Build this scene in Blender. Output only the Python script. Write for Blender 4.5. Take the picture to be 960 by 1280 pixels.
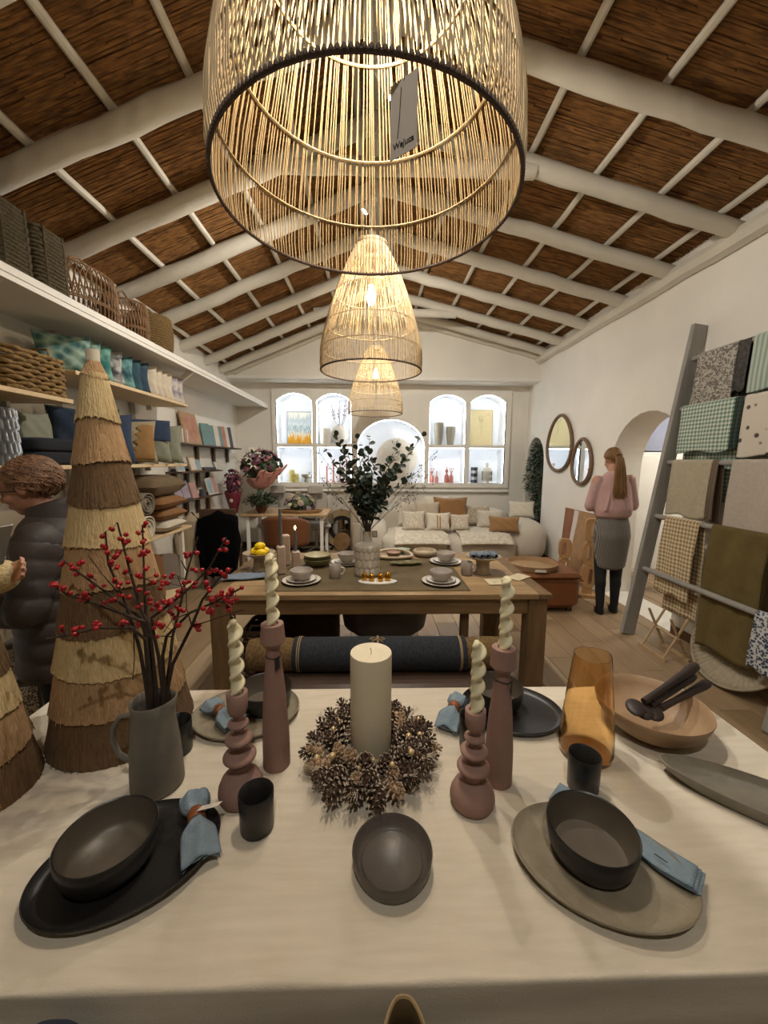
import bpy, bmesh, math, random
from mathutils import Vector, Matrix, Euler
from mathutils.geometry import tessellate_polygon
random.seed(7)
R = math.radians
PI = math.pi
for o in list(bpy.data.objects): bpy.data.objects.remove(o)
scene = bpy.context.scene
col = scene.collection

# ------------------------------------------------------------------ camera
F_PX, PITCH, YAW, ROLL, CAM_H = 480.0, R(7.5), R(1.55), R(.35), 1.55
fw = Vector((math.sin(YAW)*math.cos(PITCH), math.cos(YAW)*math.cos(PITCH), -math.sin(PITCH)))
r0 = Vector((math.cos(YAW), -math.sin(YAW), 0)); u0 = r0.cross(fw)
rt = r0*math.cos(ROLL)+u0*math.sin(ROLL); up = u0*math.cos(ROLL)-r0*math.sin(ROLL)
CAM = Vector((0, 0, CAM_H))
cd = bpy.data.cameras.new('camera'); cam = bpy.data.objects.new('camera', cd); col.objects.link(cam)
cd.sensor_fit = 'VERTICAL'; cd.sensor_height = 32.0; cd.sensor_width = 24.0
cd.lens = F_PX/1280*32.0; cd.clip_start = .02
m3 = Matrix((rt, up, -fw)).transposed()
cam.matrix_world = Matrix.Translation(CAM) @ m3.to_4x4()
scene.camera = cam
def P(px, py, x=None, y=None, z=None):
    """world point on a real plane (x, y or z given) seen at a photo pixel"""
    d = fw+rt*((px-480)/F_PX)-up*((py-640)/F_PX)
    t = (z-CAM_H)/d.z if z is not None else (y/d.y if y is not None else x/d.x)
    return CAM+d*t

# ------------------------------------------------------------------ world and light
w = bpy.data.worlds.new('world'); scene.world = w; w.use_nodes = True
w.node_tree.nodes['Background'].inputs[0].default_value = (.75, .78, .85, 1)
w.node_tree.nodes['Background'].inputs[1].default_value = 0
vs = scene.view_settings
vs.view_transform = 'Standard'; vs.look = 'None'; vs.gamma = 1; vs.use_curve_mapping = False
vs.exposure = 0.62
WARM = (1.0, .82, .60); NEUT = (1.0, .945, .86)
LAMP_W, SPOT_W, OFF_W = 21, 78, 62
def lamp(name, kind, loc, power, color, size=.05, rot=None, spot=None, blend=.6):
    d = bpy.data.lights.new(name, kind); d.energy = power; d.color = color
    if kind == 'AREA': d.size = size
    else: d.shadow_soft_size = size
    if spot: d.spot_size = R(spot); d.spot_blend = blend
    o = bpy.data.objects.new(name, d); col.objects.link(o); o.location = loc
    if rot: o.rotation_euler = rot
    return o

# ------------------------------------------------------------------ helpers
def S(h, k=1.0):
    """'#rrggbb' (sRGB) to linear"""
    h = h.lstrip('#'); c = [int(h[i:i+2], 16)/255 for i in (0, 2, 4)]
    return tuple(min(1, k*(v/12.92 if v <= .04045 else ((v+.055)/1.055)**2.4)) for v in c)
MATS = {}
def mat(name, c, rough=.65, var=.12, scale=8, stretch=(1, 1, 1), bump=0, bscale=60, bstretch=None, metal=0, c2=None,
        emit=0, trans=0, ior=1.45, tex='noise', detail=4, coords='Object', sheen=0, spec=.5, sharp=.25, coat=0, alpha=1):
    if name in MATS: return MATS[name]
    m = bpy.data.materials.new(name); m.use_nodes = True; nt = m.node_tree; N = nt.nodes; L = nt.links
    b = N['Principled BSDF']
    if isinstance(c, str): c = S(c)
    if isinstance(c2, str): c2 = S(c2)
    b.inputs['Roughness'].default_value = rough; b.inputs['Metallic'].default_value = metal
    b.inputs['Specular IOR Level'].default_value = spec
    if trans: b.inputs['Transmission Weight'].default_value = trans; b.inputs['IOR'].default_value = ior
    if sheen: b.inputs['Sheen Weight'].default_value = sheen
    if coat: b.inputs['Coat Weight'].default_value = coat; b.inputs['Coat Roughness'].default_value = .15
    if alpha < 1: b.inputs['Alpha'].default_value = alpha
    tc = N.new('ShaderNodeTexCoord')
    def mapped(st, sc):
        mp = N.new('ShaderNodeMapping'); mp.inputs['Scale'].default_value = [q*sc for q in st]
        L.new(tc.outputs[coords], mp.inputs['Vector']); return mp.outputs[0]
    lo = tuple(q*(1-var) for q in c); hi = c2 if c2 else tuple(min(1, q*(1+var)) for q in c)
    if var > 0 or c2:
        rp = N.new('ShaderNodeValToRGB')
        rp.color_ramp.elements[0].position = .5-sharp; rp.color_ramp.elements[1].position = .5+sharp
        rp.color_ramp.elements[0].color = (*(c if c2 else lo), 1); rp.color_ramp.elements[1].color = (*hi, 1)
        if tex == 'noise':
            t = N.new('ShaderNodeTexNoise'); t.inputs['Scale'].default_value = 1; t.inputs['Detail'].default_value = detail
            L.new(mapped(stretch, scale), t.inputs['Vector']); o = t.outputs['Fac']
        elif tex == 'voronoi':
            t = N.new('ShaderNodeTexVoronoi'); t.inputs['Scale'].default_value = 1
            L.new(mapped(stretch, scale), t.inputs['Vector']); o = t.outputs['Distance']
        elif tex == 'wave':
            t = N.new('ShaderNodeTexWave'); t.inputs['Scale'].default_value = 1; t.inputs['Distortion'].default_value = detail
            L.new(mapped(stretch, scale), t.inputs['Vector']); o = t.outputs['Fac']
        elif tex in ('gingham', 'stripe', 'weave'):
            sp = N.new('ShaderNodeSeparateXYZ'); L.new(mapped(stretch, scale), sp.inputs[0])
            def sq(sock):
                a = N.new('ShaderNodeMath'); a.operation = 'SINE'; L.new(sock, a.inputs[0])
                g = N.new('ShaderNodeMath'); g.operation = 'GREATER_THAN'; g.inputs[1].default_value = 0; L.new(a.outputs[0], g.inputs[0])
                return (g if tex != 'weave' else a).outputs[0]
            if tex == 'stripe': o = sq(sp.outputs[1])
            else:
                s = N.new('ShaderNodeMath'); s.operation = 'ADD' if tex == 'gingham' else 'MULTIPLY'
                L.new(sq(sp.outputs[1]), s.inputs[0]); L.new(sq(sp.outputs[2]), s.inputs[1])
                q = N.new('ShaderNodeMath'); q.operation = 'MULTIPLY_ADD'; q.inputs[1].default_value = .5
                q.inputs[2].default_value = 0 if tex == 'gingham' else .5
                L.new(s.outputs[0], q.inputs[0]); o = q.outputs[0]
        L.new(o, rp.inputs[0]); L.new(rp.outputs[0], b.inputs['Base Color'])
    else: b.inputs['Base Color'].default_value = (*c, 1)
    if bump:
        t = N.new('ShaderNodeTexNoise'); t.inputs['Scale'].default_value = 1; t.inputs['Detail'].default_value = 3
        L.new(mapped(bstretch or stretch, bscale), t.inputs['Vector'])
        bp = N.new('ShaderNodeBump'); bp.inputs['Strength'].default_value = bump; bp.inputs['Distance'].default_value = .01
        L.new(t.outputs['Fac'], bp.inputs['Height']); L.new(bp.outputs[0], b.inputs['Normal'])
    if emit:
        b.inputs['Emission Color'].default_value = (*c, 1); b.inputs['Emission Strength'].default_value = emit
    MATS[name] = m
    return m

class MB:
    """collects geometry for ONE mesh object"""
    def __init__(s): s.v = []; s.f = []
    def add(s, vs, fs, M=None):
        n = len(s.v)
        s.v += [tuple(M @ Vector(p)) for p in vs] if M is not None else [tuple(p) for p in vs]
        s.f += [tuple(i+n for i in f) for f in fs]; return s
    def box(s, c, d, ch=0, M=None):
        x, y, z = d[0]/2, d[1]/2, d[2]/2; T = Matrix.Translation(c)
        if M is not None: T = M @ T
        if not ch:
            return s.add([(-x,-y,-z),(x,-y,-z),(x,y,-z),(-x,y,-z),(-x,-y,z),(x,-y,z),(x,y,z),(-x,y,z)],
                  [(3,2,1,0),(4,5,6,7),(0,1,5,4),(1,2,6,5),(2,3,7,6),(3,0,4,7)], T)
        ch = min(ch, x*.9, y*.9, z*.9)
        def ring(a, b, q): return [(-a+q,-b,0),(a-q,-b,0),(a,-b+q,0),(a,b-q,0),(a-q,b,0),(-a+q,b,0),(-a,b-q,0),(-a,-b+q,0)]
        vs = []
        for (k, zz) in ((ch, -z), (0, -z+ch), (0, z-ch), (ch, z)):
            vs += [(p[0], p[1], zz) for p in ring(x-k, y-k, ch if k == 0 else ch*.6)]
        fs = [tuple(range(7, -1, -1)), tuple(range(24, 32))]
        for l in range(3):
            for i in range(8): j = (i+1) % 8; fs.append((l*8+i, l*8+j, l*8+8+j, l*8+8+i))
        return s.add(vs, fs, T)
    def lathe(s, prof, seg=28, c=(0, 0, 0), M=None, shape=None, caps=(1, 1)):
        vs = []; fs = []
        for (r, z) in prof:
            for i in range(seg):
                a = 2*PI*i/seg; k = shape(a, r, z) if shape else (1, 1)
                if not isinstance(k, tuple): k = (k, k)
                vs.append((c[0]+r*math.cos(a)*k[0], c[1]+r*math.sin(a)*k[1], c[2]+z))
        n = len(prof)
        for l in range(n-1):
            for i in range(seg): j = (i+1) % seg; fs.append((l*seg+i, l*seg+j, (l+1)*seg+j, (l+1)*seg+i))
        if caps[0]: fs.append(tuple(range(seg-1, -1, -1)))
        if caps[1]: fs.append(tuple(range((n-1)*seg, n*seg)))
        return s.add(vs, fs, M)
    def tube(s, pts, r, seg=6, cap=True, closed=False, M=None):
        pts = [Vector(p) for p in pts]; n = len(pts); rr = r if isinstance(r, (list, tuple)) else [r]*n
        vs = []; fs = []; nrm = None
        for i in range(n):
            a = pts[(i-1) % n] if closed or i > 0 else pts[i]; b = pts[(i+1) % n] if closed or i < n-1 else pts[i]
            t = (b-a).normalized() if (b-a).length > 1e-9 else Vector((0, 0, 1))
            if nrm is None: nrm = t.orthogonal().normalized()
            else:
                nrm = nrm-t*nrm.dot(t); nrm = nrm.normalized() if nrm.length > 1e-6 else t.orthogonal().normalized()
            bn = t.cross(nrm)
            for k in range(seg):
                g = 2*PI*k/seg; vs.append(pts[i]+(nrm*math.cos(g)+bn*math.sin(g))*rr[i])
        for i in range(n if closed else n-1):
            for k in range(seg):
                k2 = (k+1) % seg; i2 = (i+1) % n; fs.append((i*seg+k, i*seg+k2, i2*seg+k2, i2*seg+k))
        if cap and not closed: fs.append(tuple(range(seg-1, -1, -1))); fs.append(tuple(range((n-1)*seg, n*seg)))
        return s.add(vs, fs, M)
    def ell(s, c, r, seg=16, rings=10, M=None, fn=None):
        if not isinstance(r, (tuple, list)): r = (r, r, r)
        vs = [(0, 0, -1)]
        for l in range(1, rings):
            t = PI*l/rings
            for i in range(seg): a = 2*PI*i/seg; vs.append((math.sin(t)*math.cos(a), math.sin(t)*math.sin(a), -math.cos(t)))
        vs.append((0, 0, 1)); fs = []
        for i in range(seg): fs.append((0, 1+(i+1) % seg, 1+i))
        for l in range(rings-2):
            for i in range(seg): j = (i+1) % seg; b = 1+l*seg; fs.append((b+i, b+j, b+seg+j, b+seg+i))
        t = len(vs)-1; b = 1+(rings-2)*seg
        for i in range(seg): fs.append((b+i, b+(i+1) % seg, t))
        if fn: vs = [fn(Vector(p)) for p in vs]
        T = Matrix.Translation(c)
        if M is not None: T = T @ M
        return s.add([(p[0]*r[0], p[1]*r[1], p[2]*r[2]) for p in vs], fs, T)
    def grid(s, fn, nu, nv, closed=False, M=None):
        vs = [fn(i/(nu if closed else nu-1), j/(nv-1)) for j in range(nv) for i in range(nu)]; fs = []
        for j in range(nv-1):
            for i in range(nu if closed else nu-1):
                k = (i+1) % nu; fs.append((j*nu+i, j*nu+k, (j+1)*nu+k, (j+1)*nu+i))
        return s.add(vs, fs, M)
    def prism(s, poly, a0, a1, plane='xy', holes=(), M=None):
        """extruded outline (with holes); plane gives the axes of the outline"""
        def mk(p, a): return {'xy': (p[0], p[1], a), 'xz': (p[0], a, p[1]), 'yz': (a, p[0], p[1])}[plane]
        loops = [list(poly)]+[list(h) for h in holes]; flat = [p for l in loops for p in l]; n = len(flat)
        tri = tessellate_polygon([[Vector((p[0], p[1], 0)) for p in l] for l in loops])
        fs = [tuple(t) for t in tri]+[tuple(i+n for i in t[::-1]) for t in tri]
        k = 0
        for l in loops:
            m = len(l)
            for i in range(m): j = (i+1) % m; fs.append((k+i, k+j, n+k+j, n+k+i))
            k += m
        return s.add([mk(p, a0) for p in flat]+[mk(p, a1) for p in flat], fs, M)
    def build(s, name, m, parent=None, loc=None, rot=None, smooth=True, angle=40, thick=0, sub=0, remesh=0, relax=0, fixn=True):
        me = bpy.data.meshes.new(name); me.from_pydata(s.v, [], s.f); me.update()
        if fixn:
            bm = bmesh.new(); bm.from_mesh(me); bmesh.ops.recalc_face_normals(bm, faces=bm.faces); bm.to_mesh(me); bm.free()
        if smooth:
            for p in me.polygons: p.use_smooth = True
            me.set_sharp_from_angle(angle=R(angle))
        me.materials.append(m)
        o = bpy.data.objects.new(name, me); col.objects.link(o)
        if parent is not None: o.parent = parent
        if loc is not None: o.location = loc
        if rot is not None: o.rotation_euler = rot
        if remesh:
            q = o.modifiers.new('Remesh', 'REMESH'); q.mode = 'VOXEL'; q.voxel_size = remesh; q.use_smooth_shade = True
        if relax:
            q = o.modifiers.new('Smooth', 'SMOOTH'); q.factor = .5; q.iterations = relax
        if thick:
            q = o.modifiers.new('Solidify', 'SOLIDIFY'); q.thickness = thick; q.offset = 0
        if sub:
            q = o.modifiers.new('Subsurf', 'SUBSURF'); q.levels = sub; q.render_levels = sub
        return o
def tag(o, label=None, cat=None, group=None, kind=None):
    if label: o['label'] = label
    if cat: o['category'] = cat
    if group: o['group'] = group
    if kind: o['kind'] = kind
    return o
def T(name, label, cat, loc=(0, 0, 0), rz=0, group=None, rot=None, scale=None):
    o = bpy.data.objects.new(name, None); col.objects.link(o); o.location = loc
    o.empty_display_size = .05
    o.rotation_euler = rot if rot else (0, 0, rz)
    if scale: o.scale = (scale,)*3 if not isinstance(scale, (tuple, list)) else scale
    return tag(o, label, cat, group)
def inst(src, name, m=None, parent=None, loc=(0, 0, 0), rot=(0, 0, 0), scale=1):
    o = src.copy(); o.name = name; col.objects.link(o); o.parent = parent; o.location = loc; o.rotation_euler = rot
    o.scale = (scale,)*3 if not isinstance(scale, (tuple, list)) else scale
    return o
def copy_tree(o, parent=None):
    c = o.copy(); col.objects.link(c); c.parent = parent
    for ch in list(o.children): copy_tree(ch, c)
    return c
def jit(a): return random.uniform(-a, a)
def lerp(a, b, t): return a+(b-a)*t
def RM(x=0, y=0, z=0): return Euler((R(x), R(y), R(z))).to_matrix().to_4x4()
def TR(x, y, z): return Matrix.Translation((x, y, z))
def arc(cx, cz, rx, rz, a0, a1, n): return [(cx+rx*math.cos(R(lerp(a0, a1, i/n))), cz+rz*math.sin(R(lerp(a0, a1, i/n)))) for i in range(n+1)]

# ------------------------------------------------------------------ materials
plaster = mat('white_plaster', '#e6e2d8', .9, .03, 3, bump=.15, bscale=30)
plaster2 = plaster
beam_m = mat('white_painted_beam', '#cfc9ba', .85, .05, 5, bump=.3, bscale=18)
white_m = mat('white_paint', '#e9e6de', .6, .02, 4)
lav_m = plaster
reed_m = mat('brown_reed_mat', '#3a220f', .8, .1, 1, (3, 75, 20), bump=.9, bscale=1, bstretch=(4, 110, 20), c2='#a87643', sharp=.28, detail=5)
reed_l = mat('brown_reed_stalks', '#4d2f16', .75, .1, 1, (5, 60, 30), bump=.5, bscale=1, bstretch=(6, 120, 30), c2='#a9783f', sharp=.25)
floor_m = [mat('oak_floor_%d' % i, c, .45, .12, 1, (26, 2.2, 6), c2=c2, sharp=.3, bump=.1, bscale=1, bstretch=(60, 5, 10)) for i, (c, c2) in enumerate(
    [('#8d7558', '#a98f70'), ('#846c50', '#9d8465'), ('#968064', '#b39b7b'), ('#7d664c', '#96805f')])]
grout_m = mat('dark_floor_joint', '#4c3d2e', .9, 0)
shelf_m = mat('pale_pine', '#d0b48a', .6, .1, 1, (6, 40, 40), c2='#dfc8a2')
post_m = mat('white_post', '#dcd7cc', .7, .03, 4)
dark_wood = mat('dark_walnut', '#4a3423', .55, .2, 1, (20, 20, 4))
led_m = mat('white_led', (.86, .93, 1.0), .5, 0, emit=15)
niche_m = mat('niche_white', '#eef0f2', .8, .01, 3)
# ================================================================== ROOM
XL, XR, YB, YG, YF = -2.4, 2.75, 6.95, 6.55, -2.6
RIDGE_X, RIDGE_Z, SL, SRR = .03, 3.89, .416, .25     # underside of the rafters
def roof(x): return RIDGE_Z-(SL*(RIDGE_X-x) if x < RIDGE_X else SRR*(x-RIDGE_X))
def struct(o): o['kind'] = 'structure'; return o
# floor: sub floor and single planks
floor = struct(MB().box(((XL+5.3)/2, (YF+YB)/2, -.06), (5.3-XL+.8, YB-YF+.8, .1)).build('floor', grout_m, smooth=False))
pw, plen = .2, 1.2
meshes = []
for i in range(4):
    o = MB().box((0, 0, 0), (pw-.004, plen-.004, .012), .0015).build('plank', floor_m[i], floor, smooth=False); meshes.append(o)
used = [False]*4; k = 0
for ix in range(int((5.2-XL)/pw)+1):
    x = XL+.1+ix*pw; off = (ix*.47) % plen
    y = YF-off+plen/2
    while y-plen/2 < YB:
        cx, cy = x, y; y += plen
        if cy+plen/2 > YB+.02: continue
        if cx > XR+.3 and (cy < 2.2 or cy > 5.8): continue
        if cy+plen/2 < 1.3 and abs(cx) < 2.1: continue
        if cy < .2: continue
        j = random.randrange(4)
        if not used[j]: o = meshes[j]; used[j] = True
        else: o = inst(meshes[j], 'plank', parent=floor)
        o.location = (cx, cy, -.006); k += 1
        o.rotation_euler = (0, 0, PI if random.random() < .5 else 0)
# ---- left wall
struct(MB().prism([(YF, 0), (YB, 0), (YB, roof(XL)+.3), (YF, roof(XL)+.3)], XL-.12, XL, 'yz').build('wall_left', plaster, smooth=False))
# ---- right wall with arched doorway and arched plant recess
def archpoly(y0, y1, z0, zs, rise, n=14):
    c = (y0+y1)/2; r = (y1-y0)/2
    return [(y0, z0), (y1, z0)]+arc(c, zs, r, rise, 0, 180, n)
door_hole = archpoly(3.32, 4.42, .001, 1.52, .55)
rec_hole = archpoly(6.2, 6.9, .001, 1.55, .42)
WT = .36
wr = MB().prism([(YF, 0), (YB, 0), (YB, roof(XR)+.3), (YF, roof(XR)+.3)], XR, XR+WT, 'yz', holes=[door_hole, rec_hole])
struct(wr.build('wall_right', plaster, smooth=True, angle=25))
struct(MB().box((XR+WT+.02, 6.55, 1.05), (.04, .9, 2.1)).build('wall_recess', mat('green_grey_back', '#7d8a80', .9, .05), smooth=False))  # back of the plant recess in its own even green grey tone
# plastered wall plate under the right eave
wp = MB()
for i in range(24):
    pass
wp.tube([(XR-.02, YF+i*(YG-YF)/30, roof(XR)+.02+jit(.008)) for i in range(31)], .075, 8)
struct(wp.build('trim_1', beam_m))
# ---- room beyond the doorway
bey = struct(MB().box((5.28, 4.1, 1.3), (.1, 3.6, 2.6)).box((4.2, 5.95, 1.3), (2.2, .1, 2.6)).box((4.2, 2.25, 1.3), (2.2, .1, 2.6)).box((4.2, 4.1, 2.65), (2.3, 3.8, .1)).build('wall_beyond', lav_m, smooth=False))
# ---- back wall: gable, soffit, lower wall with niches
gab = MB().prism([(XL, 2.87), (XR, 2.87), (XR, roof(XR)+.3), (RIDGE_X, RIDGE_Z+.3), (XL, roof(XL)+.3)], YG, YG+.12, 'xz')
struct(gab.build('wall_gable', plaster, smooth=False))
struct(MB().box(((XL+XR)/2, (YG+YB)/2, 2.90), (XR-XL, YB-YG+.1, .05)).build('ceiling_soffit', white_m, smooth=False))
def seg_arch(x0, x1, z0, zs, zt, n=12): return [(x0, z0), (x1, z0)]+arc((x0+x1)/2, zs, (x1-x0)/2, zt-zs, 0, 180, n)
def shallow(x0, x1, z0, zs, zt):
    return [(x0, z0), (x1, z0)]+[(lerp(x1, x0, t/12), zs+(zt-zs)*math.sin(PI*t/12)**.75) for t in range(13)]
NB, NM0, NM1 = 1.165, 1.80, 1.85
cols_ = [(-1.715, -1.085), (-1.015, -.40), (.985, 1.635), (1.705, 2.35)]
uppers = [shallow(a, b, NM1, 2.585, 2.725) for a, b in cols_]
lowers = [[(a, NB), (b, NB), (b, NM0), (a, NM0)] for a, b in cols_]
big = seg_arch(-.30, .915, NB, 1.79, 2.29, 18)
holes = uppers+lowers+[big]
wb = MB().prism([(XL, 0), (XR, 0), (XR, 2.9), (XL, 2.9)], YB, YB+.03, 'xz', holes=holes)
wall_back = struct(wb.build('wall_back', plaster2, smooth=True, angle=25))
# raised surround of the niche wall
fr = MB().prism([(-1.78, 1.09), (2.43, 1.09), (2.43, 2.8), (-1.78, 2.8)], YB-.05, YB+.001, 'xz', holes=holes)
fr.build('niche_surround', plaster2, wall_back, smooth=True, angle=25)
ND = .36
for hpoly in holes:
    n = len(hpoly); b = MB()
    vs = [(p[0], YB-.04, p[1]) for p in hpoly]+[(p[0], YB+ND, p[1]) for p in hpoly]
    b.add(vs, [(i, (i+1) % n, n+(i+1) % n, n+i) for i in range(n)]+[tuple(range(n, 2*n))])
    b.build('niche', niche_m, wall_back, smooth=True, angle=25)
    # led strip just inside the lip, up the sides and round the head
    cx = sum(p[0] for p in hpoly)/n; cz = sum(p[1] for p in hpoly)/n
    pts = [(lerp(p[0], cx, .03), YB+.03, lerp(p[1], cz, .03)) for p in hpoly]
    MB().tube(pts[1:]+[pts[0]], .006, 5).build('led_strip', led_m, wall_back)
struct(MB().box(((-1.78+2.43)/2+.05, YB-.045, 1.03), (4.1, .09, .045), .01).build('trim_2', plaster2))
# ---- wall behind the camera
struct(MB().box((0, YF-.06, 2), (XR-XL, .12, 4.4)).build('wall_front', plaster, smooth=False))
# ---- baseboards
bb = mat('brown_baseboard', '#5f4733', .6, .1)
for n, (y0, y1) in enumerate([(4.43, 6.18), (YF, 3.3)]):
    struct(MB().box((XR-.006, (y0+y1)/2, .04), (.012, y1-y0, .08)).build('baseboard_right', bb, smooth=False))
struct(MB().box(((XL+XR)/2, YB-.006, .04), (XR-XL, .012, .08)).build('baseboard_back', bb, smooth=False))
struct(MB().box((XL+.006, (YF+YB)/2, .04), (.012, YB-YF, .08)).build('baseboard_left', bb, smooth=False))
# ---- ceiling: reed mat, purlins, rafters
raf_y = [-2.25, -1.6, -.92, -.25, .41, 1.07, 1.73, 2.39, 3.05, 3.71, 4.37, 5.08, 5.76, 6.28, 6.52]
RD = .063
def ceil_slope(name, x0, x1):
    ztop = lambda x: roof(x)+2*RD+.055
    b = MB()
    n = 24
    b.grid(lambda u, v: (lerp(x0, x1, u), lerp(YF-.1, YG+.12, v), ztop(lerp(x0, x1, u))+.004*math.sin(u*37+v*190)), n, 160)
    return struct(b.build(name, reed_m))
cl = ceil_slope('ceiling_left', XL-.05, RIDGE_X); cr = ceil_slope('ceiling_right', RIDGE_X, XR+.05)
def reeds(parent, x0, x1, name):
    b = MB(); L = abs(x1-x0); ztop = lambda x: roof(x)+2*RD+.05
    y = .7
    while y < YG+.1:
        u = 0
        while u < 1:
            du = random.uniform(.12, .4); a, c = u, min(1, u+du); u = c+.002
            xa, xc = lerp(x0, x1, a), lerp(x0, x1, c); yy = y+jit(.005); h = jit(.004); dy = jit(.008)
            r = random.uniform(.0055, .0085)
            b.add([(xa, yy-r, ztop(xa)+h), (xa, yy, ztop(xa)+h-r), (xa, yy+r, ztop(xa)+h), (xc, yy+dy-r, ztop(xc)+h), (xc, yy+dy, ztop(xc)+h-r), (xc, yy+dy+r, ztop(xc)+h)],
                  [(0, 1, 4, 3), (1, 2, 5, 4)])
        y += .0145
    o = b.build(name, reed_l, parent, smooth=False, fixn=False); o['kind'] = 'stuff'
reeds(cl, XL, RIDGE_X-.02, 'reed_stalks'); reeds(cr, RIDGE_X+.02, XR, 'reed_stalks')
def log(p, q, r, n=14, seg=10, wob=.006):
    p, q = Vector(p), Vector(q)
    return MB().tube([p.lerp(q, i/n)+Vector((jit(wob), jit(wob), jit(wob))) for i in range(n+1)], [r*(1+jit(.05)) for _ in range(n+1)], seg)
for x in (.2, .64, 1.13, 1.62, 2.11, 2.58):
    log((x, YF, roof(x)+2*RD+.022), (x, YG+.05, roof(x)+2*RD+.022), .024, 30, 8, .004).build('purlin', beam_m, cr)
for x in (-.12, -.56, -1.0, -1.42, -1.87, -2.3):
    log((x, YF, roof(x)+2*RD+.022), (x, YG+.05, roof(x)+2*RD+.022), .024, 30, 8, .004).build('purlin', beam_m, cl)
for y in raf_y:
    log((XR, y, roof(XR)+RD), (RIDGE_X-.03, y, RIDGE_Z+RD), RD, 16, 12).build('rafter', beam_m, cr)
    log((XL-.02, y, roof(XL)+RD), (RIDGE_X+.03, y, RIDGE_Z+RD), RD, 16, 12).build('rafter', beam_m, cl)
for y in (-2.25, .41, 3.05, 5.76):
    z = 3.64
    xa = RIDGE_X-(RIDGE_Z+RD-z)/SL-.12; xb = RIDGE_X+(RIDGE_Z+RD-z)/SRR-.12
    log((xa, y, z), (xb, y, z), .055, 10, 10).build('collar_tie', beam_m, cr)
log((RIDGE_X, YF, RIDGE_Z+2*RD+.0), (RIDGE_X, YG+.05, RIDGE_Z+2*RD), .06, 20, 10).build('ridge_beam', beam_m, cr)

# ---- track spotlights on the ridge: cylindrical heads with a glowing lens
spot_body = mat('white_spot_body', '#dcd9d2', .5, 0)
lens_m = mat('spot_lens', (1, .93, .8), .4, 0, emit=60)
def spotlight(loc, aim, power, ang, label, off=''):
    t = T('spotlight'+off, label, 'spotlight', loc, group='spotlights under the ridge')
    d = (Vector(aim)-Vector(loc)).normalized(); q = d.to_track_quat('-Z', 'Y').to_matrix().to_4x4()
    MB().lathe([(.028, .0), (.034, .01), (.034, .12), (.02, .135)], 16, M=q @ TR(0, 0, -.05)).build('lamp_head', spot_body, t)
    MB().lathe([(.026, -.054), (.001, -.054)], 16, M=q).build('lens'+off, lens_m, t)
    MB().tube([(0, 0, .04), (0, 0, RIDGE_Z+2*RD-loc[2])], .008, 6).build('stem', spot_body, t)
    lamp('spot'+off, 'SPOT', Vector(loc)+d*.075, power, NEUT, .03, q.to_euler(), ang, .9)
    return t
# the three bright spots that the photograph shows along the ridge
for (px, py, y, aim, p) in [(484, 105, 2.27, (1.9, 3.1, 1.0), 1.0), (461, 257, 3.23, (-2.1, 3.6, 1.0), 1.1), (470, 303, 3.73, (.7, 6.2, 1.1), 1.2)]:
    c = P(px, py, y=y)
    spotlight((c.x, y, c.z), aim, SPOT_W*p, 150, 'small white cylindrical spotlight on a stem under the ridge beam')
# the same row of ridge spots goes on above and behind the camera
spotlight((.04, 1.31, 3.5), (-.1, .95, .76), OFF_W*1.0, 120, 'small white spotlight under the ridge straight above the linen table', '_offscreen')
spotlight((.04, -.61, 3.5), (.0, .7, .6), OFF_W*.8, 120, 'small white spotlight under the ridge behind the viewer', '_offscreen')
# ceiling lamp in the room beyond the doorway
bl = T('ceiling_lamp_offscreen', 'flat round ceiling lamp in the room beyond the doorway', 'lamp', (4.3, 4.1, 2.6))
MB().lathe([(.14, 0), (.16, -.02), (.15, -.04), (.001, -.045)], 20).build('diffuser_offscreen', mat('lamp_diffuser', (1, .95, .85), .5, 0, emit=10), bl)
lamp('ceiling_lamp_offscreen', 'POINT', (4.3, 4.1, 2.45), 30, (1, .95, .9), .1)

cab = T('tall_cabinet', 'tall white cabinet with a blue grey upper half, seen through the doorway', 'cabinet', (3.95, 5.55, 0))
MB().box((0, 0, .85), (.8, .6, 1.7), .01).build('body', white_m, cab); MB().box((0, 0, 2.0), (.8, .6, .58), .01).build('upper_box', mat('blue_grey_panel', '#8d92a6', .7, .03), cab)
for x in (-.2, .2): MB().box((x, -.305, .85), (.38, .015, 1.6), .004).build('door', white_m, cab)
dg_ = T('hanging_garment', 'dark navy garment hanging in the room beyond the doorway', 'garment', (3.75, 4.35, 1.25))
MB().grid(lambda u, v: (.17*math.cos(2*PI*u)*(.5+.6*v)+.01*math.sin(u*30), .09*math.sin(2*PI*u)*(.5+.6*v), -.95*v), 40, 12, closed=True).build('cloth', mat('navy_garment', '#171c2b', .9, .1), dg_, angle=180)
MB().tube([(0, 0, 0), (0, 0, 1.35)], .004, 6).build('hanger_wire', mat('steel_wire', '#8a8a8a', .4, 0, metal=.8), dg_)
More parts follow.
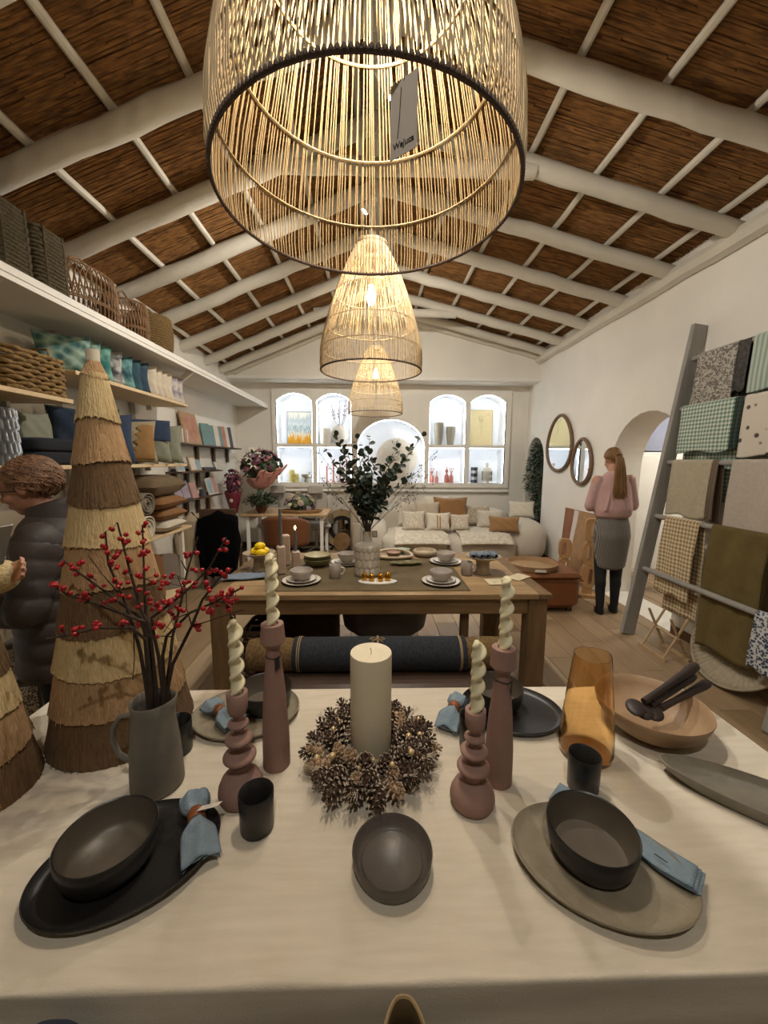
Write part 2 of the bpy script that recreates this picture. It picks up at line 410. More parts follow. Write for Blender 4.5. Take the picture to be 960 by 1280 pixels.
# ================================================================== RATTAN PENDANTS
cane = mat('honey_rattan', '#a8926e', .6, .15, 30, c2='#cdb891')
cane_d = mat('dark_rattan_binding', '#54443a', .7, .15, 60)
cap_m = mat('pale_wood_cap', '#cdbb9c', .6, .08, 20)
glass_m = mat('clear_glass', '#fff8ec', .02, 0, alpha=.10)
fil_m = mat('glowing_filament', (1.0, .78, .42), .5, 0, emit=120)
cord_m = mat('beige_cord', '#8d8371', .8, .05)
PROF = [(0, .345), (.05, .35), (.14, .346), (.22, .331), (.3, .309), (.4, .279), (.5, .245), (.6, .205), (.7, .16), (.76, .128), (.80, .105)]
def prof_r(h):
    for (a, ra), (b, rb) in zip(PROF, PROF[1:]):
        if a <= h <= b: return lerp(ra, rb, (h-a)/(b-a))
    return PROF[-1][1]
def pendant(loc, label, nrods, rr, seed, tagside):
    random.seed(seed)
    t = T('pendant_lamp', label, 'pendant lamp', loc, group='rattan pendant lamps in a row')
    b = MB()
    for i in range(nrods):
        a = 2*PI*(i+jit(.25))/nrods; tw = jit(.035); a2 = a+tw
        b.tube([(prof_r(h)*math.cos(lerp(a, a2, h/.8))*(1+jit(.004)), prof_r(h)*math.sin(lerp(a, a2, h/.8))*(1+jit(.004)), h) for h, _ in PROF], rr, 5, cap=False)
    o = b.build('rattan_rods', cane, t, angle=180); o['kind'] = 'stuff'
    def ring(h, k, r): return [((prof_r(h)+k)*math.cos(2*PI*i/48), (prof_r(h)+k)*math.sin(2*PI*i/48), h) for i in range(48)]
    for h in (.14, .3, .5, .68): MB().tube(ring(h, -.004, 0), .0035, 5, closed=True).build('hoop', cane, t)
    # bound rim: hoop and wrapped loops
    MB().tube(ring(.0, 0, 0), .0040, 6, closed=True).build('rim', cane_d, t)
    b = MB(); n = nrods
    for i in range(n):
        a = 2*PI*i/n; b.ell((.347*math.cos(a), .347*math.sin(a), .003), (.0045, .0045, .0055), 6, 4)
    o = b.build('rim_binding', cane_d, t); o['kind'] = 'stuff'
    MB().lathe([(.108, .795), (.112, .80), (.112, .818), (.07, .83), (.02, .85), (.012, .87)], 28).build('cap', cap_m, t)
    MB().tube([(0, 0, .86), (0, 0, RIDGE_Z-loc[2]+2*RD)], .006, 6).build('cord', cord_m, t)
    MB().lathe([(.02, .56), (.022, .60), (.02, .64), (.012, .66)], 14).build('socket', cap_m, t)
    MB().tube([(0, 0, .65), (0, 0, .86)], .005, 6).build('socket_cord', cord_m, t)
    bu = MB().lathe([(.004, .435), (.02, .44), (.031, .47), (.03, .5), (.018, .54), (.014, .565)], 18).build('bulb', glass_m, t)
    b = MB()
    for i in range(4):
        a = i*PI/2; b.tube([(.010*math.cos(a), .010*math.sin(a), .46), (.006*math.cos(a+.6), .006*math.sin(a+.6), .54)], .0022, 5)
    b.build('filament', fil_m, bu)
    l = lamp('bulb_light', 'POINT', Vector(loc)+Vector((0, 0, .5)), LAMP_W, WARM, .012); 
    return t
D1 = P(452, 200, z=2.16)
PEN = [(-.015, 1.0, 2.155), (-.02, 2.77, 2.165), (.02, 5.1, 2.16)]
p1 = pendant(PEN[0], 'large rattan pendant lamp with a hanging paper tag, above the linen-covered table', 216, .0018, 1, 0)
p2 = pendant(PEN[1], 'rattan pendant lamp hanging over the rustic wooden dining table', 190, .0017, 2, 0)
p3 = pendant(PEN[2], 'rattan pendant lamp hanging closest to the lit niches', 150, .0018, 3, 0)
# printed paper tag on the first pendant
tg = T('paper_tag', 'grey paper tag with dark lettering, tied to the big rattan pendant', 'tag', P(505, 97, y=.672), 0)
tagc = mat('grey_card', '#c4bbb0', .8, .02); ink = mat('dark_ink', '#2b2624', .8, 0)
M_ = RM(0, 0, -38)
tw_, th_ = .050, .106
MB().box((0, 0, -th_/2), (tw_, .0012, th_), M=M_).build('card', tagc, tg, smooth=False)
MB().tube([Vector((-.004, -.0015, -.012)), Vector((-.006, -.002, -.05)), Vector((-.010, -.0015, -.08))], .0006, 4, M=M_).build('thread', ink, tg)
MB().tube([(0, 0, -.006), (.001, -.006, .015), tuple(Vector((PEN[0][0]+.045, 1.0-math.sqrt(.347**2-.045**2), 2.157))-P(505, 97, y=.672))], .0007, 4).build('string', ink, tg)
def text(body, size, m, parent, loc, rot, name='lettering', extrude=.0003, align='CENTER'):
    c = bpy.data.curves.new(name, 'FONT'); c.body = body; c.size = size; c.align_x = align; c.extrude = extrude; c.materials.append(m)
    tmp = bpy.data.objects.new(name, c); col.objects.link(tmp)
    dg = bpy.context.evaluated_depsgraph_get(); me = bpy.data.meshes.new_from_object(tmp.evaluated_get(dg))
    bpy.data.objects.remove(tmp)
    me.materials.clear(); me.materials.append(m)
    o = bpy.data.objects.new(name, me); col.objects.link(o)
    o.parent = parent; o.location = loc; o.rotation_euler = rot
    return o
text('WeJuca', .0125, ink, tg, M_ @ Vector((.001, -.0012, -.094)), (PI/2, 0, R(-38)))
random.seed(11)

# ================================================================== FRONT TABLE
ZT = .762
TX0, TX1, TY0, TY1 = -1.06, 1.085, .49, 1.25
leg_m = mat('brown_table_leg', '#6d5238', .6, .15, 6)
tb = T('display_table', 'wooden display table hidden under the long linen cloth', 'table', ((TX0+TX1)/2, (TY0+TY1)/2, 0))
MB().box((0, 0, .735), (TX1-TX0-.01, TY1-TY0-.01, .035)).build('tabletop', leg_m, tb)
lg = MB().box((0, 0, .36), (.07, .07, .72), .004).build('leg', leg_m, tb, loc=(-.98, -.29, 0))
for q in ((.98, -.29), (-.98, .29), (.98, .29)): inst(lg, 'leg', parent=tb, loc=(*q, 0))
linen = mat('cream_linen', '#c5baa6', .95, .1, 1, (9, 70, 60), c2='#d4cab8', bump=.12, bscale=1, bstretch=(260, 420, 300), sharp=.3)
def cloth_pt(u, v):
    # parameter square beyond the table, folded over the edges
    x = lerp(TX0-.28, TX1+.28, u); y = lerp(TY0-.42, TY1+.28, v); z = ZT
    X, Y = x, y; d = 0
    def fold(q, lo, hi):
        if q < lo: return lo, lo-q, -1
        if q > hi: return hi, q-hi, 1
        return q, 0, 0
    X, dx, sx = fold(x, TX0, TX1); Y, dy, sy = fold(y, TY0, TY1)
    d = math.hypot(dx, dy)
    if d > 0:
        z = ZT-max(0, d-.004)*1.0; flare = .006*min(1, d/.008)+.010*min(1, d/.3)
        wav = (.004*math.sin(x*13)+.003*math.sin(d*60+x*6))*min(1, d/.1) if sy else .012*math.sin(y*19)*min(1, d/.2)
        if sx: X += sx*(flare+wav)
        if sy: Y += sy*(flare+wav)
    else:
        z += .0012*math.sin(x*23+math.sin(y*11)*2)+.0008*math.sin(y*31+x*5)
    return (X, Y, z)
def knots(lo, a, b_, hi, n1, n2, n3):
    k = [lerp(lo, a-.012, i/n1) for i in range(n1+1)]+[a-.007, a-.003, a, a+.003]+[lerp(a+.01, b_-.01, i/n2) for i in range(n2+1)]+[b_-.003, b_, b_+.003, b_+.007]+[lerp(b_+.012, hi, i/n3) for i in range(n3+1)]
    return [(q-lo)/(hi-lo) for q in k]
KU = knots(TX0-.28, TX0, TX1, TX1+.28, 16, 90, 16); KV = knots(TY0-.42, TY0, TY1, TY1+.28, 26, 44, 14)
b = MB(); b.grid(lambda u, v: cloth_pt(KU[round(u*(len(KU)-1))], KV[round(v*(len(KV)-1))]), len(KU), len(KV))
cl_ = b.build('tablecloth', linen, thick=0, angle=180)
tag(cl_, 'cream linen cloth covering the front display table', 'tablecloth')

# ---- tableware materials
black_c = mat('black_stoneware', '#232120', .38, .15, 20, bump=.05, bscale=90)
black_in = mat('umber_glaze', '#5b5348', .4, .12, 14)
taupe_c = mat('taupe_stoneware', '#857b67', .5, .14, 30, c2='#998f7b', bump=.1, bscale=120)
olive_c = mat('olive_grey_stoneware', '#746e60', .5, .16, 26, bump=.1, bscale=110)
umber_c = mat('umber_dish', '#57504a', .38, .1, 22, bump=.06, bscale=100)
blue_l = mat('blue_linen', '#7e909c', .95, .1, 40, bump=.35, bscale=260)
leather = mat('tan_leather', '#8a4f27', .5, .12, 20, bump=.1, bscale=90)
paper_m = mat('white_paper', '#e6e0d4', .85, .02)
def oval(ax, ay, egg=0): return lambda a, r, z: (ax*(1+egg*math.cos(a)), ay*(1+egg*math.cos(a)*.5))
def plate(loc, rz, m, label, L=.17, W=.128, egg=.05, h=.021, cat='plate', group=None):
    t = MB().lathe([(.001, .004), (.80, .0045), (.80, .001), (.86, .0), (.93, .006), (1.0, h), (.985, h+.002), (.93, .0125), (.86, .0085), (.001, .0075)], 56, shape=oval(L, W, egg), caps=(0, 0)).build('plate', m, loc=loc, rot=(0, 0, rz), angle=60)
    return tag(t, label, cat, group)
def bowl(loc, r, h, m, min_, label, foot=.55, group=None, cat='bowl'):
    t = T('bowl', label, cat, loc, group=group)
    MB().lathe([(.001, 0), (foot*r, 0), (foot*r+.006, .003), (r*.88, h*.45), (r, h), (r-.0015, h+.0018), (r-.004, h)], 48, caps=(1, 0)).build('body', m, t, angle=60)
    MB().lathe([(r-.0035, h+.0005), (r*.88-.005, h*.47), (foot*r, .010), (.001, .007)], 48, caps=(0, 1)).build('inner_glaze', min_, t, angle=60)
    return t
def bowl2(loc, r, h, m, min_, label, cat='bowl', group=None):
    """straight sided bowl"""
    t = T('bowl', label, cat, loc, group=group)
    MB().lathe([(.001, 0), (r*.72, 0), (r*.82, .006), (r*.93, h*.35), (r*.985, h*.7), (r, h), (r-.0018, h+.0022), (r-.0045, h)], 56, caps=(1, 0)).build('body', m, t, angle=60)
    MB().lathe([(r-.004, h+.0005), (r*.985-.005, h*.7), (r*.92-.006, h*.35), (r*.78, .012), (.001, .009)], 56, caps=(0, 1)).build('inner_glaze', min_, t, angle=60)
    return t
def tumbler(loc, r, h, label, m=black_c, taper=.94):
    t = MB().lathe([(.001, 0), (r*taper-.004, 0), (r*taper, .004), (r, h-.002), (r-.0012, h), (r-.003, h-.001), (r*taper-.004, .008), (.001, .006)], 40, caps=(1, 1)).build('tumbler', m, loc=loc, angle=60)
    return tag(t, label, 'cup')
def folded_cloth(fn, nu=26, nv=16, layers=3, gap=.0035):
    b = MB()
    for l in range(layers):
        b.grid(lambda u, v: (lambda p: (p[0]+l*.0022*math.sin(v*5+l), p[1]-l*.002, p[2]+l*gap))(fn(u, v)), nu, nv)
    return b
# place setting, front left
zp = ZT+.001
plate((-.482, .668, zp), R(24), black_c, 'glossy black oval plate carrying a bowl and a ringed blue napkin', L=.163, W=.118)
BL = bowl2((-.510, .666, zp+.0085), .0855, .066, black_c, black_in, 'black stoneware bowl on the glossy black oval plate in front of the grey jug')
def napkin(loc, rz, label, L=.15, wid=.055, ring=True, ringpos=.42, tagc_=False, droop=.02, tilt=0):
    t = T('napkin', label, 'napkin', loc, rot=(tilt, 0, rz))
    b = MB()
    for l in range(3):
        def fn(u, v, l=l):
            s = (u-.0)*L; k = 1-.62*math.exp(-((u-ringpos)/.14)**2) if ring else 1
            y = (v-.5)*wid*k*(1+.12*l*(u-.4)); puff = .013*(1-abs(2*v-1)**2.2)*(1.0 if ring else .35)
            zz = .010+l*.0045+puff+.0035*math.sin(v*11+l*2+u*5)*(k if ring else .4)-droop*max(0, u-.7)*2
            return (s-ringpos*L+l*.002, y+l*.002*(u-.4), zz)
        b.grid(fn, 26, 18)
    b.build('cloth', blue_l, t, angle=180, thick=.0016)
    if ring:
        r_ = MB()
        r_.grid(lambda u, v: (lerp(-.013, .013, v), .0165*math.cos(2*PI*u), .018+.0165*math.sin(2*PI*u)*.95), 30, 3, closed=True)
        r_.build('napkin_ring', leather, t, thick=.002)
    if tagc_:
        MB().box((.0, 0, 0), (.045, .022, .0006), M=TR(.012, .026, .041) @ RM(-22, -14, 62)).build('paper_tag', paper_m, t, smooth=False)
    return t
napkin((-.375, .735, zp+.018), R(-62), 'blue linen napkin in a leather ring with white paper tag on the black plate', L=.155, wid=.062, tagc_=True, droop=.028)
tumbler((-.25, .742, ZT+.001), .037, .088, 'dark stoneware cup beside the bubble candlestick by the black oval plate')
dd = MB().lathe([(.001, 0), (.066, 0), (.072, .004), (.0765, .02), (.0785, .036), (.0765, .038), (.0735, .034), (.070, .016), (.062, .0105), (.0595, .0150), (.056, .0105), (.001, .010)], 56, caps=(1, 1)).build('round_dish', umber_c, loc=(.038, .658, ZT+.001), angle=60)
tag(dd, 'shallow round umber dish standing alone in front of the pine cone wreath', 'dish')
# front right
plate((.432, .648, zp), R(-22), taupe_c, 'matte taupe oval plate carrying a black bowl and a blue napkin', L=.162, W=.118, egg=.06)
bowl2((.434, .662, zp+.0085), .0835, .066, black_c, black_in, 'black stoneware bowl on the matte taupe oval plate beside the dark cup')
na, nc = P(692, 992, z=zp+.02), P(880, 1102, z=zp+.03); dn = (nc-na); dn.z = 0
nb = T('napkin', 'blue linen napkin folded flat beside the black bowl on the matte taupe plate', 'napkin', ((na.x+nc.x)/2, (na.y+nc.y)/2, zp+.014), math.atan2(dn.y, dn.x))
NLn = dn.length
b = MB()
for l in range(3):
    b.grid(lambda u, v, l=l: (lerp(-NLn/2, NLn/2-l*.006, u), (lerp(-.030*(1-.95*math.exp(-((u-.42)/.26)**2)), .038, v))*(1-.35*max(0, u-.75)-.3*max(0, .25-u)), .002+l*.0030+.010*math.sin(u*PI*1.0)**2*0+.012*max(0, u-.55)*math.sin(v*5+.5)+.022*max(0, abs(u-.5)-.30)), 28, 12)
b.build('cloth', blue_l, nb, angle=180, thick=.0016)
MB().box((NLn*.27, -.004, .0205), (.022, .003, .0006), M=RM(0, 0, -6)).build('stitched_mark', mat('dark_thread', '#3d4850', .9, 0), nb, smooth=False)
tumbler((.512, .83, ZT+.001), .037, .09, 'black stoneware cup in front of the amber glass carafe')
# platter at the right edge
def leafp(a, r, z):
    c = math.cos(a); s_ = math.sin(a); return (.24, .062)
pl = MB().lathe([(.001, .006), (.7, .006), (.72, .0), (.82, .002), (.94, .016), (1.0, .034), (.985, .036), (.9, .019), (.8, .0095), (.001, .009)], 64, shape=lambda a, r, z: (.225, .066), caps=(0, 0)).build('platter', olive_c, loc=(.918, .745, ZT+.001), rot=(0, 0, R(-38)), angle=60)
tag(pl, 'long boat-shaped olive grey platter by the salad bowl', 'platter')
# amber carafe
amber = mat('amber_glass', '#fbe4bd', .03, 0, trans=1, ior=1.35)
ca = MB().lathe([(.001, 0), (.060, 0), (.067, .005), (.069, .02), (.066, .07), (.060, .14), (.052, .22), (.047, .27), (.0455, .282), (.0440, .282), (.0455, .268), (.0505, .22), (.0585, .14), (.0645, .07), (.0672, .02), (.064, .008), (.001, .004)], 48,
     shape=lambda a, r, z: 1+(.18*max(0, math.cos(a-R(20)))**10 if z > .262 else 0), caps=(1, 1)).build('carafe', amber, loc=(.582, .945, ZT+.001), angle=60)
tag(ca, 'tall tapered amber glass carafe with a pinched spout', 'carafe')
# salad bowl with servers
sand_c = mat('sand_stoneware', '#96795a', .55, .08, 12, c2='#a5896a', bump=.05, bscale=100)
SB = (.825, 1.035, ZT+.001)
sb = T('salad_bowl', 'wide sand-coloured salad bowl holding dark wooden servers', 'bowl', SB)
MB().lathe([(.001, 0), (.075, 0), (.088, .004), (.125, .035), (.142, .065), (.148, .085), (.147, .0875), (.1445, .086), (.138, .065), (.12, .036), (.085, .010), (.001, .008)], 56, caps=(1, 1)).build('body', sand_c, sb, angle=60)
srv = mat('dark_wenge', '#2c211d', .5, .15, 14)
sv = []
for hp_, tp_ in (((872, 831), (789, 888)), ((868, 843), (800, 892)), ((886, 853), (812, 893))):
    a_ = P(*tp_, y=1.0)-Vector(SB); c_ = P(*hp_, y=1.10)-Vector(SB); sv.append((c_.x, c_.y, c_.z, a_.x, a_.y, max(.022, a_.z)))
for i, (hx, hy, hz, tx, ty, tz) in enumerate(sv):
    t = T('salad_server', ['dark wooden salad server with the highest handle, in the sand bowl', 'middle dark wooden salad server in the sand bowl', 'dark wooden salad server with the lowest handle, in the sand bowl'][i], 'salad server', (SB[0], SB[1], SB[2]), group='wooden servers in the salad bowl')
    a, c = Vector((tx, ty, tz)), Vector((hx, hy, hz)); dv = (c-a)
    MB().tube([a+dv*q for q in (.18, .4, .7, .9, .97, 1.0)], [.010, .009, .0115, .0145, .013, .005], 10).build('handle', srv, t)
    MB().ell(a+dv*.06, (.026, .030, .009), 14, 8, M=RM(18, 0, -20)).build('spoon_head', srv, t)
    if i == 0: MB().tube([a+dv*.27+Vector((.013*math.cos(q), .012*math.sin(q), .004*math.sin(q*2))) for q in [i_*.6 for i_ in range(12)]], .0012, 5).build('tie', srv, t)
# back right setting
plate((.43, 1.115, zp), R(-14), black_c, 'shiny black round-cornered plate behind the pink candlesticks', L=.155, W=.125, egg=.04)
bowl2((.398, 1.145, zp+.0085), .083, .066, black_c, black_in, 'black bowl on the shiny black plate behind the tall pink candlestick')
napkin((.250, 1.100, zp+.012), R(-118), 'blue napkin in a brown ring draped over the shiny black plate behind the candlesticks', L=.15, wid=.06, droop=.03)
tumbler((.277, .978, ZT+.001), .037, .088, 'black cup beside the ringed napkin behind the bubble candlestick')
# back left setting
plate((-.388, 1.115, zp), R(10), taupe_c, 'taupe speckled plate behind the grey jug with berry branches', L=.16, W=.13, egg=-.03)
bowl2((-.345, 1.15, zp+.0085), .083, .066, black_c, black_in, 'black bowl on the taupe plate behind the tall pink candlestick nearest the jug')
napkin((-.468, 1.095, zp+.012), R(-40), 'pale blue napkin in a tan ring on the taupe plate next to the jug', L=.15, wid=.066, droop=.0)
tumbler((-.532, .972, ZT+.001), .037, .088, 'black cup tucked behind the grey jug')
# ================================================================== CANDLES, WREATH, JUG, STRAW TREES
pink_c = mat('dusty_pink_ceramic', '#96766b', .75, .07, 25, bump=.05, bscale=120)
wax = mat('ivory_wax', '#e8dfba', .5, .02, 8); wick_m = mat('wick', '#e6e0cc', .9, 0)
def bulge(prof, z0, z1, rmid, rn, n=6, p=.8):
    for i in range(n+1):
        t = i/n; prof.append((rn+(rmid-rn)*math.sin(PI*t)**p, lerp(z0, z1, t)))
def bubble_stick(loc, H, label):
    k = H/.235
    pr = [(.001, 0), (.042, 0), (.048, .005), (.0515, .018*k), (.050, .030*k), (.043, .045*k), (.032, .056*k), (.023, .061*k), (.019, .065*k), (.020, .072*k), (.026, .080*k)]
    bulge(pr, .083*k, .105*k, .0375, .019, 9, .5); pr += [(.0125, .110*k), (.0125, .119*k)]
    bulge(pr, .123*k, .143*k, .0315, .013, 9, .5); pr += [(.0105, .148*k), (.0105, .156*k)]
    bulge(pr, .159*k, .174*k, .0235, .010, 8, .5); pr += [(.010, .178*k)]
    pr += [(.011, .183*k), (.019, .190*k), (.0225, .199*k), (.0235, H-.001), (.0225, H), (.0145, H), (.013, H-.02), (.001, H-.02)]
    return tag(MB().lathe(pr, 36, caps=(1, 1)).build('candlestick', pink_c, loc=loc, angle=50), label, 'candlestick')
def tall_stick(loc, H, label, string=True):
    t = T('candlestick', label, 'candlestick', loc)
    h2 = H-.062
    MB().lathe([(.001, 0), (.033, 0), (.0345, .003), (.0335, h2*.3), (.028, h2*.62), (.020, h2*.88), (.0175, h2*.96), (.0175, h2), (.031, h2+.016), (.0275, H-.001), (.026, H), (.0145, H), (.013, H-.02), (.001, H-.02)], 36, caps=(1, 1)).build('body', pink_c, t, angle=40)
    MB().tube([(.0195*math.cos(q*.5), .0195*math.sin(q*.5), h2*.93+.002*math.sin(q)) for q in range(13)], .0013, 5).build('string', ink, t)
    if string: MB().box((.024, -.012, h2*.9), (.001, .016, .032), M=RM(0, 0, -30)).build('tag', mat('black_card', '#26211f', .7, 0), t, smooth=False)
    return t
def twist_candle(loc, H, label, r=.0118):
    t = T('twisted_candle', label, 'candle', loc, group='twisted ivory candles')
    n = 70
    def fn(u, v):
        a = 2*PI*u; z = v*H; end = min(1, (1-v)/.07); end = math.sqrt(max(0, end)) if end < 1 else 1
        tw = z/.040*2*PI; amp = .32*min(1, v/.06)
        rr = r*(1+amp*math.cos(2*(a-tw*.5)))*end+.0004
        cxo = .0035*math.cos(tw)*min(1, v/.06)*end
        return (rr*math.cos(a)+cxo, rr*math.sin(a)+.0035*math.sin(tw)*min(1, v/.06)*end, z)
    MB().grid(fn, 18, n, closed=True).build('wax', wax, t, angle=180)
    MB().tube([(0, 0, H-.004), (.001, 0, H+.004), (-.003, -.001, H+.007)], .0011, 5).build('wick', wick_m, t)
    return t
HB, HT = .235, .352
cs = [(.231, .795), (.311, .857), (-.311, .823), (-.252, .919)]
bubble_stick((*cs[0], ZT), HB, 'pink ceramic candlestick of stacked bubbles, beside the wreath and near the black cup')
tall_stick((*cs[1], ZT), HT, 'tall bottle-shaped pink candlestick with a string, by the amber carafe')
bubble_stick((*cs[2], ZT), HB+.03, 'pink ceramic bubble candlestick near the grey jug')
tall_stick((*cs[3], ZT), HT+.035, 'tall bottle-shaped pink candlestick with a black tag, between the jug and the wreath')
twist_candle((*cs[0], ZT+HB-.02), .185, 'ivory twisted candle in the bubble candlestick near the amber carafe')
twist_candle((*cs[1], ZT+HT-.02), .195, 'ivory twisted candle in the tall candlestick by the amber carafe')
twist_candle((*cs[2], ZT+HB+.01), .195, 'ivory twisted candle in the bubble candlestick near the grey jug')
twist_candle((*cs[3], ZT+HT+.015), .20, 'ivory twisted candle in the tall candlestick between jug and wreath')
# pillar candle
WC = (-.006, .93, ZT)
pc = T('pillar_candle', 'thick ivory pillar candle standing in the pine cone wreath', 'candle', WC)
MB().lathe([(.001, .002), (.0525, .002), (.0535, .006), (.0535, .298), (.0525, .303), (.049, .3035), (.03, .299), (.001, .297)], 48).build('wax', mat('pillar_wax', '#ddd3b8', .45, .02, 6), pc, angle=50)
MB().tube([(0, 0, .295), (.001, 0, .305), (-.002, -.002, .316)], .0016, 6).build('wick', wick_m, pc)
# wreath
wre = T('pine_cone_wreath', 'wreath of frosted pine cones, pale cones and gold beads around the pillar candle', 'wreath', WC)
twig_m = mat('wreath_twig', '#5d4a35', .9, .2, 30)
MB().tube([(.115*math.cos(2*PI*i/30), .115*math.sin(2*PI*i/30), .025) for i in range(30)], .022, 8, closed=True).build('twig_ring', twig_m, wre)
cone_b = mat('brown_pine_cone', '#33231a', .8, .2, 60, c2='#5c4636'); cone_f = mat('frosted_scale_tip', '#b9aa98', .9, .1, 60)
cone_g = mat('pale_pine_cone', '#a5896a', .7, .2, 60); gold_b = mat('pearl_gold_bead', '#d8bd8e', .3, .05, metal=.4)
def pinecone(m, mt, big):
    b = MB(); tips = MB(); n = 46
    b.ell((0, 0, .022), (.009, .009, .022), 8, 6)
    for i in range(n):
        t = i/(n-1); a = i*2.39996; rr = (.0205 if big else .017)*math.sin(PI*(.12+.80*t))**.8; z = .003+.043*t
        ca_, sa = math.cos(a), math.sin(a); up_ = lerp(-.003, .010, t); w_ = .0050*(1-.35*t)
        tip = (rr*ca_, rr*sa, z+up_); tx, ty = -sa, ca_
        p = [(.004*ca_, .004*sa, z), (rr*.8*ca_+tx*w_, rr*.8*sa+ty*w_, z+up_*.7), (rr*ca_, rr*sa, z+up_), (rr*.8*ca_-tx*w_, rr*.8*sa-ty*w_, z+up_*.7), (rr*.85*ca_, rr*.85*sa, z+up_*.7+.003)]
        b.add(p, [(0, 1, 4), (0, 4, 3), (0, 3, 2), (0, 2, 1)])
        tips.add([p[1], p[2], p[3], p[4]], [(0, 1, 3), (1, 2, 3), (0, 3, 2)])
    o = b.build('pine_cone', m, wre, smooth=False, fixn=False); q = tips.build('scale_tips', mt, o, smooth=False, fixn=False); q['kind'] = 'stuff'
    return o
protos = [pinecone(cone_b, cone_f, True), pinecone(cone_b, cone_b, True), pinecone(cone_g, cone_f, False)]
first = [True]*3; npc = 0
for ring_i, (rad, cnt, zz, tilt) in enumerate([(.122, 21, .036, 82), (.108, 19, .040, 58), (.088, 15, .040, 22), (.072, 12, .02, 25)]):
    for i in range(cnt):
        a = 2*PI*(i+.5*ring_i+jit(.2))/cnt; r_ = rad+jit(.008)
        kk = random.choices((0, 1, 2), (.62, .18, .20))[0]
        if first[kk]: o = protos[kk]; first[kk] = False
        else: o = copy_tree(protos[kk], wre)
        o.location = (r_*math.cos(a), r_*math.sin(a), zz+jit(.005)); o.scale = (random.uniform(1.05, 1.4),)*3
        o.rotation_euler = (Euler((0, R(tilt+jit(14)), a+jit(.35))).to_matrix()).to_euler(); npc += 1
bead = MB().ell((0, 0, 0), .0075, 12, 8).build('gold_bead', gold_b, wre, loc=(.13, 0, .07))
for i in range(17):
    a = 2*PI*i/17+jit(.2); r_ = random.choice((.10, .125, .15)); inst(bead, 'gold_bead', parent=wre, loc=(r_*math.cos(a), r_*math.sin(a), 0.082 if r_ < .14 else .066), scale=random.uniform(.6, 1.15))
frost = mat('frosted_twig', '#cfc3ae', .9, .05)
b = MB()
for k in range(5):
    b.tube([(0, 0, 0), (.02, .002*k-.004, .014), (.042, .006*(k-2), .022)], [.0012, .001, .0004], 4)
    for j in range(5): b.tube([(.008*j, 0, .003*j+.002), (.008*j+.008, .006*(1 if j % 2 else -1), .004*j+.008)], .0006, 4)
spr = b.build('frosted_sprig', frost, wre, loc=(.14, .02, .05))
for a in (40, 75, 110, 150, 185, 215, 260, 300, 335):
    inst(spr, 'frosted_sprig', parent=wre, loc=(.135*math.cos(R(a)), .135*math.sin(R(a)), .048), rot=(0, jit(.3), R(a)+jit(.8)), scale=random.uniform(.8, 1.2))
# jug
jug_m = mat('grey_stone_jug', '#6c665c', .6, .16, 14, c2='#7c766b', bump=.15, bscale=50)
JG = (-.527, .862, ZT+.001)
jug = T('jug', 'tall grey stoneware jug with a loop handle, holding red berry branches', 'jug', JG)
HJ = .222
def spout(a, r, z):
    k = max(0, math.cos(a-R(20)))**8*max(0, (z-.17)/.05); return 1+.16*k
MB().lathe([(.001, 0), (.055, 0), (.0585, .004), (.0575, .05), (.054, .11), (.048, .17), (.0455, .2), (.047, HJ), (.0455, HJ+.0015), (.0435, HJ), (.042, .2), (.0445, .17), (.05, .11), (.053, .05), (.050, .008), (.001, .007)], 44, shape=spout).build('body', jug_m, jug, angle=60)
hp = [(-.046, -.002, .185), (-.075, -.004, .182), (-.092, -.006, .155), (-.095, -.006, .12), (-.085, -.005, .085), (-.056, -.002, .062)]
MB().tube(hp, [.007, .0068, .0065, .0065, .0068, .0075], 10).build('handle', jug_m, jug)
# ---- berry branches
bark = mat('dark_bark', '#3a2c22', .9, .25, 40, bump=.4, bscale=90)
berry_m = mat('red_berry', '#a3161f', .32, .2, 30)
JY = JG[1]
def cp(x, y): return (x/3.84+60, y/3.84+650)
BR = [  # photo pixels along each branch and the depth offset of its tip
    ('thick central', [(194, 863), (189, 810), (186, 780), (177, 765), (164, 718), (146, 653)], .03, [[(177, 765), (165, 745), (150, 741)], [(164, 718), (158, 712)]]),
    ('straight', [(193, 862), (187, 800), (182, 765), (180, 710), (178, 656)], .08, [[(182, 765), (186, 752)]]),
    ('forked left', [(184, 863), (175, 815), (167, 783), (151, 741), (136, 705), (131, 665)], -.04, [[(148, 741), (128, 718), (110, 694)], [(167, 783), (168, 825), (166, 850)]]),
    ('low spreading', [(186, 863), (182, 800), (180, 777), (125, 757), (86, 744), (63, 731)], -.07, [[(150, 766), (122, 748)]]),
    ('upper left', [(188, 863), (183, 800), (175, 772), (148, 752), (120, 731), (91, 710), (78, 698)], .05, [[(120, 725), (110, 720)]]),
    ('drooping left', [(189, 862), (182, 800), (164, 785), (122, 785), (90, 793), (58, 799)], -.10, [[(164, 785), (150, 778)]]),
    ('slender right', [(208, 863), (212, 830), (216, 796), (227, 752), (234, 715), (247, 671)], .07, [[(216, 796), (200, 795), (194, 800)], [(234, 715), (226, 700)]]),
    ('forked right', [(210, 863), (216, 830), (240, 783), (253, 749), (275, 722), (290, 711)], -.05, [[(240, 783), (270, 773), (305, 762)], [(240, 783), (233, 760), (233, 735)]]),
    ('long right', [(204, 863), (198, 820), (192, 790), (190, 772), (230, 742), (262, 710), (283, 672)], .02, [[(230, 742), (222, 720)]]),
    ('low right', [(206, 863), (204, 820), (208, 795), (237, 766), (270, 752), (302, 735)], -.09, [[(270, 752), (288, 754)], [(237, 766), (215, 775), (205, 790)]]),
]
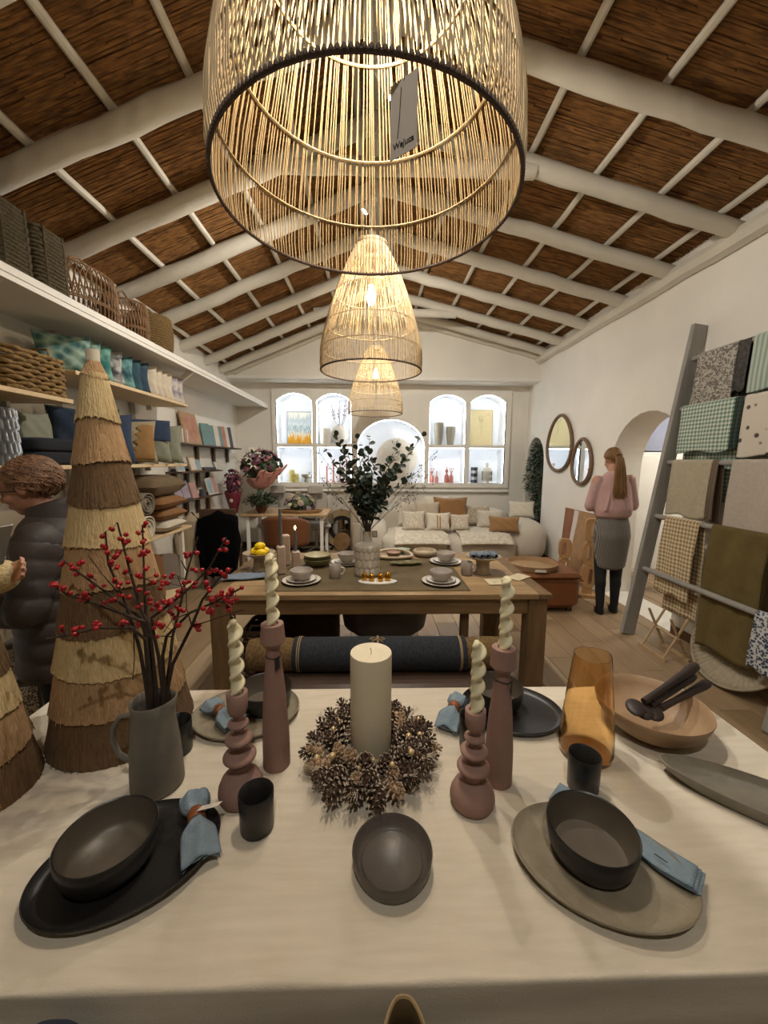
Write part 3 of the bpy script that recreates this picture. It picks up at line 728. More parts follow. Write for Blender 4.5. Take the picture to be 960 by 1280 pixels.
BER = [(310,45),(375,70),(345,90),(385,100),(260,80),(275,130),(285,155),(320,180),(345,150),(75,205),(110,215),(150,210),(130,235),(135,262),(40,315),(20,310),(75,325),(105,352),(155,385),(175,360),(180,380),(200,265),(215,320),(270,315),(330,230),(300,215),(395,195),(375,245),(385,300),(470,15),(435,65),(465,95),(455,55),(455,155),(480,150),(440,170),(480,225),(450,265),(430,265),(435,335),(480,350),(320,285),(335,320),(345,360),(320,380),(300,390),(270,395),(390,370),(520,265),(510,300),(560,270),(600,260),(550,310),(540,330),(570,300),(490,380),(490,400),(520,410),(540,420),(500,430),(565,400),(600,380),(620,365),(590,395),(665,175),(690,160),(710,158),(690,235),(710,245),(740,240),(665,300),(680,295),(700,320),(650,330),(710,300),(640,345),(760,300),(775,340),(845,95),(835,140),(855,145),(780,240),(800,245),(830,250),(865,240),(850,262),(795,385),(810,365),(835,345),(850,375),(865,355),(815,410),(790,435),(770,440),(745,425),(885,400),(865,420),(870,435),(905,380),(930,325),(880,335),(585,440),(610,470),(625,505),(530,500),(510,518),(545,515),(525,560),(650,435),(720,525),(725,505),(360,490),(375,495),(435,490),(445,410),(65,528),(135,520),(165,515),(140,550),(230,490),(230,520),(225,500),(630,430)]
names = {'thick central': 'thick central branch of red berries, tallest in the grey jug', 'straight': 'straight upright berry branch beside the thick central one in the jug', 'forked left': 'forked berry branch leaning towards the straw tree', 'low spreading': 'berry branch spreading low across the straw tree', 'upper left': 'berry branch reaching up across the straw tree', 'drooping left': 'sparse drooping berry branch in front of the straw tree', 'slender right': 'slender upright berry branch on the handle-free side of the jug', 'forked right': 'forked berry branch leaning towards the wooden dining table', 'long right': 'long curved berry branch pointing at the black coat', 'low right': 'low berry branch loaded with fruit near the dining table corner'}
brs = []
for nm, pts, dy, subs in BR:
    n = len(pts); y0 = JY+dy*.12
    w3 = []
    for i, p in enumerate(pts):
        q = P(*p, y=JY+dy*(i/(n-1))**1.0*1.0*.9+dy*.1)
        w3.append(q)
    # root inside the jug
    root = Vector((JG[0]+(w3[0].x-JG[0])*.4, JY+dy*.1, JG[2]+.03)); w3 = [root]+w3
    brs.append([nm, w3, [], dy, subs])
def near(p2, brs):
    best = None
    for bi, b in enumerate(brs):
        for i in range(1, len(b[1])-1):
            a, c = b[1][i], b[1][i+1]
            for t in (0, .25, .5, .75, 1):
                q = a.lerp(c, t); pr = proj2(q); d = (pr[0]-p2[0])**2+(pr[1]-p2[1])**2
                if best is None or d < best[0]: best = (d, bi, q)
    return best
def proj2(p):
    v = p-CAM; z = v.dot(fw); return (480+F_PX*v.dot(rt)/z, 640-F_PX*v.dot(up)/z)
berry_proto = None
allb = []
for (x, y) in BER:
    px, py = cp(x, y); allb.append((px, py))
    if random.random() < .75: allb.append((px+jit(4), py+jit(4)))
assign = {}
for (px, py) in allb:
    d, bi, q = near((px, py), brs); assign.setdefault(bi, []).append((px, py, q))
for bi, (nm, w3, _, dy, subs) in enumerate(brs):
    t = T('berry_branch', names[nm], 'branch', w3[0], group='berry branches in the grey jug')
    L_ = [p-w3[0] for p in w3]; n = len(L_)
    r0_ = .0072 if 'thick' in nm else .0050
    b = MB(); b.tube([p+Vector((jit(.001), jit(.001), 0)) for p in L_], [lerp(r0_, .0018, i/(n-1)) for i in range(n)], 7)
    for s_ in subs:
        pts = [P(*p, y=w3[2+min(2, n-3)].y+dy*.2*i) for i, p in enumerate(s_)]
        b.tube([p-w3[0] for p in pts], [.0018]+[.001]*(len(pts)-1), 5)
    bl_ = []
    for (px, py, q) in assign.get(bi, []):
        c = P(px, py, y=q.y+jit(.012)); b.tube([q-w3[0], c-w3[0]], .0006, 4); bl_.append(c-w3[0])
    b.build('twigs', bark, t)
    for c in bl_:
        if berry_proto is None: berry_proto = o = MB().ell((0, 0, 0), (.0058, .0058, .0054), 10, 7).build('berry', berry_m, t, loc=c)
        else: o = inst(berry_proto, 'berry', parent=t, loc=c, rot=(jit(1), jit(1), 0), scale=random.uniform(.8, 1.15))
# ---- straw trees
straws = [mat('straw_%d' % i, c, .9, .2, 1, (150, 150, 1.5), c2=c2, bump=.6, bscale=1, bstretch=(300, 300, 2), sharp=.3) for i, (c, c2) in enumerate([('#b39a6a', '#d2ba8c'), ('#95744e', '#b8966e'), ('#56402a', '#755a3a')])]
def straw_tree(loc, label, H, RB, seed, tiers=9):
    rnd = random.Random(seed)
    t = T('straw_tree', label, 'straw tree', loc, group='layered straw trees')
    MB().tube([(0, 0, 0), (0, 0, H)], .016, 12).build('trunk', mat('pale_stick', '#c9c0ad', .8, .1), t)
    order = [2, 1, 0, 2, 1, 0, 2, 1, 0, 1]
    top = H-.025
    hs = [top*(i/tiers)*.955 for i in range(tiers+1)]+[top]
    for i in range(tiers+1):
        z0, z1 = hs[i], hs[i+1]+(.012 if i < tiers else 0)
        rr_ = lambda z: RB*(1-.875*(z/top))
        rb = rr_(z0)+.006; rt_ = rr_(hs[i+1])-.001
        if i == tiers: rb, rt_ = .032, .014
        n = 170; jr = [1+rnd.uniform(-.012, .012) for _ in range(n)]; jl = [rnd.uniform(-.003, .003) if i else rnd.uniform(0, .003) for _ in range(n)]
        b = MB(); vs = []; fs = []
        for li, q in enumerate((0, .1, .3, .6, 1)):
            for k in range(n):
                a = 2*PI*k/n; f_ = q**.9; r_ = lerp(rb, rt_, f_)*(1+(jr[k]-1)*(1-.6*q))
                wv = .006*math.sin(a*2+i*1.7+seed)*(1-q) if i else 0
                vs.append((r_*math.cos(a), r_*math.sin(a), lerp(z0+jl[k]+wv, z1, q)))
        for k in range(n):
            a = 2*PI*k/n; wv = .006*math.sin(a*2+i*1.7+seed) if i else 0; vs.append((rb*.9*math.cos(a), rb*.9*math.sin(a), z0+.004+jl[k]+wv))
        for l in range(4):
            for k in range(n): k2 = (k+1) % n; fs.append((l*n+k, l*n+k2, (l+1)*n+k2, (l+1)*n+k))
        for k in range(n): k2 = (k+1) % n; fs.append((5*n+k, 5*n+k2, k2, k))
        fs.append(tuple(range(6*n-1, 5*n-1, -1))); fs.append(tuple(range(4*n, 5*n)))
        b.add(vs, fs)
        for k in range(40 if i < tiers else 6):
            a = rnd.uniform(0, 2*PI); r1 = rb*rnd.uniform(.99, 1.03); q = rnd.uniform(.05, .5); r2 = lerp(rb, rt_, q**.9)*1.002
            wv = .006*math.sin(a*2+i*1.7+seed) if i else 0
            b.tube([(r2*math.cos(a), r2*math.sin(a), lerp(z0, z1, q)), (r1*math.cos(a+.02), r1*math.sin(a+.02), z0+wv-(.004 if i else -.001))], .0007, 3)
        b.build('straw_tier', straws[order[i]], t, angle=60, fixn=False)
    return t
straw_tree((-.745, 1.082, ZT+.001), 'tall layered straw tree on the linen table behind the berry jug', 1.075, .178, 3)
straw_tree((-.966, .842, ZT+.001), 'layered straw tree at the very end of the linen table', .95, .135, 5)
# ================================================================== RUSTIC DINING TABLE
random.seed(21)
oldw = [mat('rustic_wood_%d' % i, c, .6, .2, 1, (3.5, 26, 26), c2=c2, bump=.25, bscale=1, bstretch=(6, 90, 60), sharp=.3) for i, (c, c2) in enumerate([('#7b6340', '#a48660'), ('#826947', '#ad9068'), ('#745c3b', '#987b57')])]
oldv = mat('rustic_wood_upright', '#5c4529', .65, .2, 1, (26, 26, 3.5), c2='#7d6240', bump=.25, bscale=1, bstretch=(90, 60, 6), sharp=.3)
DX0, DX1, DY0, DY1, DZ = -1.0, 1.085, 2.21, 3.28, .76
dt = T('dining_table', 'rustic oak dining table with thick square legs', 'table', ((DX0+DX1)/2, (DY0+DY1)/2, 0))
DW, DD = DX1-DX0, DY1-DY0
n = 6
for i in range(n):
    MB().box((0, -DD/2+(i+.5)*DD/n, DZ-.0175), (DW-.16, DD/n-.003, .035), .003).build('plank', oldw[i % 3], dt)
for s_ in (-1, 1):
    MB().box((s_*(DW/2-.04), 0, DZ-.0175), (.078, DD, .035), .003).build('breadboard_end', oldv, dt)
for sx in (-1, 1):
    for sy in (-1, 1): MB().box((sx*(DW/2-.075), sy*(DD/2-.075), (DZ-.036)/2), (.115, .115, DZ-.036), .006).build('leg', oldv, dt)
    MB().box((sx*(DW/2-.075), 0, DZ-.09), (.05, DD-.26, .1), .004).build('apron', oldw[0], dt)
for sy in (-1, 1): MB().box((0, sy*(DD/2-.06), DZ-.09), (DW-.26, .04, .1), .004).build('apron', oldw[2], dt)
MB().box((DW/2-.27, -DD/2+.1, .36), (.06, .05, .65), .004).build('brace', oldv, dt)
MB().box((DW/2-.5, -DD/2+.14, .36), (.05, .05, .65), .004).build('brace', oldv, dt)
runner_m = mat('olive_runner_linen', '#62543a', .95, .15, 60, bump=.3, bscale=250)
rn = MB().grid(lambda u, v: (lerp(-.66, .60, u), lerp(2.27, 3.06, v), DZ+.0025+.0008*math.sin(u*40+v*9)), 40, 20).build('table_runner', runner_m, thick=.002)
tag(rn, 'olive linen runner spread on the rustic dining table', 'table runner')
ZD = DZ+.004
cream_s = mat('cream_stoneware', '#cdc5b8', .45, .06, 30); mauve_s = mat('mauve_grey_stoneware', '#aaa096', .45, .08, 40)
rimd = mat('dark_plate_rim', '#6e645c', .5, .1)
def dplate(loc, r, label, m=cream_s, group=None):
    t = T('plate', label, 'plate', loc, group=group)
    MB().lathe([(.001, 0), (r*.6, 0), (r*.65, .003), (r*.97, .013), (r*.97, .016), (r*.68, .007), (.001, .005)], 36, shape=lambda a, q, z: 1+.01*math.sin(a*3)).build('body', m, t, angle=60)
    MB().lathe([(r*.965, .0128), (r, .0148), (r*.995, .0172), (r*.965, .0162)], 36, shape=lambda a, q, z: 1+.01*math.sin(a*3), caps=(0, 0)).build('rim', rimd, t, angle=60)
    return t
def setting(px, py, where, mug=None):
    c = P(px, py, z=ZD)
    dplate((c.x, c.y, ZD), .128, 'wide cream plate under the smaller plate '+where, group='wide plates on the dining table')
    dplate((c.x, c.y, ZD+.0085), .098, 'small cream plate between wide plate and bowl '+where, group='small plates on the dining table')
    bowl((c.x, c.y, ZD+.015), .074, .066, mauve_s, mauve_s, 'mauve grey bowl on the stacked plates '+where, foot=.5, group='bowls on the dining table')
setting(377, 727, 'beside the grey napkins'); setting(551, 728, 'beside the gold egg board')
setting(434, 704, 'behind the mug and ribbed vase'); setting(557, 703, 'behind the mug by the cake stand')
def mug(px, py, label, hs):
    c = P(px, py, z=ZD); t = T('mug', label, 'mug', (c.x, c.y, ZD))
    MB().lathe([(.001, 0), (.034, 0), (.038, .004), (.040, .09), (.039, .092), (.0365, .09), (.034, .008), (.001, .006)], 28).build('body', mauve_s, t, angle=60)
    MB().tube([(hs*.038, 0, .072), (hs*.058, 0, .070), (hs*.064, 0, .05), (hs*.056, 0, .03), (hs*.037, 0, .024)], .006, 8).build('handle', cream_s, t)
mug(419, 722, 'mauve grey mug beside the ribbed white vase', 1); mug(583, 718, 'mauve grey mug beside the cake stand of napkins', 1)
# ribbed vase with eucalyptus
vase_m = mat('ivory_relief_ceramic', '#bcb3a3', .5, .08, 30)
VC = P(459, 718, z=ZD); VZ = ZD
vs_ = T('vase', 'ivory vase with pointed tile relief and narrow neck, holding eucalyptus', 'vase', (VC.x, VC.y, VZ))
def relief(u, v):
    z = .222*v; rows = 4; rr = z/.222*rows; k = int(rr); f_ = rr-k; nn = 14; a = 2*PI*u
    ph = (a/(2*PI)*nn+(.5 if k % 2 else 0)) % 1; e = abs(ph-.5)*2
    h = .0055*(1-e**4)*min(1, max(0, f_-.42*(1-(1-e)**.8))/.12)*(1-.75*max(0, f_-.3))
    r_ = .085+h-(.018*max(0, (v-.93)/.07)**2)-(.008*max(0, (.04-v)/.04))
    return (r_*math.cos(a), r_*math.sin(a), z)
b = MB(); b.grid(relief, 112, 44, closed=True); b.lathe([(.001, .001), (.078, .001)], 24, caps=(0, 0))
b.lathe([(.068, .222), (.045, .228), (.034, .238), (.031, .26), (.032, .305), (.034, .31), (.031, .31), (.029, .25)], 32, caps=(0, 0))
b.build('body', vase_m, vs_, angle=30)
tgp = MB().box((.052, -.038, .295), (.034, .004, .044), .001).build('tag_frame', dark_wood, vs_, smooth=False)
MB().box((.052, -.0405, .295), (.024, .001, .034)).build('tag_card', mauve_s, tgp, smooth=False)
leaf_m = mat('eucalyptus_leaf', '#2c3a2e', .6, .3, 30, c2='#475647'); stem_m = mat('eucalyptus_stem', '#4b3c30', .8, .2, 30)
lf = None
top = Vector((VC.x, VC.y, VZ+.30))
def leafmesh():
    b = MB(); n = 10
    pts = [(0, 0, 0)]+[(.029*math.sin(2*PI*i/n)*(.9), .031-.031*math.cos(2*PI*i/n), .006*math.sin(2*PI*i/n)**2) for i in range(1, n)]
    b.add(pts+[(0, .031, -.003)], [(i, (i+1) % n, n) for i in range(n)]); return b
EUC = [((420, 545), -.05), ((405, 560), .04), ((424, 575), -.10), ((440, 600), -.08), ((462, 545), 0), ((470, 575), .08), ((455, 570), -.09), ((452, 610), .05), ((480, 600), -.06), ((505, 575), -.03), ((515, 560), .06), ((528, 545), .0), ((492, 590), .10), ((447, 588), .09), ((478, 625), -.09), ((460, 628), -.1), ((432, 560), .0), ((445, 548), .06), ((498, 560), .05), ((486, 575), -.07), ((518, 592), -.04), ((428, 602), .02)]
for i, (tp, dy) in enumerate(EUC):
    tip = P(*tp, y=VC.y+dy); t = T('eucalyptus_branch', 'dark green eucalyptus branch with round leaves in the ivory relief vase', 'branch', (VC.x, VC.y, VZ+.02), group='eucalyptus branches in the relief vase')
    o0 = Vector((VC.x, VC.y, VZ+.02)); a = Vector((jit(.012), jit(.012), .28)); e = tip-o0
    mid = a.lerp(e, .5)+Vector((-(e.x)*.12, dy*.1, .02))
    path = [Vector((0, 0, 0)), a, a.lerp(mid, .5), mid, mid.lerp(e, .5), e]
    MB().tube(path, [.0035, .003, .0026, .0022, .0018, .001], 5).build('stem', stem_m, t)
    nl = 18
    for k in range(nl):
        s_ = .32+.68*k/(nl-1); seg = s_*(len(path)-2); ii = min(int(seg), len(path)-3); q = path[ii+1].lerp(path[ii+2], seg-ii) if ii+2 < len(path) else e
        sc = lerp(1.2, .65, s_)
        rot = (jit(1.0)+.4, jit(1.0), k*2.4+jit(.5))
        if lf is None: lf = o = leafmesh().build('leaf', leaf_m, t, loc=q, rot=rot, smooth=False, fixn=False)
        else: o = inst(lf, 'leaf', parent=t, loc=q, rot=rot, scale=sc)
thin_m = mat('thin_dark_twig', '#3b2c2a', .8, .1); dberry = mat('dark_purple_berry', '#2c2130', .5, .1)
for i, (tp, dy) in enumerate([((400, 566), .0), ((392, 590), -.06), ((404, 602), .05), ((410, 615), -.1), ((430, 575), .1), ((530, 585), .0), ((548, 562), -.05), ((535, 605), .06), ((518, 618), -.08), ((540, 590), .1), ((440, 560), -.1), ((500, 545), .09)]):
    tip = P(*tp, y=VC.y+dy); o0 = Vector((VC.x, VC.y, VZ+.02)); e = tip-o0
    t = T('berry_twig', 'thin dark twig with tiny berries arching out of the relief vase', 'branch', o0, group='thin berry twigs in the relief vase')
    a = Vector((jit(.01), jit(.01), .28)); mid = a.lerp(e, .55)+Vector((0, 0, .03 if e.z > .4 else .05))
    path = [Vector((0, 0, 0)), a, a.lerp(mid, .5), mid, mid.lerp(e, .6), e]
    b = MB(); b.tube(path, [.0018, .0016, .0014, .0012, .001, .0006], 4); bb_ = MB()
    for k in range(16):
        s_ = random.random(); q = mid.lerp(e, s_); q2 = q+Vector((jit(.035), jit(.03), jit(.035))); b.tube([q, q2], .0006, 3); bb_.ell(q2, .0042, 6, 5)
    b.build('twig', thin_m, t); o = bb_.build('berries', dberry, t); o['kind'] = 'stuff'
# board with gilt eggs
BC = P(472, 728, z=ZD)
bd = MB().lathe([(.001, 0), (.98, 0), (1, .004), (1, .010), (.97, .012), (.001, .012)], 40, shape=oval(.128, .055)).build('serving_board', mat('white_marble', '#dcd6cb', .4, .05, 12), loc=(BC.x, BC.y, ZD), angle=50)
tag(bd, 'oval white marble board under the gilded eggs', 'board')
gold = mat('polished_gold', '#c9932f', .16, .05, 20, metal=1)
for i, (dx, dy, s_) in enumerate([(-.086, .008, 1), (-.040, -.006, .95), (.018, -.012, 1), (.066, 0, 1.05)]):
    o = MB().ell((0, 0, .028), (.021, .021, .029), 18, 12, fn=lambda v: Vector((v.x*(1-.15*v.z), v.y*(1-.15*v.z), v.z))).lathe([(.013, .0), (.014, .004), (.013, .01), (.009, .004)], 14, caps=(0, 0)).build('gilded_egg', gold, loc=(BC.x+dx, BC.y+dy, ZD+.0118), angle=60)
    o.scale = (s_,)*3
    tag(o, 'shiny gilded egg on the oval white marble board', 'ornament', 'gilded eggs on the marble board')
# cake stand with blue napkins
pst = mat('sand_pedestal', '#97866d', .6, .08, 20)
def cakestand(px, py, r, h, label, rx=None):
    c = P(px, py, z=ZD); t = T('cake_stand', label, 'cake stand', (c.x, c.y, ZD))
    MB().lathe([(.001, 0), (r*.46, 0), (r*.44, .01), (r*.36, h*.6), (r*.40, h-.02), (r*.5, h-.015)], 28, caps=(1, 0)).build('foot', pst, t, angle=60)
    MB().lathe([(.001, h-.018), (r*.55, h-.016), (r*.97, h+.006), (r, h+.012), (r*.97, h+.013), (r*.6, h-.005), (.001, h-.007)], 36).build('plate', pst, t, angle=60)
    return c
c = cakestand(603, 716, .125, .115, 'sandy cake stand piled with blue grey napkins')
bg = mat('blue_grey_cloth', '#6d7884', .95, .15, 30, bump=.3, bscale=200)
for i, (dx, dy, a) in enumerate([(-.074, .0, 82), (-.026, -.006, 95), (.024, .004, 86), (.073, .0, 98)]):
    b = MB(); b.grid(lambda u, v: ((u-.5)*.10, .023*math.cos(2*PI*v)*(1-.5*abs(2*u-1)**3), .022+.022*math.sin(2*PI*v)*(1-.5*abs(2*u-1)**3)+.004*math.sin(u*14)), 14, 14)
    o = b.build('rolled_napkin', bg, loc=(c.x+dx, c.y+dy, ZD+.112), rot=(0, 0, R(a)), angle=180)
    tag(o, 'blue grey napkin rolled up on the sandy cake stand', 'napkin', 'rolled napkins on the cake stand')
c = cakestand(325, 712, .115, .118, 'sandy cake stand holding yellow lemons')
lem = mat('lemon_yellow', '#e8c400', .45, .06, 40, bump=.1, bscale=200)
for i, (dx, dy, dz, a) in enumerate([(-.036, .004, .033, 80), (.022, -.038, .032, 20), (.028, .034, .032, -15), (.005, .0, .074, 40)]):
    o = MB().ell((0, 0, 0), (.036, .027, .027), 16, 12, fn=lambda v: Vector((v.x*(1+.18*abs(v.x)**6), v.y, v.z))).build('lemon', lem, loc=(c.x+dx, c.y+dy, ZD+.115-.012+dz), rot=(0, 0, R(a)))
    tag(o, 'bright yellow lemon on the sandy cake stand', 'lemon', 'lemons on the cake stand')
# travertine candle holders with tapers
trav = mat('rose_travertine', '#a48d7a', .6, .15, 20, c2='#b7a18e'); gtap = mat('slate_taper_wax', '#5b5c5e', .5, .04); lit = mat('candle_flame', (1, .75, .3), .5, 0, emit=30)
def holder(px, py, h, taper, label, dx=0, flame=False):
    c = P(px, py, z=ZD)
    o = MB().box((0, 0, h/2), (.058, .058, h), .008).build('candle_holder', trav, loc=(c.x, c.y, ZD), rot=(0, 0, R(20))); tag(o, label, 'candle holder')
    if taper:
        t = T('taper_candle', 'slate grey taper in the '+('short' if flame else 'tall')+' rose stone holder', 'candle', (c.x, c.y, ZD+h-.002))
        MB().lathe([(.012, 0), (.0115, taper*.8), (.008, taper), (.001, taper+.002)], 14).build('wax', gtap, t)
        MB().tube([(0, 0, taper), (.001, 0, taper+.012)], .001, 4).build('wick', wick_m, t)
        if flame: MB().ell((0, 0, taper+.02), (.0055, .0055, .014), 10, 8).build('flame', lit, t)
holder(352, 717, .20, .26, 'tall square rose stone holder with a slate taper'); holder(358, 706, .235, 0, 'slim square rose stone block without a candle'); holder(370, 710, .13, .155, 'short square rose stone holder with a lit taper', flame=True)
# wavy small vase beside the lemons
c = P(342, 722, z=ZD)
tag(MB().lathe([(.001, 0), (.024, 0), (.03, .015), (.018, .035), (.03, .055), (.018, .078), (.028, .1), (.02, .118), (.024, .13), (.02, .128), (.001, .1)], 22).build('wavy_vase', mat('pale_cream_glaze', '#d8cda9', .45, .05), loc=(c.x, c.y, ZD), angle=60), 'small wavy cream vase beside the lemons', 'vase')
# green bowls
gre = mat('olive_green_glaze', '#6d6a45', .4, .1, 20); grin = mat('pale_green_glaze', '#a9a184', .45, .08, 20)
c = P(397, 707, z=ZD)
bowl((c.x, c.y, ZD), .105, .060, gre, gre, 'olive green bowl, lower of the nested pair', foot=.4); bowl((c.x, c.y, ZD+.030), .102, .058, gre, grin, 'olive green bowl with pale inside, upper of the nested pair', foot=.4)
# dishes at the back of the table
lf_m = mat('olive_leaf_dish', '#5f5a30', .4, .2, 20)
c = P(507, 706, z=ZD)
tag(MB().lathe([(.001, .004), (.6, .0), (.9, .012), (1, .022), (.95, .024), (.6, .010), (.001, .008)], 40, shape=lambda a, r, z: (.13*(1+.05*math.sin(9*a)), .05*(1+.09*math.sin(9*a)))).build('leaf_dish', lf_m, loc=(c.x, c.y, ZD), rot=(0, 0, R(4)), angle=50), 'olive leaf-shaped dish with ruffled edge', 'dish')
c = P(494, 695, z=ZD)
bowl((.165, 3.085, ZD+.009), .06, .04, mat('brown_glaze', '#5f4a3a', .4, .1), mat('pink_inside', '#b99c8c', .5, .05), 'little brown bowl with pinkish inside behind the leaf dish', foot=.6)
c = P(536, 697, z=ZD)
st = MB()
st.lathe([(.001, 0), (.065, 0), (.096, .015), (.102, .035), (.094, .05), (.079, .052), (.07, .03), (.001, .022)], 44)
tag(st.build('stone_bowl', mat('beige_terrazzo', '#a4937a', .8, .15, 40, c2='#b8a88f', bump=.3, bscale=60), loc=(.435, 3.17, DZ+.001), angle=60), 'chunky beige stone bowl with thick rolled rim', 'bowl')
c = P(507, 689, z=ZD)
tag(MB().lathe([(.001, 0), (.5, 0), (.42, .02), (.7, .034), (1, .046), (.97, .050), (.7, .040), (.001, .038)], 36, shape=oval(.09, .05)).build('teal_dish', mat('celadon_glaze', '#7f9a8c', .35, .1), loc=(.225, 3.215, DZ+.001), angle=60), 'pale teal oval dish behind the little brown bowl', 'dish')
c = P(505, 697, z=ZD)
c.x, c.y = .165, 3.075
tag(MB().tube([(.15*math.cos(2*PI*i/40), .078*math.sin(2*PI*i/40), .02+.035*max(0, math.sin(2*PI*i/40))) for i in range(40)], .011, 8, closed=True).lathe([(.001, .004), (1, .004), (1, .010), (.001, .010)], 40, shape=oval(.146, .074)).build('oval_tray', mat('bleached_wood', '#bca98e', .6, .1, 20), loc=(c.x, c.y+.0, ZD), angle=60), 'bleached wooden oval tray with raised looped rim', 'tray')
# cards and napkins lying on the table
card = mat('cream_card', '#cdbf9f', .8, .05, 20)
for i, (px, py, a, L_, W_, lab) in enumerate([(622, 728, 4, .15, .12, 'square cream coaster card lying below the cake stand'), (648, 722, 38, .15, .1, 'cream coaster card turned askew at the table corner')]):
    c = P(px, py, z=DZ); t = T('coaster_card', lab, 'card', (c.x, c.y, DZ+.003), R(a))
    MB().box((0, 0, .002), (L_, W_, .004), .001).build('card', card, t, smooth=False)
    for j in range(3): MB().tube([(-.04+.03*j, -.02, .0045), (-.02+.03*j, .03*(j-1), .0045), (-.03+.03*j, .04, .0045)], .0012, 4).build('drawn_line', mauve_s, t)
c = P(310, 722, z=DZ)
tag(MB().grid(lambda u, v: ((u-.5)*.30, (v-.5)*.13+.03*u, .006+.003*math.sin(u*9+v*4)), 20, 10).build('grey_napkin', bg, loc=(c.x, c.y-.03, DZ+.010), rot=(0, 0, R(6)), thick=.008), 'blue grey napkin lying flat at the table end', 'napkin')
c = P(318, 715, z=DZ)
tag(MB().grid(lambda u, v: ((u-.5)*.26, (v-.5)*.12, .004+.003*math.sin(u*8)+(.006*math.sin(u*40) if v > .95 else 0)), 40, 10).build('linen_placemat', mat('tan_linen', '#a18a5e', .95, .1, 60), loc=(c.x+.02, c.y-.075, DZ+.001), thick=.003), 'frayed tan linen placemat under the grey napkin', 'placemat')
# bench with rolled rug in front of the dining table
ben = T('bench', 'low bench with dark brown leather seat in front of the dining table', 'bench', (.02, 1.92, 0))
brl = mat('dark_brown_leather', '#4a3a30', .45, .12, 10, bump=.15, bscale=40); iron = mat('black_iron', '#1d1b1a', .5, .05, metal=.6)
MB().box((0, 0, .43), (1.30, .36, .07), .022).build('seat', brl, ben)
for sx in (-.52, .52):
    for sy in (-.13, .13): MB().tube([(sx, sy, 0), (sx*.96, sy, .40)], .011, 8).build('leg', iron, ben)
    MB().tube([(sx*.97, -.13, .3), (sx*.97, .13, .3)], .008, 8).build('stretcher', iron, ben)
MB().tube([(-.50, 0, .3), (.50, 0, .3)], .008, 8).build('stretcher', iron, ben)
jute = mat('golden_jute', '#5e4727', .95, .2, 1, (90, 60, 60), c2='#9a7a48', bump=.8, bscale=150); navy = mat('navy_woven_jute', '#1f2329', .9, .15, 1, (160, 60, 60), c2='#3f444c', bump=.9, bscale=170)
RGZ = .467+.085
rug = T('rolled_rug', 'rolled navy woven rug with golden jute ends, tied with twine, on the leather bench', 'rug', (.02, 1.90, RGZ))
def roll(x0, x1, r, seg=36, bulgey=.0):
    b = MB()
    def fn(u, v): rr = r*(1-bulgey*abs(2*v-1)**4)*(1+.012*math.sin(u*2*PI*3+v*9)); return (lerp(x0, x1, v), rr*math.cos(2*PI*u), rr*math.sin(2*PI*u))
    b.grid(fn, seg, 20, closed=True)
    b.tube([(x0-.002+.0*i, (r*.92-i*.0026)*math.cos(i*.4), (r*.92-i*.0026)*math.sin(i*.4)) for i in range(28)], .006, 4).tube([(x1+.002, (r*.92-i*.0026)*math.cos(i*.4), (r*.92-i*.0026)*math.sin(i*.4)) for i in range(28)], .006, 4)
    return b
roll(-.43, .46, .086).build('navy_roll', navy, rug, angle=60)
roll(-.66, -.42, .084, bulgey=.1).build('jute_end', jute, rug, angle=60); roll(.45, .70, .082, bulgey=.1).build('jute_end', jute, rug, angle=60)
tw_m = mat('jute_twine', '#a58d63', .9, .1)
for x in (-.405, -.395, .0, .006, .425, .432): MB().tube([(x, .0885*math.cos(2*PI*i/24), .0885*math.sin(2*PI*i/24)) for i in range(24)], .0022, 5, closed=True).build('twine', tw_m, rug)
b = MB()
for s_ in (-1, 1): b.tube([(0, -.02, .09), (s_*.025, -.035, .105), (s_*.04, -.04, .1), (s_*.02, -.035, .092), (0, -.02, .09), (s_*.03, -.045, .085)], .002, 5)
b.build('bow', tw_m, rug)
# chair pushed under the table, seen over the rug
tc_ = T('tub_chair', 'grey curved tub chair pushed under the dining table', 'chair', (.08, 2.66, 0), R(180))
gyl = mat('charcoal_leather', '#45403e', .35, .08, 12)
b = MB()
def tub(u, v):
    a = lerp(-PI*.62, PI*.62, u)+PI/2; r_ = .27+.03*v; hh = lerp(.40, .575, v)
    return (r_*math.cos(a), r_*.9*math.sin(a), hh)
b.grid(tub, 30, 8); b.build('backrest', gyl, tc_, thick=.045, angle=180)
MB().tube([(.305*math.cos(lerp(-PI*.62, PI*.62, i/24)+PI/2), .275*math.sin(lerp(-PI*.62, PI*.62, i/24)+PI/2), .58) for i in range(25)], .022, 8).build('top_rail', gyl, tc_)
MB().lathe([(.001, .36), (.25, .37), (.27, .40), (.26, .44), (.2, .455), (.001, .46)], 30).build('seat', gyl, tc_)
for a in (45, 135, 225, 315): MB().tube([(.17*math.cos(R(a)), .17*math.sin(R(a)), .38), (.23*math.cos(R(a)), .23*math.sin(R(a)), 0)], [.016, .011], 8).build('leg', dark_wood, tc_)
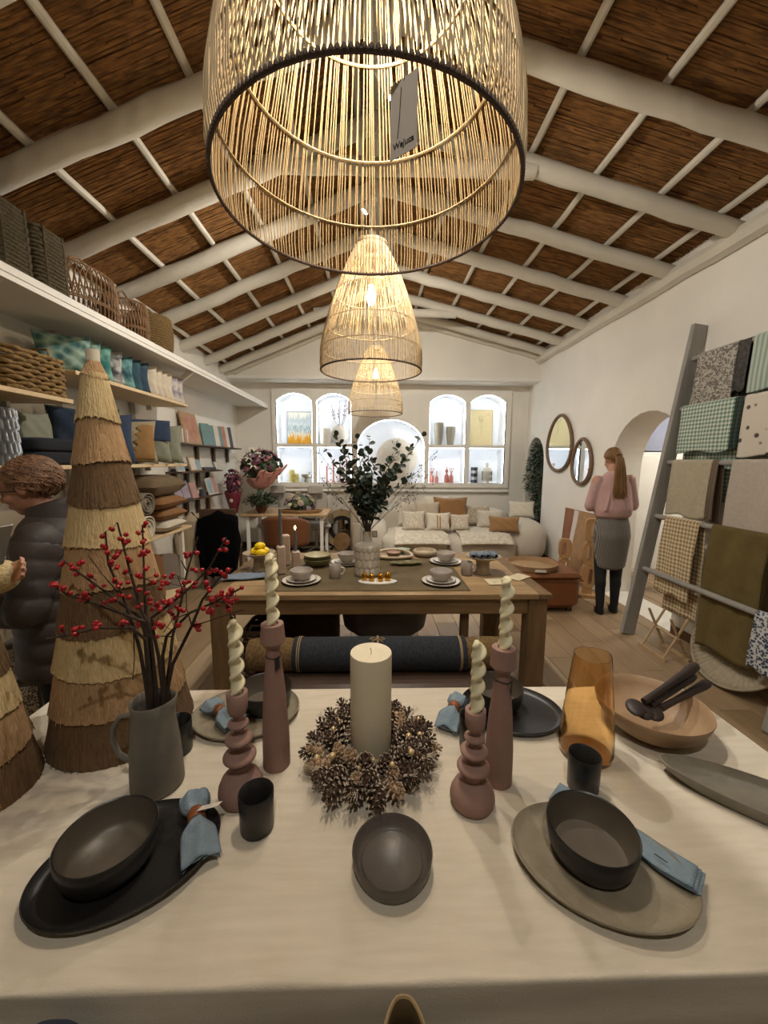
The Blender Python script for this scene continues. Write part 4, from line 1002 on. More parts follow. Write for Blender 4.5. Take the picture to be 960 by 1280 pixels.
# lidded baskets under the table
wick = mat('brown_wicker', '#3b2817', .85, .2, 1, (60, 60, 110), c2='#7b5c39', bump=.9, bscale=120)
def wicker_box(loc, L_, D_, H_, label, rz=0, handle=True, m=wick, group=None):
    t = T('wicker_basket', label, 'basket', loc, rz, group=group)
    b = MB(); rows = max(5, int(H_/.022)); per = int((L_+D_)*2/.03)
    def sq(u, k):
        # rounded rectangle
        a = 2*PI*u; c_, s_ = math.cos(a), math.sin(a); q = (abs(c_)**6+abs(s_)**6)**(-1/6); return (c_*q*L_/2*k, s_*q*D_/2*k)
    for j in range(rows):
        pts = []
        for i in range(per*2):
            x, y = sq(i/(per*2), 1+.03*j/rows); nrm = Vector((x/L_, y/D_, 0)).normalized(); o = .005*(1 if (i//2+j) % 2 else -1)
            pts.append((x+nrm.x*o, y+nrm.y*o, (j+.5)*H_/rows))
        b.tube(pts, H_/rows*.52, 4, closed=True)
    b.build('weave', m, t, angle=180)
    MB().box((0, 0, .006), (L_*.97, D_*.97, .012)).box((0, 0, H_*.55), (L_*.9, D_*.9, .005)).build('lining', m, t)
    MB().tube([(*sq(i/48, 1.04), H_) for i in range(48)], .011, 6, closed=True).build('rim', m, t)
    if handle:
        for s_ in (-1, 1): MB().tube([(s_*.07*-1, -D_/2*1.03*s_, H_-.02), (-.04*s_, -D_/2*1.06*s_, H_+.05), (.04*s_, -D_/2*1.06*s_, H_+.05), (.07*s_, -D_/2*1.03*s_, H_-.02)], .008, 6).build('handle', m, t)
    return t
wicker_box((-.50, 2.80, 0), .44, .36, .56, 'dark wicker basket with handles under the middle of the dining table')
wicker_box((-.72, 2.44, 0), .20, .26, .48, 'dark narrow wicker basket behind the table leg nearest the jug')
# ================================================================== SOFA, RIGHT SIDE
random.seed(31)
def pillow(loc, w_, h_, t_, m, label, rot=(0, 0, 0), cat='cushion', name='cushion', group=None, piping=None, fringe=0, sag=.0):
    """stuffed cushion: local x width, z height, y thickness; base at z=0"""
    b = MB(); n = 18
    for side in (-1, 1):
        def fn(u, v, side=side):
            x, z = 2*u-1, 2*v-1
            pinch = 1-.11*(1-abs(z)**1.5)*abs(x)**3; pinchz = 1-.11*(1-abs(x)**1.5)*abs(z)**3
            th = max(0, (1-x**4)*(1-z**4))**.5
            return (x*w_/2*pinch, side*t_/2*th*(1-.12*z)+sag*(z*z)*.1+.004*math.sin(x*9+z*7)*th, h_/2+z*h_/2*pinchz)
        b.grid(fn, n, n)
    bm_ = b
    t = T(name, label, cat, loc, group=group, rot=rot)
    o = bm_.build('cover', m, t, angle=180)
    if piping:
        pts = []
        for i in range(64):
            a = i/64*4; k = int(a); f_ = a-k; x, z = [(2*f_-1, -1), (1, 2*f_-1), (1-2*f_, 1), (-1, 1-2*f_)][k]
            pts.append((x*w_/2*(1-.11*(1-abs(z)**1.5)*abs(x)**3), 0, h_/2+z*h_/2*(1-.11*(1-abs(x)**1.5)*abs(z)**3)))
        MB().tube(pts, .005, 5, closed=True).build('piping', piping, t)
    return t
bouc = mat('cream_boucle', '#cbc3b4', .95, .06, 60, bump=.5, bscale=110); bouc2 = mat('greige_boucle', '#b8ab9b', .95, .06, 60, bump=.5, bscale=110)
sofa = T('sofa', 'cream boucle sofa with rounded arms and a bulging seat', 'sofa', (1.25, 6.2, 0))
def blob(c, d, p=.45, seg=36, rings=20):
    def fn(v):
        f_ = lambda q: math.copysign(abs(q)**p, q); return Vector((f_(v.x), f_(v.y), f_(v.z)))
    return MB().ell(c, (d[0]/2, d[1]/2, d[2]/2), seg, rings, fn=fn)
blob((-.02, .48, .44), (2.28, .40, .66), .4).build('backrest', bouc, sofa, angle=180)
blob((-.62, -.20, .25), (1.05, 1.05, .46), .5).build('seat_cushion', bouc, sofa, angle=180)
blob((.38, -.25, .25), (1.08, 1.1, .46), .5).build('seat_cushion', bouc, sofa, angle=180)
blob((1.12, -.18, .335), (.62, .95, .66), .72).build('armrest', bouc, sofa, angle=180)
blob((-1.2, -.06, .33), (.36, .8, .60), .6).build('armrest', bouc, sofa, angle=180)
def cush(px, pytop, y, w_, m, lab, rz=0, base=.495, t_=.14, piping=None, hmax=.5, tilt=-16):
    c = P(px, pytop, y=y+.12); h_ = min(hmax, (c.z-base)/math.cos(R(tilt)))
    return pillow((P(px, pytop+20, y=y).x, y, base), w_, h_, t_, m, lab, rot=(R(tilt), 0, R(rz)), piping=piping)
crm = mat('cream_cotton', '#d3cbbb', .95, .05, 30, bump=.2, bscale=160); ivy_ = mat('ivory_knit', '#c9bfae', .95, .15, 40, tex='voronoi', bump=.8, bscale=45)
oat = mat('oatmeal_linen', '#b7a996', .95, .1, 60, bump=.3, bscale=160); och = mat('ochre_velvet', '#8c6232', .7, .12, 10, sheen=.4); tanv = mat('camel_velvet', '#967043', .75, .1, 10, sheen=.4)
gstr = mat('golden_band', '#a5803f', .7, .1)
cush(547, 616, 6.27, .45, crm, 'plain cream cushion behind the ochre velvet cushion', 2)
cush(564, 617, 6.11, .55, och, 'ochre velvet cushion propped on the sofa back', -3, piping=och)
cush(512, 626, 6.27, .40, crm, 'big plain cream cushion at the rounded sofa end', 4)
cush(535, 627, 5.95, .40, oat, 'small oatmeal linen cushion in front of the ochre cushion', 2)
cush(517, 638, 5.79, .37, ivy_, 'cream textured lumbar cushion in front of the plain cream ones', 2)
cush(548, 640, 5.79, .38, crm, 'cream lumbar cushion with two golden bands', 0)
cush(575, 642, 5.79, .30, ivy_, 'knitted ivory cushion beside the golden banded one', -2)
cush(595, 631, 6.27, .48, mat('cable_knit', '#b5a893', .95, .2, 36, tex='voronoi', bump=.8, bscale=40), 'nubby beige cushion in the middle of the sofa', -4)
cush(612, 637, 6.02, .42, bouc, 'smooth cream cushion just behind the camel velvet cushion', -8)
cush(630, 645, 5.62, .45, tanv, 'camel velvet cushion leaning by the round sofa arm', -10, piping=tanv)
cush(652, 626, 6.26, .42, crm, 'large cream cushion perched above the round sofa arm', -12, base=.63)
# golden bands on the banded cushion
bq = [o for o in col.objects if o.get('label') == 'cream lumbar cushion with two golden bands'][0]
bh_ = max(q[2] for q in bq.children[0].bound_box)
for x in (-.03, .01): MB().grid(lambda u, v: (x+u*.018, -.072*max(0, (1-(2*v-1)**4))**.5*(1-.12*(2*v-1))-.003, bh_*(.06+.88*v)), 3, 16).build('golden_band', gstr, bq, thick=.001)
quilt = mat('cream_quilt', '#cfc6b4', .95, .12, 22, tex='voronoi', bump=.7, bscale=24)
for i, (cx, cy, w_, d_, lab) in enumerate([(.69, 5.70, .80, .80, 'cream tufted throw over the sofa seat behind the relief vase'), (1.62, 5.70, .76, .80, 'cream tufted throw over the sofa seat by the round arm')]):
    o = MB().grid(lambda u, v: (cx+(u-.5)*w_*(1-.1*v), cy+(v-.5)*d_, .505-.55*max(0, .20-v)-.012*abs(2*u-1)**4+.006*math.sin(u*40)*math.sin(v*34)), 44, 36).build('tufted_throw', quilt, angle=180, thick=.02)
    tag(o, lab, 'throw')
# side table behind the sofa end
st_ = T('side_table', 'small round white side table at the end of the sofa', 'side table', (-.09, 6.73, 0))
MB().lathe([(.001, .62), (.11, .62), (.12, .63), (.12, .65), (.11, .655), (.001, .655)], 28).build('top', white_m, st_, angle=50); MB().lathe([(.10, 0), (.10, .015), (.025, .03), (.025, .62)], 20, caps=(1, 1)).build('pedestal', white_m, st_, angle=50)
# leather pouf bench with tray
pf = T('leather_pouf', 'square caramel leather pouf behind the dining table corner', 'pouf', (1.78, 4.12, 0))
car = mat('caramel_leather', '#7a4a26', .5, .12, 8, bump=.1, bscale=40)
MB().box((0, 0, .20), (.72, .72, .32), .05).build('body', car, pf); MB().box((0, 0, .385), (.74, .74, .07), .03).build('top_cushion', car, pf)
MB().tube([(.37*a, .37*b_, .35) for a, b_ in ((-1, -1), (1, -1), (1, 1), (-1, 1))], .006, 6, closed=True).build('seam', car, pf)
for sx in (-.28, .28):
    for sy in (-.28, .28): MB().box((sx, sy, .02), (.05, .05, .04)).build('foot', dark_wood, pf)
c = P(637, 697, z=.42)
ty = T('round_tray', 'round wooden tray with a low rim and white label on the leather pouf', 'tray', (1.72, 4.02, .421))
tan_w = mat('tan_wood', '#9b7c58', .6, .15, 14)
MB().lathe([(.001, 0), (.24, 0), (.255, .006), (.265, .06), (.258, .062), (.245, .012), (.001, .010)], 40).build('body', tan_w, ty, angle=50)
MB().box((.02, -.264, .03), (.11, .003, .025), M=RM(0, 0, -8)).build('label', paper_m, ty, smooth=False)
# mirrors on the right wall
mir = mat('mirror_glass', '#e8ebec', .02, 0, metal=1); wal = mat('walnut_frame', '#6f543c', .5, .15, 20)
def egg_mirror(yc, zc, ry, rz_, rot, label):
    t = T('egg_mirror', label, 'mirror', (XR, yc, zc))
    def pt(a, k=1): 
        e = 1+.12*math.sin(a); x = ry*k*math.cos(a)*(1-.16*math.sin(a)); z = rz_*k*math.sin(a)
        return (x*math.cos(rot)-z*math.sin(rot), x*math.sin(rot)+z*math.cos(rot))
    n = 56
    MB().tube([(-.03, *pt(2*PI*i/n)) for i in range(n)], .024, 10, closed=True).build('frame', wal, t)
    MB().prism([pt(2*PI*i/n, .99) for i in range(n)], -.03, -.004, 'yz').build('glass', mir, t, smooth=False)
egg_mirror(5.66, 1.83, .37, .40, R(0), 'larger egg-shaped wall mirror with a walnut frame'); egg_mirror(5.01, 1.565, .23, .29, R(0), 'smaller egg-shaped wall mirror with a walnut frame, beside the doorway')
# painting leaning on the wall
pa = T('leaning_painting', 'unframed canvas with terracotta and white fields leaning on the wall behind carved sculptures', 'painting', (2.665, 4.95, .0), rot=(0, R(3.5), 0))
terra = mat('terracotta_paint', '#8f5f45', .8, .2, 6); wht = mat('white_paint_stripe', '#d6cdc6', .8, .05); sandp = mat('sand_relief_paint', '#a88560', .85, .2, 9, bump=.8, bscale=14)
MB().box((.012, 0, .46), (.024, .78, .92)).build('canvas', terra, pa, smooth=False)
b = MB(); ns = 20
def stripe(y0f, y1f, name, m, off):
    b = MB(); L_ = []; Rr = []
    for i in range(ns+1): z = .004+.912*i/ns; L_.append((y0f(z), z)); Rr.append((y1f(z), z))
    b.prism(L_+Rr[::-1], -off, .0, 'yz'); b.build(name, m, pa, smooth=False)
stripe(lambda z: .06+.035*math.sin(z*5), lambda z: .17+.03*math.sin(z*4+1), 'white_stripe', wht, .003)
stripe(lambda z: -.385, lambda z: .05+.035*math.sin(z*5), 'relief_field', sandp, .005)
# carved sculptures
carv = mat('carved_teak', '#a07748', .6, .2, 1, (24, 24, 5), c2='#b68f5f', bump=.3, bscale=40)
def sculpture(px, py, H, n, label, rz=0):
    c = P(px, py, z=0); t = T('wooden_sculpture', label, 'sculpture', (c.x, c.y, 0), rz)
    MB().box((0, 0, .02), (.22, .17, .04), .004).build('base', carv, t)
    h = (H-.04-.08)/n
    b = MB(); b.box((0, 0, .075), (.10, .07, .09), .01); b.build('neck', carv, t)
    for i in range(n):
        z0 = .11+i*h; w_ = .145
        out = [(w_/2*math.copysign(abs(math.cos(a))**.5, math.cos(a)), z0+h/2+h*.49*math.copysign(abs(math.sin(a))**.7, math.sin(a))) for a in [2*PI*k/36 for k in range(36)]]
        dx = .016*(-1)**i
        hol = [(dx+.024*math.copysign(abs(math.cos(a))**.5, math.cos(a)), z0+h/2+h*.33*math.copysign(abs(math.sin(a))**.7, math.sin(a))) for a in [2*PI*k/28 for k in range(28)]]
        MB().prism(out, -.045, .045, 'xz', holes=[hol]).build('carved_link', carv, t, angle=50)
    return t
sculpture(703, 732, .62, 2, 'shorter carved wooden sculpture of two open links on a square base', R(-20)); sculpture(733, 745, .93, 3, 'taller carved wooden sculpture of three open links on a square base', R(-20))
# radiator-like white panel beside the doorway
rd = T('radiator', 'slim white ribbed radiator standing against the wall beside the doorway', 'radiator', (2.715, 4.465, 0))
for i in range(3): MB().box((0, -.03+.045*i, .42), (.035, .04, .76), .012).build('rib', white_m, rd)
MB().box((0, .015, .03), (.05, .15, .06), .01).build('foot', white_m, rd)
# plant in the recess
pt_ = T('potted_tree', 'bushy dark green potted tree in the arched wall recess', 'plant', (2.93, 6.55, 0))
MB().lathe([(.001, 0), (.12, 0), (.16, .28), (.165, .3), (.15, .3), (.14, .27), (.001, .26)], 24).build('pot', mat('grey_pot', '#8d8a84', .7, .1), pt_, angle=50)
b = MB()
for i in range(4): b.tube([(jit(.02), jit(.02), .25), (jit(.06), jit(.06), .9), (jit(.12), jit(.14), 1.6)], [.014, .011, .006], 6)
b.build('trunk', bark, pt_)
dleaf = mat('dark_green_leaf', '#2b3b2c', .55, .35, 20, c2='#4b5d45')
MB().ell((.02, 0, 1.05), (.09, .11, .70), 18, 14).build('foliage_core', dleaf, pt_)
b = MB()
for i in range(4600):
    z = random.uniform(.35, 1.92); rr = .30*math.sin(PI*min(1, max(.12, (z-.2)/1.85)))**.6; a = random.uniform(0, 2*PI); r_ = rr*math.sqrt(random.random())
    c = Vector((r_*math.cos(a)*.95-.03, r_*math.sin(a), z)); d = Vector((math.cos(a+jit(.8)), math.sin(a+jit(.8)), jit(.7)-.2)).normalized(); s_ = d.cross(Vector((0, 0, 1))).normalized()*.017; L_ = random.uniform(.06, .10)
    if c.x > .05 or (z < 1.06 and c.x < -.12): continue
    if c.x > -.30:
        hw = .35 if z < 1.5 else .35*math.sqrt(max(0, 1-((z+.06-1.55)/.42)**2)) if z > 1.55 else .34
        if abs(c.y)+.07 > hw or z > 1.86: continue
        d.y *= .3
    b.add([c, c+d*L_*.5+s_, c+d*L_, c+d*L_*.5-s_+Vector((0, 0, .006))], [(0, 1, 2), (0, 2, 3)])
o = b.build('foliage', dleaf, pt_, smooth=False, fixn=False); o['kind'] = 'stuff'
# ---- ladder with textiles
lad_m = mat('grey_wash_wood', '#8d8a84', .7, .12, 1, (40, 40, 5), c2='#a09d96', bump=.2, bscale=50)
LB, LT = Vector((2.32, 3.28, 0)), Vector((2.69, 3.24, 2.68))
ld = T('display_ladder', 'grey wooden display ladder leaning on the wall, hung with textiles', 'ladder', LB)
def lx(z): return LB.x+(LT.x-LB.x)*z/LT.z
lean = math.atan2(LT.x-LB.x, LT.z)
LL = (LT-LB).length
for y in (0, -1.30): MB().box((0, y, LL/2-.004), (.115, .042, LL), .004, M=RM(0, math.degrees(lean), 0)).build('rail', lad_m, ld, loc=(0, 0, .008))
RZ = [.62, 1.09, 1.555, 2.0, 2.41]
for z in RZ: MB().tube([(lx(z)-LB.x, .05, z), (lx(z)-LB.x, -1.33, z)], .021, 12).build('rung', lad_m, ld)
def hang(zr, y0, y1, front, back, m, label, fold=0, off=.0, tag_=False, fringe=False, wav=.006, slant=0):
    """cloth laid over a rung: front panel towards the room (-x), back panel behind"""
    x0 = lx(zr); t = T('hanging_textile', label, 'textile', (x0, (y0+y1)/2, zr)); w_ = abs(y1-y0)
    rr = .024+off; n = 40
    path = []
    for i in range(26): path.append((-rr-.02*min(1, (1-i/25)*1.0)*0, -front*(1-i/25)))
    for i in range(9): a = PI-PI*i/8; path.append((rr*math.cos(a), rr*math.sin(a)))
    for i in range(20): path.append((rr+.0, -back*i/19))
    nn = len(path)
    ph = random.uniform(0, 6)
    def fn(u, v):
        f_ = v*(nn-1); i = min(int(f_), nn-2); a, c = path[i], path[i+1]; q = f_-i
        x, z = lerp(a[0], c[0], q), lerp(a[1], c[1], q); depth = min(1, max(0, -z)/.25)
        sgn = -1 if x < 0 else 1
        x += sgn*(abs(math.sin(u*7+ph+z*1.5))*wav*depth*2+.004*depth)+(-lean*z*0)
        # panels hang plumb from a leaning rung
        yy = (u-.5)*w_*(1-.03*depth*math.sin(u*5))+slant*z*(1 if x < 0 else 0)
        return (x, yy, z-(.01*math.sin(u*9+ph) if v < .02 else 0))
    MB().grid(fn, 26, 60).build('cloth', m, t, angle=180, thick=.004+.003*fold)
    if fringe:
        b = MB()
        for k in range(60):
            z = -front*k/60; b.tube([(-rr-.012, -w_/2+.002, z), (-rr-.014+jit(.006), -w_/2-.018+jit(.006), z-.008)], .0013, 3)
        for k in range(50):
            y = -w_/2+w_*k/50; b.tube([(-rr-.014, y+slant*-front, -front+.002), (-rr-.016+jit(.01), y+jit(.004)+slant*-front, -front-.02+jit(.006))], .0013, 3)
        o = b.build('fringe', m, t); o['kind'] = 'stuff'
    if tag_: MB().box((-rr-.03, -w_/2-.01, -.20), (.001, .035, .055), M=RM(12, 0, 8)).build('paper_tag', paper_m, t, smooth=False)
    return t
YL = 3.22
k_ = 2*PI
pais = mat('grey_paisley', '#6f6a63', .95, .1, 26, tex='wave', detail=14, c2='#b3ada2', sharp=.2); blk = mat('black_floral', '#2a2828', .95, .1, 40, c2='#5a5754')
gst = mat('green_stripe', '#8fa294', .95, .1, k_/.036, (0, 1, 0), tex='stripe', c2='#b9c3b6'); ggr = mat('green_gingham', '#d3d7c9', .95, .1, k_/.030, (0, 1, 1), tex='gingham', c2='#5b8174', sharp=.5)
dteal = mat('dark_teal_check', '#37453f', .95, .1, k_/.03, (0, 1, 1), tex='gingham', c2='#22302c', sharp=.5); flo = mat('cream_floral', '#d2c9bb', .95, .1, 13, tex='voronoi', c2='#d2c9bb')
# small printed flowers for the cream floral cloth
nt = flo.node_tree; rp = [n_ for n_ in nt.nodes if n_.type == 'VALTORGB'][0]
rp.color_ramp.elements[0].color = (*S('#4e4440'), 1); rp.color_ramp.elements[1].color = (*S('#d2c9bb'), 1); rp.color_ramp.elements[0].position = .16; rp.color_ramp.elements[1].position = .24
bei = mat('beige_slub_linen', '#b0a68f', .95, .1, 40, bump=.35, bscale=120); grl = mat('pale_grey_linen', '#b7ada0', .95, .08, 40, bump=.35, bscale=120)
ygg = mat('mustard_gingham', '#d8ccae', .95, .1, k_/.032, (0, 1, 1), tex='gingham', c2='#927344', sharp=.5); oli = mat('olive_linen', '#5d4f29', .95, .15, 10, c2='#6f6035', bump=.5, bscale=150); brn = mat('brown_linen', '#6c5d4c', .95, .1, 30)
bwp = mat('blue_white_print', '#2f3a52', .95, .1, 62, tex='voronoi', c2='#c9cbc9', sharp=.15)
def yat(px, py, z): return P(px, py, x=lx(z)-.03).y
hang(2.41, yat(872, 447, 2.41), yat(923, 425, 2.41), .40, .45, pais, 'grey paisley cloth on the top ladder rung')
hang(2.41, yat(918, 425, 2.41)-.02, yat(939, 420, 2.41), .34, .55, blk, 'dark floral cloth on the top rung between the paisley and the striped cloth', off=-.004)
hang(2.41, yat(943, 420, 2.41), 2.18, .36, .4, gst, 'green striped cloth on the top ladder rung')
hang(2.0, min(3.225, yat(845, 512, 2.0)), yat(919, 497, 2.0), .36, .74, ggr, 'green gingham cloth folded over the second ladder rung')
hang(2.0, yat(914, 497, 2.0)-.03, yat(929, 497, 2.0), .34, .72, dteal, 'dark teal check cloth on the second rung beside the green gingham', off=-.004)
hang(2.0, yat(931, 497, 2.0), 2.2, .40, .4, flo, 'cream cloth printed with dark flowers on the second ladder rung')
hang(1.555, yat(840, 573, 1.555), yat(890, 573, 1.555), .43, .40, bei, 'beige slub linen cloth on the third ladder rung')
hang(1.555, yat(887, 573, 1.555), yat(893, 573, 1.555)-.03, .42, .45, brn, 'narrow brown cloth edge next to the beige linen on the third rung', off=-.004)
hang(1.555, yat(915, 573, 1.555), 2.2, .47, .4, grl, 'pale grey linen cloth on the third ladder rung')
hang(1.09, yat(831, 645, 1.09), yat(874, 652, 1.09), .62, .78, ygg, 'mustard gingham cloth with a paper tag on the fourth ladder rung', tag_=True, slant=-.05)
hang(1.09, yat(889, 655, 1.09), 2.26, 1.09-P(905, 822, x=lx(1.09)-.03).z, .88, oli, 'olive linen throw with frayed edge on the fourth ladder rung', fringe=True, wav=.008)
hang(.62, 2.23, 2.03, .34, .3, bwp, 'blue and white printed cloth on the lowest ladder rung')
# wooden rack under the ladder
rk = T('wooden_rack', 'small pale wooden drying rack standing under the gingham cloth', 'rack', (2.34, 2.92, 0))
pine = mat('pale_beech', '#b59a75', .6, .1, 20)
for y in (-.12, .12):
    MB().tube([(-.05, y, .012), (.12, y, .34)], .010, 6).build('leg', pine, rk); MB().tube([(.14, y, .012), (-.02, y, .34)], .010, 6).build('leg', pine, rk)
MB().box((-.05, 0, .012), (.022, .30, .022)).build('bar', pine, rk, smooth=False); MB().box((.14, 0, .012), (.022, .30, .022)).build('bar', pine, rk, smooth=False); MB().tube([(.05, -.14, .18), (.05, .14, .18)], .008, 6).build('bar', pine, rk)
# big ribbed round tray leaning under the ladder
bt = T('ribbed_wall_disc', 'large round ribbed straw disc leaning under the ladder', 'wall disc', (2.425, 2.47, .006), rot=(0, R(-60), 0))
rib_m = mat('bleached_straw', '#a2967f', .8, .15, 30)
def disc(u, v):
    a = 2*PI*u; r_ = .34*v; z = .04*v**2+.006*v*math.cos(a*60); return (.34+r_*math.cos(a), r_*math.sin(a), z)
MB().grid(disc, 240, 10, closed=True).build('ribs', rib_m, bt, angle=180, thick=.006)
MB().tube([(.34+.34*math.cos(2*PI*i/60), .34*math.sin(2*PI*i/60), .04) for i in range(60)], .010, 6, closed=True).build('rim', rib_m, bt)
# ================================================================== LEFT WALL SHELVING
random.seed(41)
SX = -1.95
tsh = T('top_shelf', 'deep white shelf running along the whole wall above the cushions', 'shelf', (-2.125, 0, 0))
MB().box((0, (YF+YB)/2, 2.505), (.55, YB-YF, .045), .004).build('board', white_m, tsh)
MB().box((.26, (YF+YB)/2, 2.47), (.02, YB-YF, .03)).build('lip', white_m, tsh, smooth=False)
for y in (1.2, 2.157, 4.28):
    MB().box((0, 0, 0), (.60, .04, .05), M=TR(-.02, y, 2.32) @ RM(0, -38, 0)).build('bracket', white_m, tsh, smooth=False)
def shelf(z, y0, y1, label, depth=.40):
    t = T('shelf', label, 'shelf', (SX-depth/2, (y0+y1)/2, z))
    MB().box((0, 0, -.014), (depth, y1-y0, .028), .003).build('board', shelf_m, t)
    for y in (-(y1-y0)/2+.15, (y1-y0)/2-.1):
        MB().box((-depth/2+.05, y, -.05), (.05, .025, .045)).build('bracket', post_m, t, smooth=False)
    return t
shelf(1.935, .9, 2.62, 'pale pine shelf carrying the woven baskets'); shelf(2.13, 2.66, 4.2, 'pale pine shelf carrying the row of small patterned cushions')
shelf(1.515, .9, 2.62, 'pale pine shelf carrying the fluted glass vases'); shelf(1.515, 2.64, 4.1, 'pale pine shelf carrying the blue and sage cushions')
shelf(.865, 2.2, 4.12, 'pale pine shelf carrying stacked cushions and rolled throws'); shelf(.25, 2.2, 4.1, 'low pine shelf carrying the tan boards')
for y in (1.1, 2.35, 3.05, 3.95):
    u_ = T('shelf_upright', 'white timber wall upright behind the pine shelves', 'upright', (-2.362, y, 0), group='white wall uprights')
    MB().box((0, 0, 1.24), (.05, .05, 2.48), .003).build('post', post_m, u_, smooth=False)
for y in (2.35, 3.05, 3.95):
    u_ = T('shelf_upright', 'short white front post between the two lowest pine shelves', 'upright', (-1.985, y, .25), group='white front posts')
    MB().box((0, 0, .293), (.04, .04, .586), .003).build('post', post_m, u_, smooth=False)
# ---- baskets on the top shelf
seag = mat('grey_seagrass', '#5d5038', .9, .25, 1, (70, 70, 90), c2='#8b7b5a', bump=.9, bscale=110); ratt = mat('brown_rattan', '#6d4e31', .6, .2, 30, c2='#8c6a46'); seag2 = mat('golden_seagrass', '#7d6138', .9, .25, 1, (60, 60, 110), c2='#b08e58', bump=.9, bscale=120)
ZS = 2.53
def basket_box(y0, y1, h, label):
    t = T('seagrass_basket', label, 'basket', (-2.10, (y0+y1)/2, ZS)); L_ = y1-y0-.018; D_ = .36
    b = MB()
    rows = 16; per = 60
    for j in range(rows):
        pts = []
        for i in range(per):
            a = 2*PI*i/per; c_, s_ = math.cos(a), math.sin(a); q = (abs(c_)**5+abs(s_)**5)**(-1/5); o = .004*(1 if (i+j) % 2 else -1)
            k = 1-.03*(j/rows)**3
            pts.append((c_*q*(D_/2*k+o), s_*q*(L_/2*k+o), (j+.5)*h/rows))
        b.tube(pts, h/rows*.56, 4, closed=True)
    b.build('weave', seag, t, angle=180)
    MB().box((0, 0, .01), (D_*.95, L_*.95, .02)).box((0, 0, h*.96), (D_*.94, L_*.94, .02), .008).build('lid', seag, t)
    for s_ in (-.3, .3): MB().tube([(D_/2+.006, s_*L_, .01), (D_/2+.006, s_*L_, h), (-D_/2, s_*L_, h+.008)], .006, 5).build('strap', seag, t)
basket_box(1.86, 2.13, .36, 'grey seagrass lidded basket at the start of the top shelf'); basket_box(2.14, 2.40, .36, 'tall grey seagrass lidded basket, second on the top shelf'); basket_box(2.41, 2.66, .36, 'grey seagrass lidded basket beside the arched rattan ones')
def arch_basket(yc, L_, h, label, D_=.34, x=-2.09, z=ZS):
    t = T('rattan_basket', label, 'basket', (x, yc, z))
    b = MB()
    def edge(a): return (D_/2*math.cos(a), L_/2*math.sin(a))
    n = 46
    for i in range(n):
        a = 2*PI*i/n; a2 = a+2*PI*3/n
        p0 = edge(a); p1 = edge(a2); mid = edge((a+a2)/2)
        b.tube([(p0[0], p0[1], 0), (p0[0]*1.06, p0[1]*1.06, h*.4), (lerp(p0[0], mid[0], .4)*1.04, lerp(p0[1], mid[1], .4)*1.04, h*.78), (mid[0]*.96, mid[1]*.96, h), (lerp(p1[0], mid[0], .4)*1.04, lerp(p1[1], mid[1], .4)*1.04, h*.78), (p1[0]*1.06, p1[1]*1.06, h*.4), (p1[0], p1[1], 0)], .0052, 5)
    o = b.build('arched_canes', ratt, t)
    for zz, k in ((.01, 1), (h*.3, 1.05), (h*.34, 1.05), (h*.98, .97)): MB().tube([(edge(2*PI*i/40)[0]*k, edge(2*PI*i/40)[1]*k, zz) for i in range(40)], .006, 5, closed=True).build('hoop', ratt, t)
    MB().lathe([(.001, .003), (1, .003), (1, .009), (.001, .009)], 30, shape=oval(D_/2*.97, L_/2*.97)).build('base', ratt, t)
    MB().tube([(0, -L_*.22, h*.97), (0, -L_*.17, h+.07), (0, 0, h+.10), (0, L_*.17, h+.07), (0, L_*.22, h*.97)], .008, 6).build('handle', ratt, t)
arch_basket(2.985, .54, .33, 'wide rattan basket of overlapping arches on the top shelf'); arch_basket(3.455, .30, .31, 'narrow rattan basket of overlapping arches on the top shelf')
t = T('round_basket', 'golden round seagrass basket with a handle, last on the top shelf', 'basket', (-2.09, 3.83, ZS))
b = MB(); rows = 16
for j in range(rows):
    zz = (j+.5)*.33/rows; r_ = .165*(1+.10*math.sin(PI*j/rows))
    b.tube([((r_+.004*(1 if (i+j) % 2 else -1))*math.cos(2*PI*i/48), (r_+.004*(1 if (i+j) % 2 else -1))*math.sin(2*PI*i/48), zz) for i in range(48)], .012, 4, closed=True)
b.build('weave', seag2, t, angle=180); MB().lathe([(.001, .005), (.16, .005), (.16, .012), (.001, .012)], 24).build('base', seag2, t)
MB().tube([(0, -.165, .3), (0, -.15, .37), (0, 0, .40), (0, .15, .37), (0, .165, .3)], .009, 6).build('handle', seag2, t)
# ---- baskets on the pine shelf
arch_basket(1.995, .22, .40, 'rattan basket of bent canes beside the chunky woven basket', x=-2.10, z=1.935, D_=.28)
t = T('woven_basket', 'chunky water-hyacinth basket with loop handles on the pine shelf', 'basket', (-2.14, 2.415, 1.937))
hya = mat('water_hyacinth', '#5f4728', .85, .25, 40, c2='#a3834f', bump=.6, bscale=60)
b = MB(); rows = 9
for j in range(rows):
    pts = []
    for i in range(56):
        a = 2*PI*i/56; c_, s_ = math.cos(a), math.sin(a); q = (abs(c_)**5+abs(s_)**5)**(-1/5); o = .010*(1 if (i//2+j) % 2 else -1)
        pts.append((c_*q*(.16+o), s_*q*(.215+o), .012+j*.0265))
    b.tube(pts, .0135, 6, closed=True)
b.build('weave', hya, t, angle=180); MB().box((0, 0, .012), (.30, .41, .02)).box((0, 0, .15), (.28, .40, .01)).build('lining', seag2, t)
MB().tube([(-.06, .205, .23), (-.05, .215, .31), (.05, .215, .31), (.06, .205, .23)], .008, 6).build('handle', hya, t); MB().tube([(-.06, -.205, .23), (-.05, -.215, .31), (.05, -.215, .31), (.06, -.205, .23)], .008, 6).build('handle', hya, t)
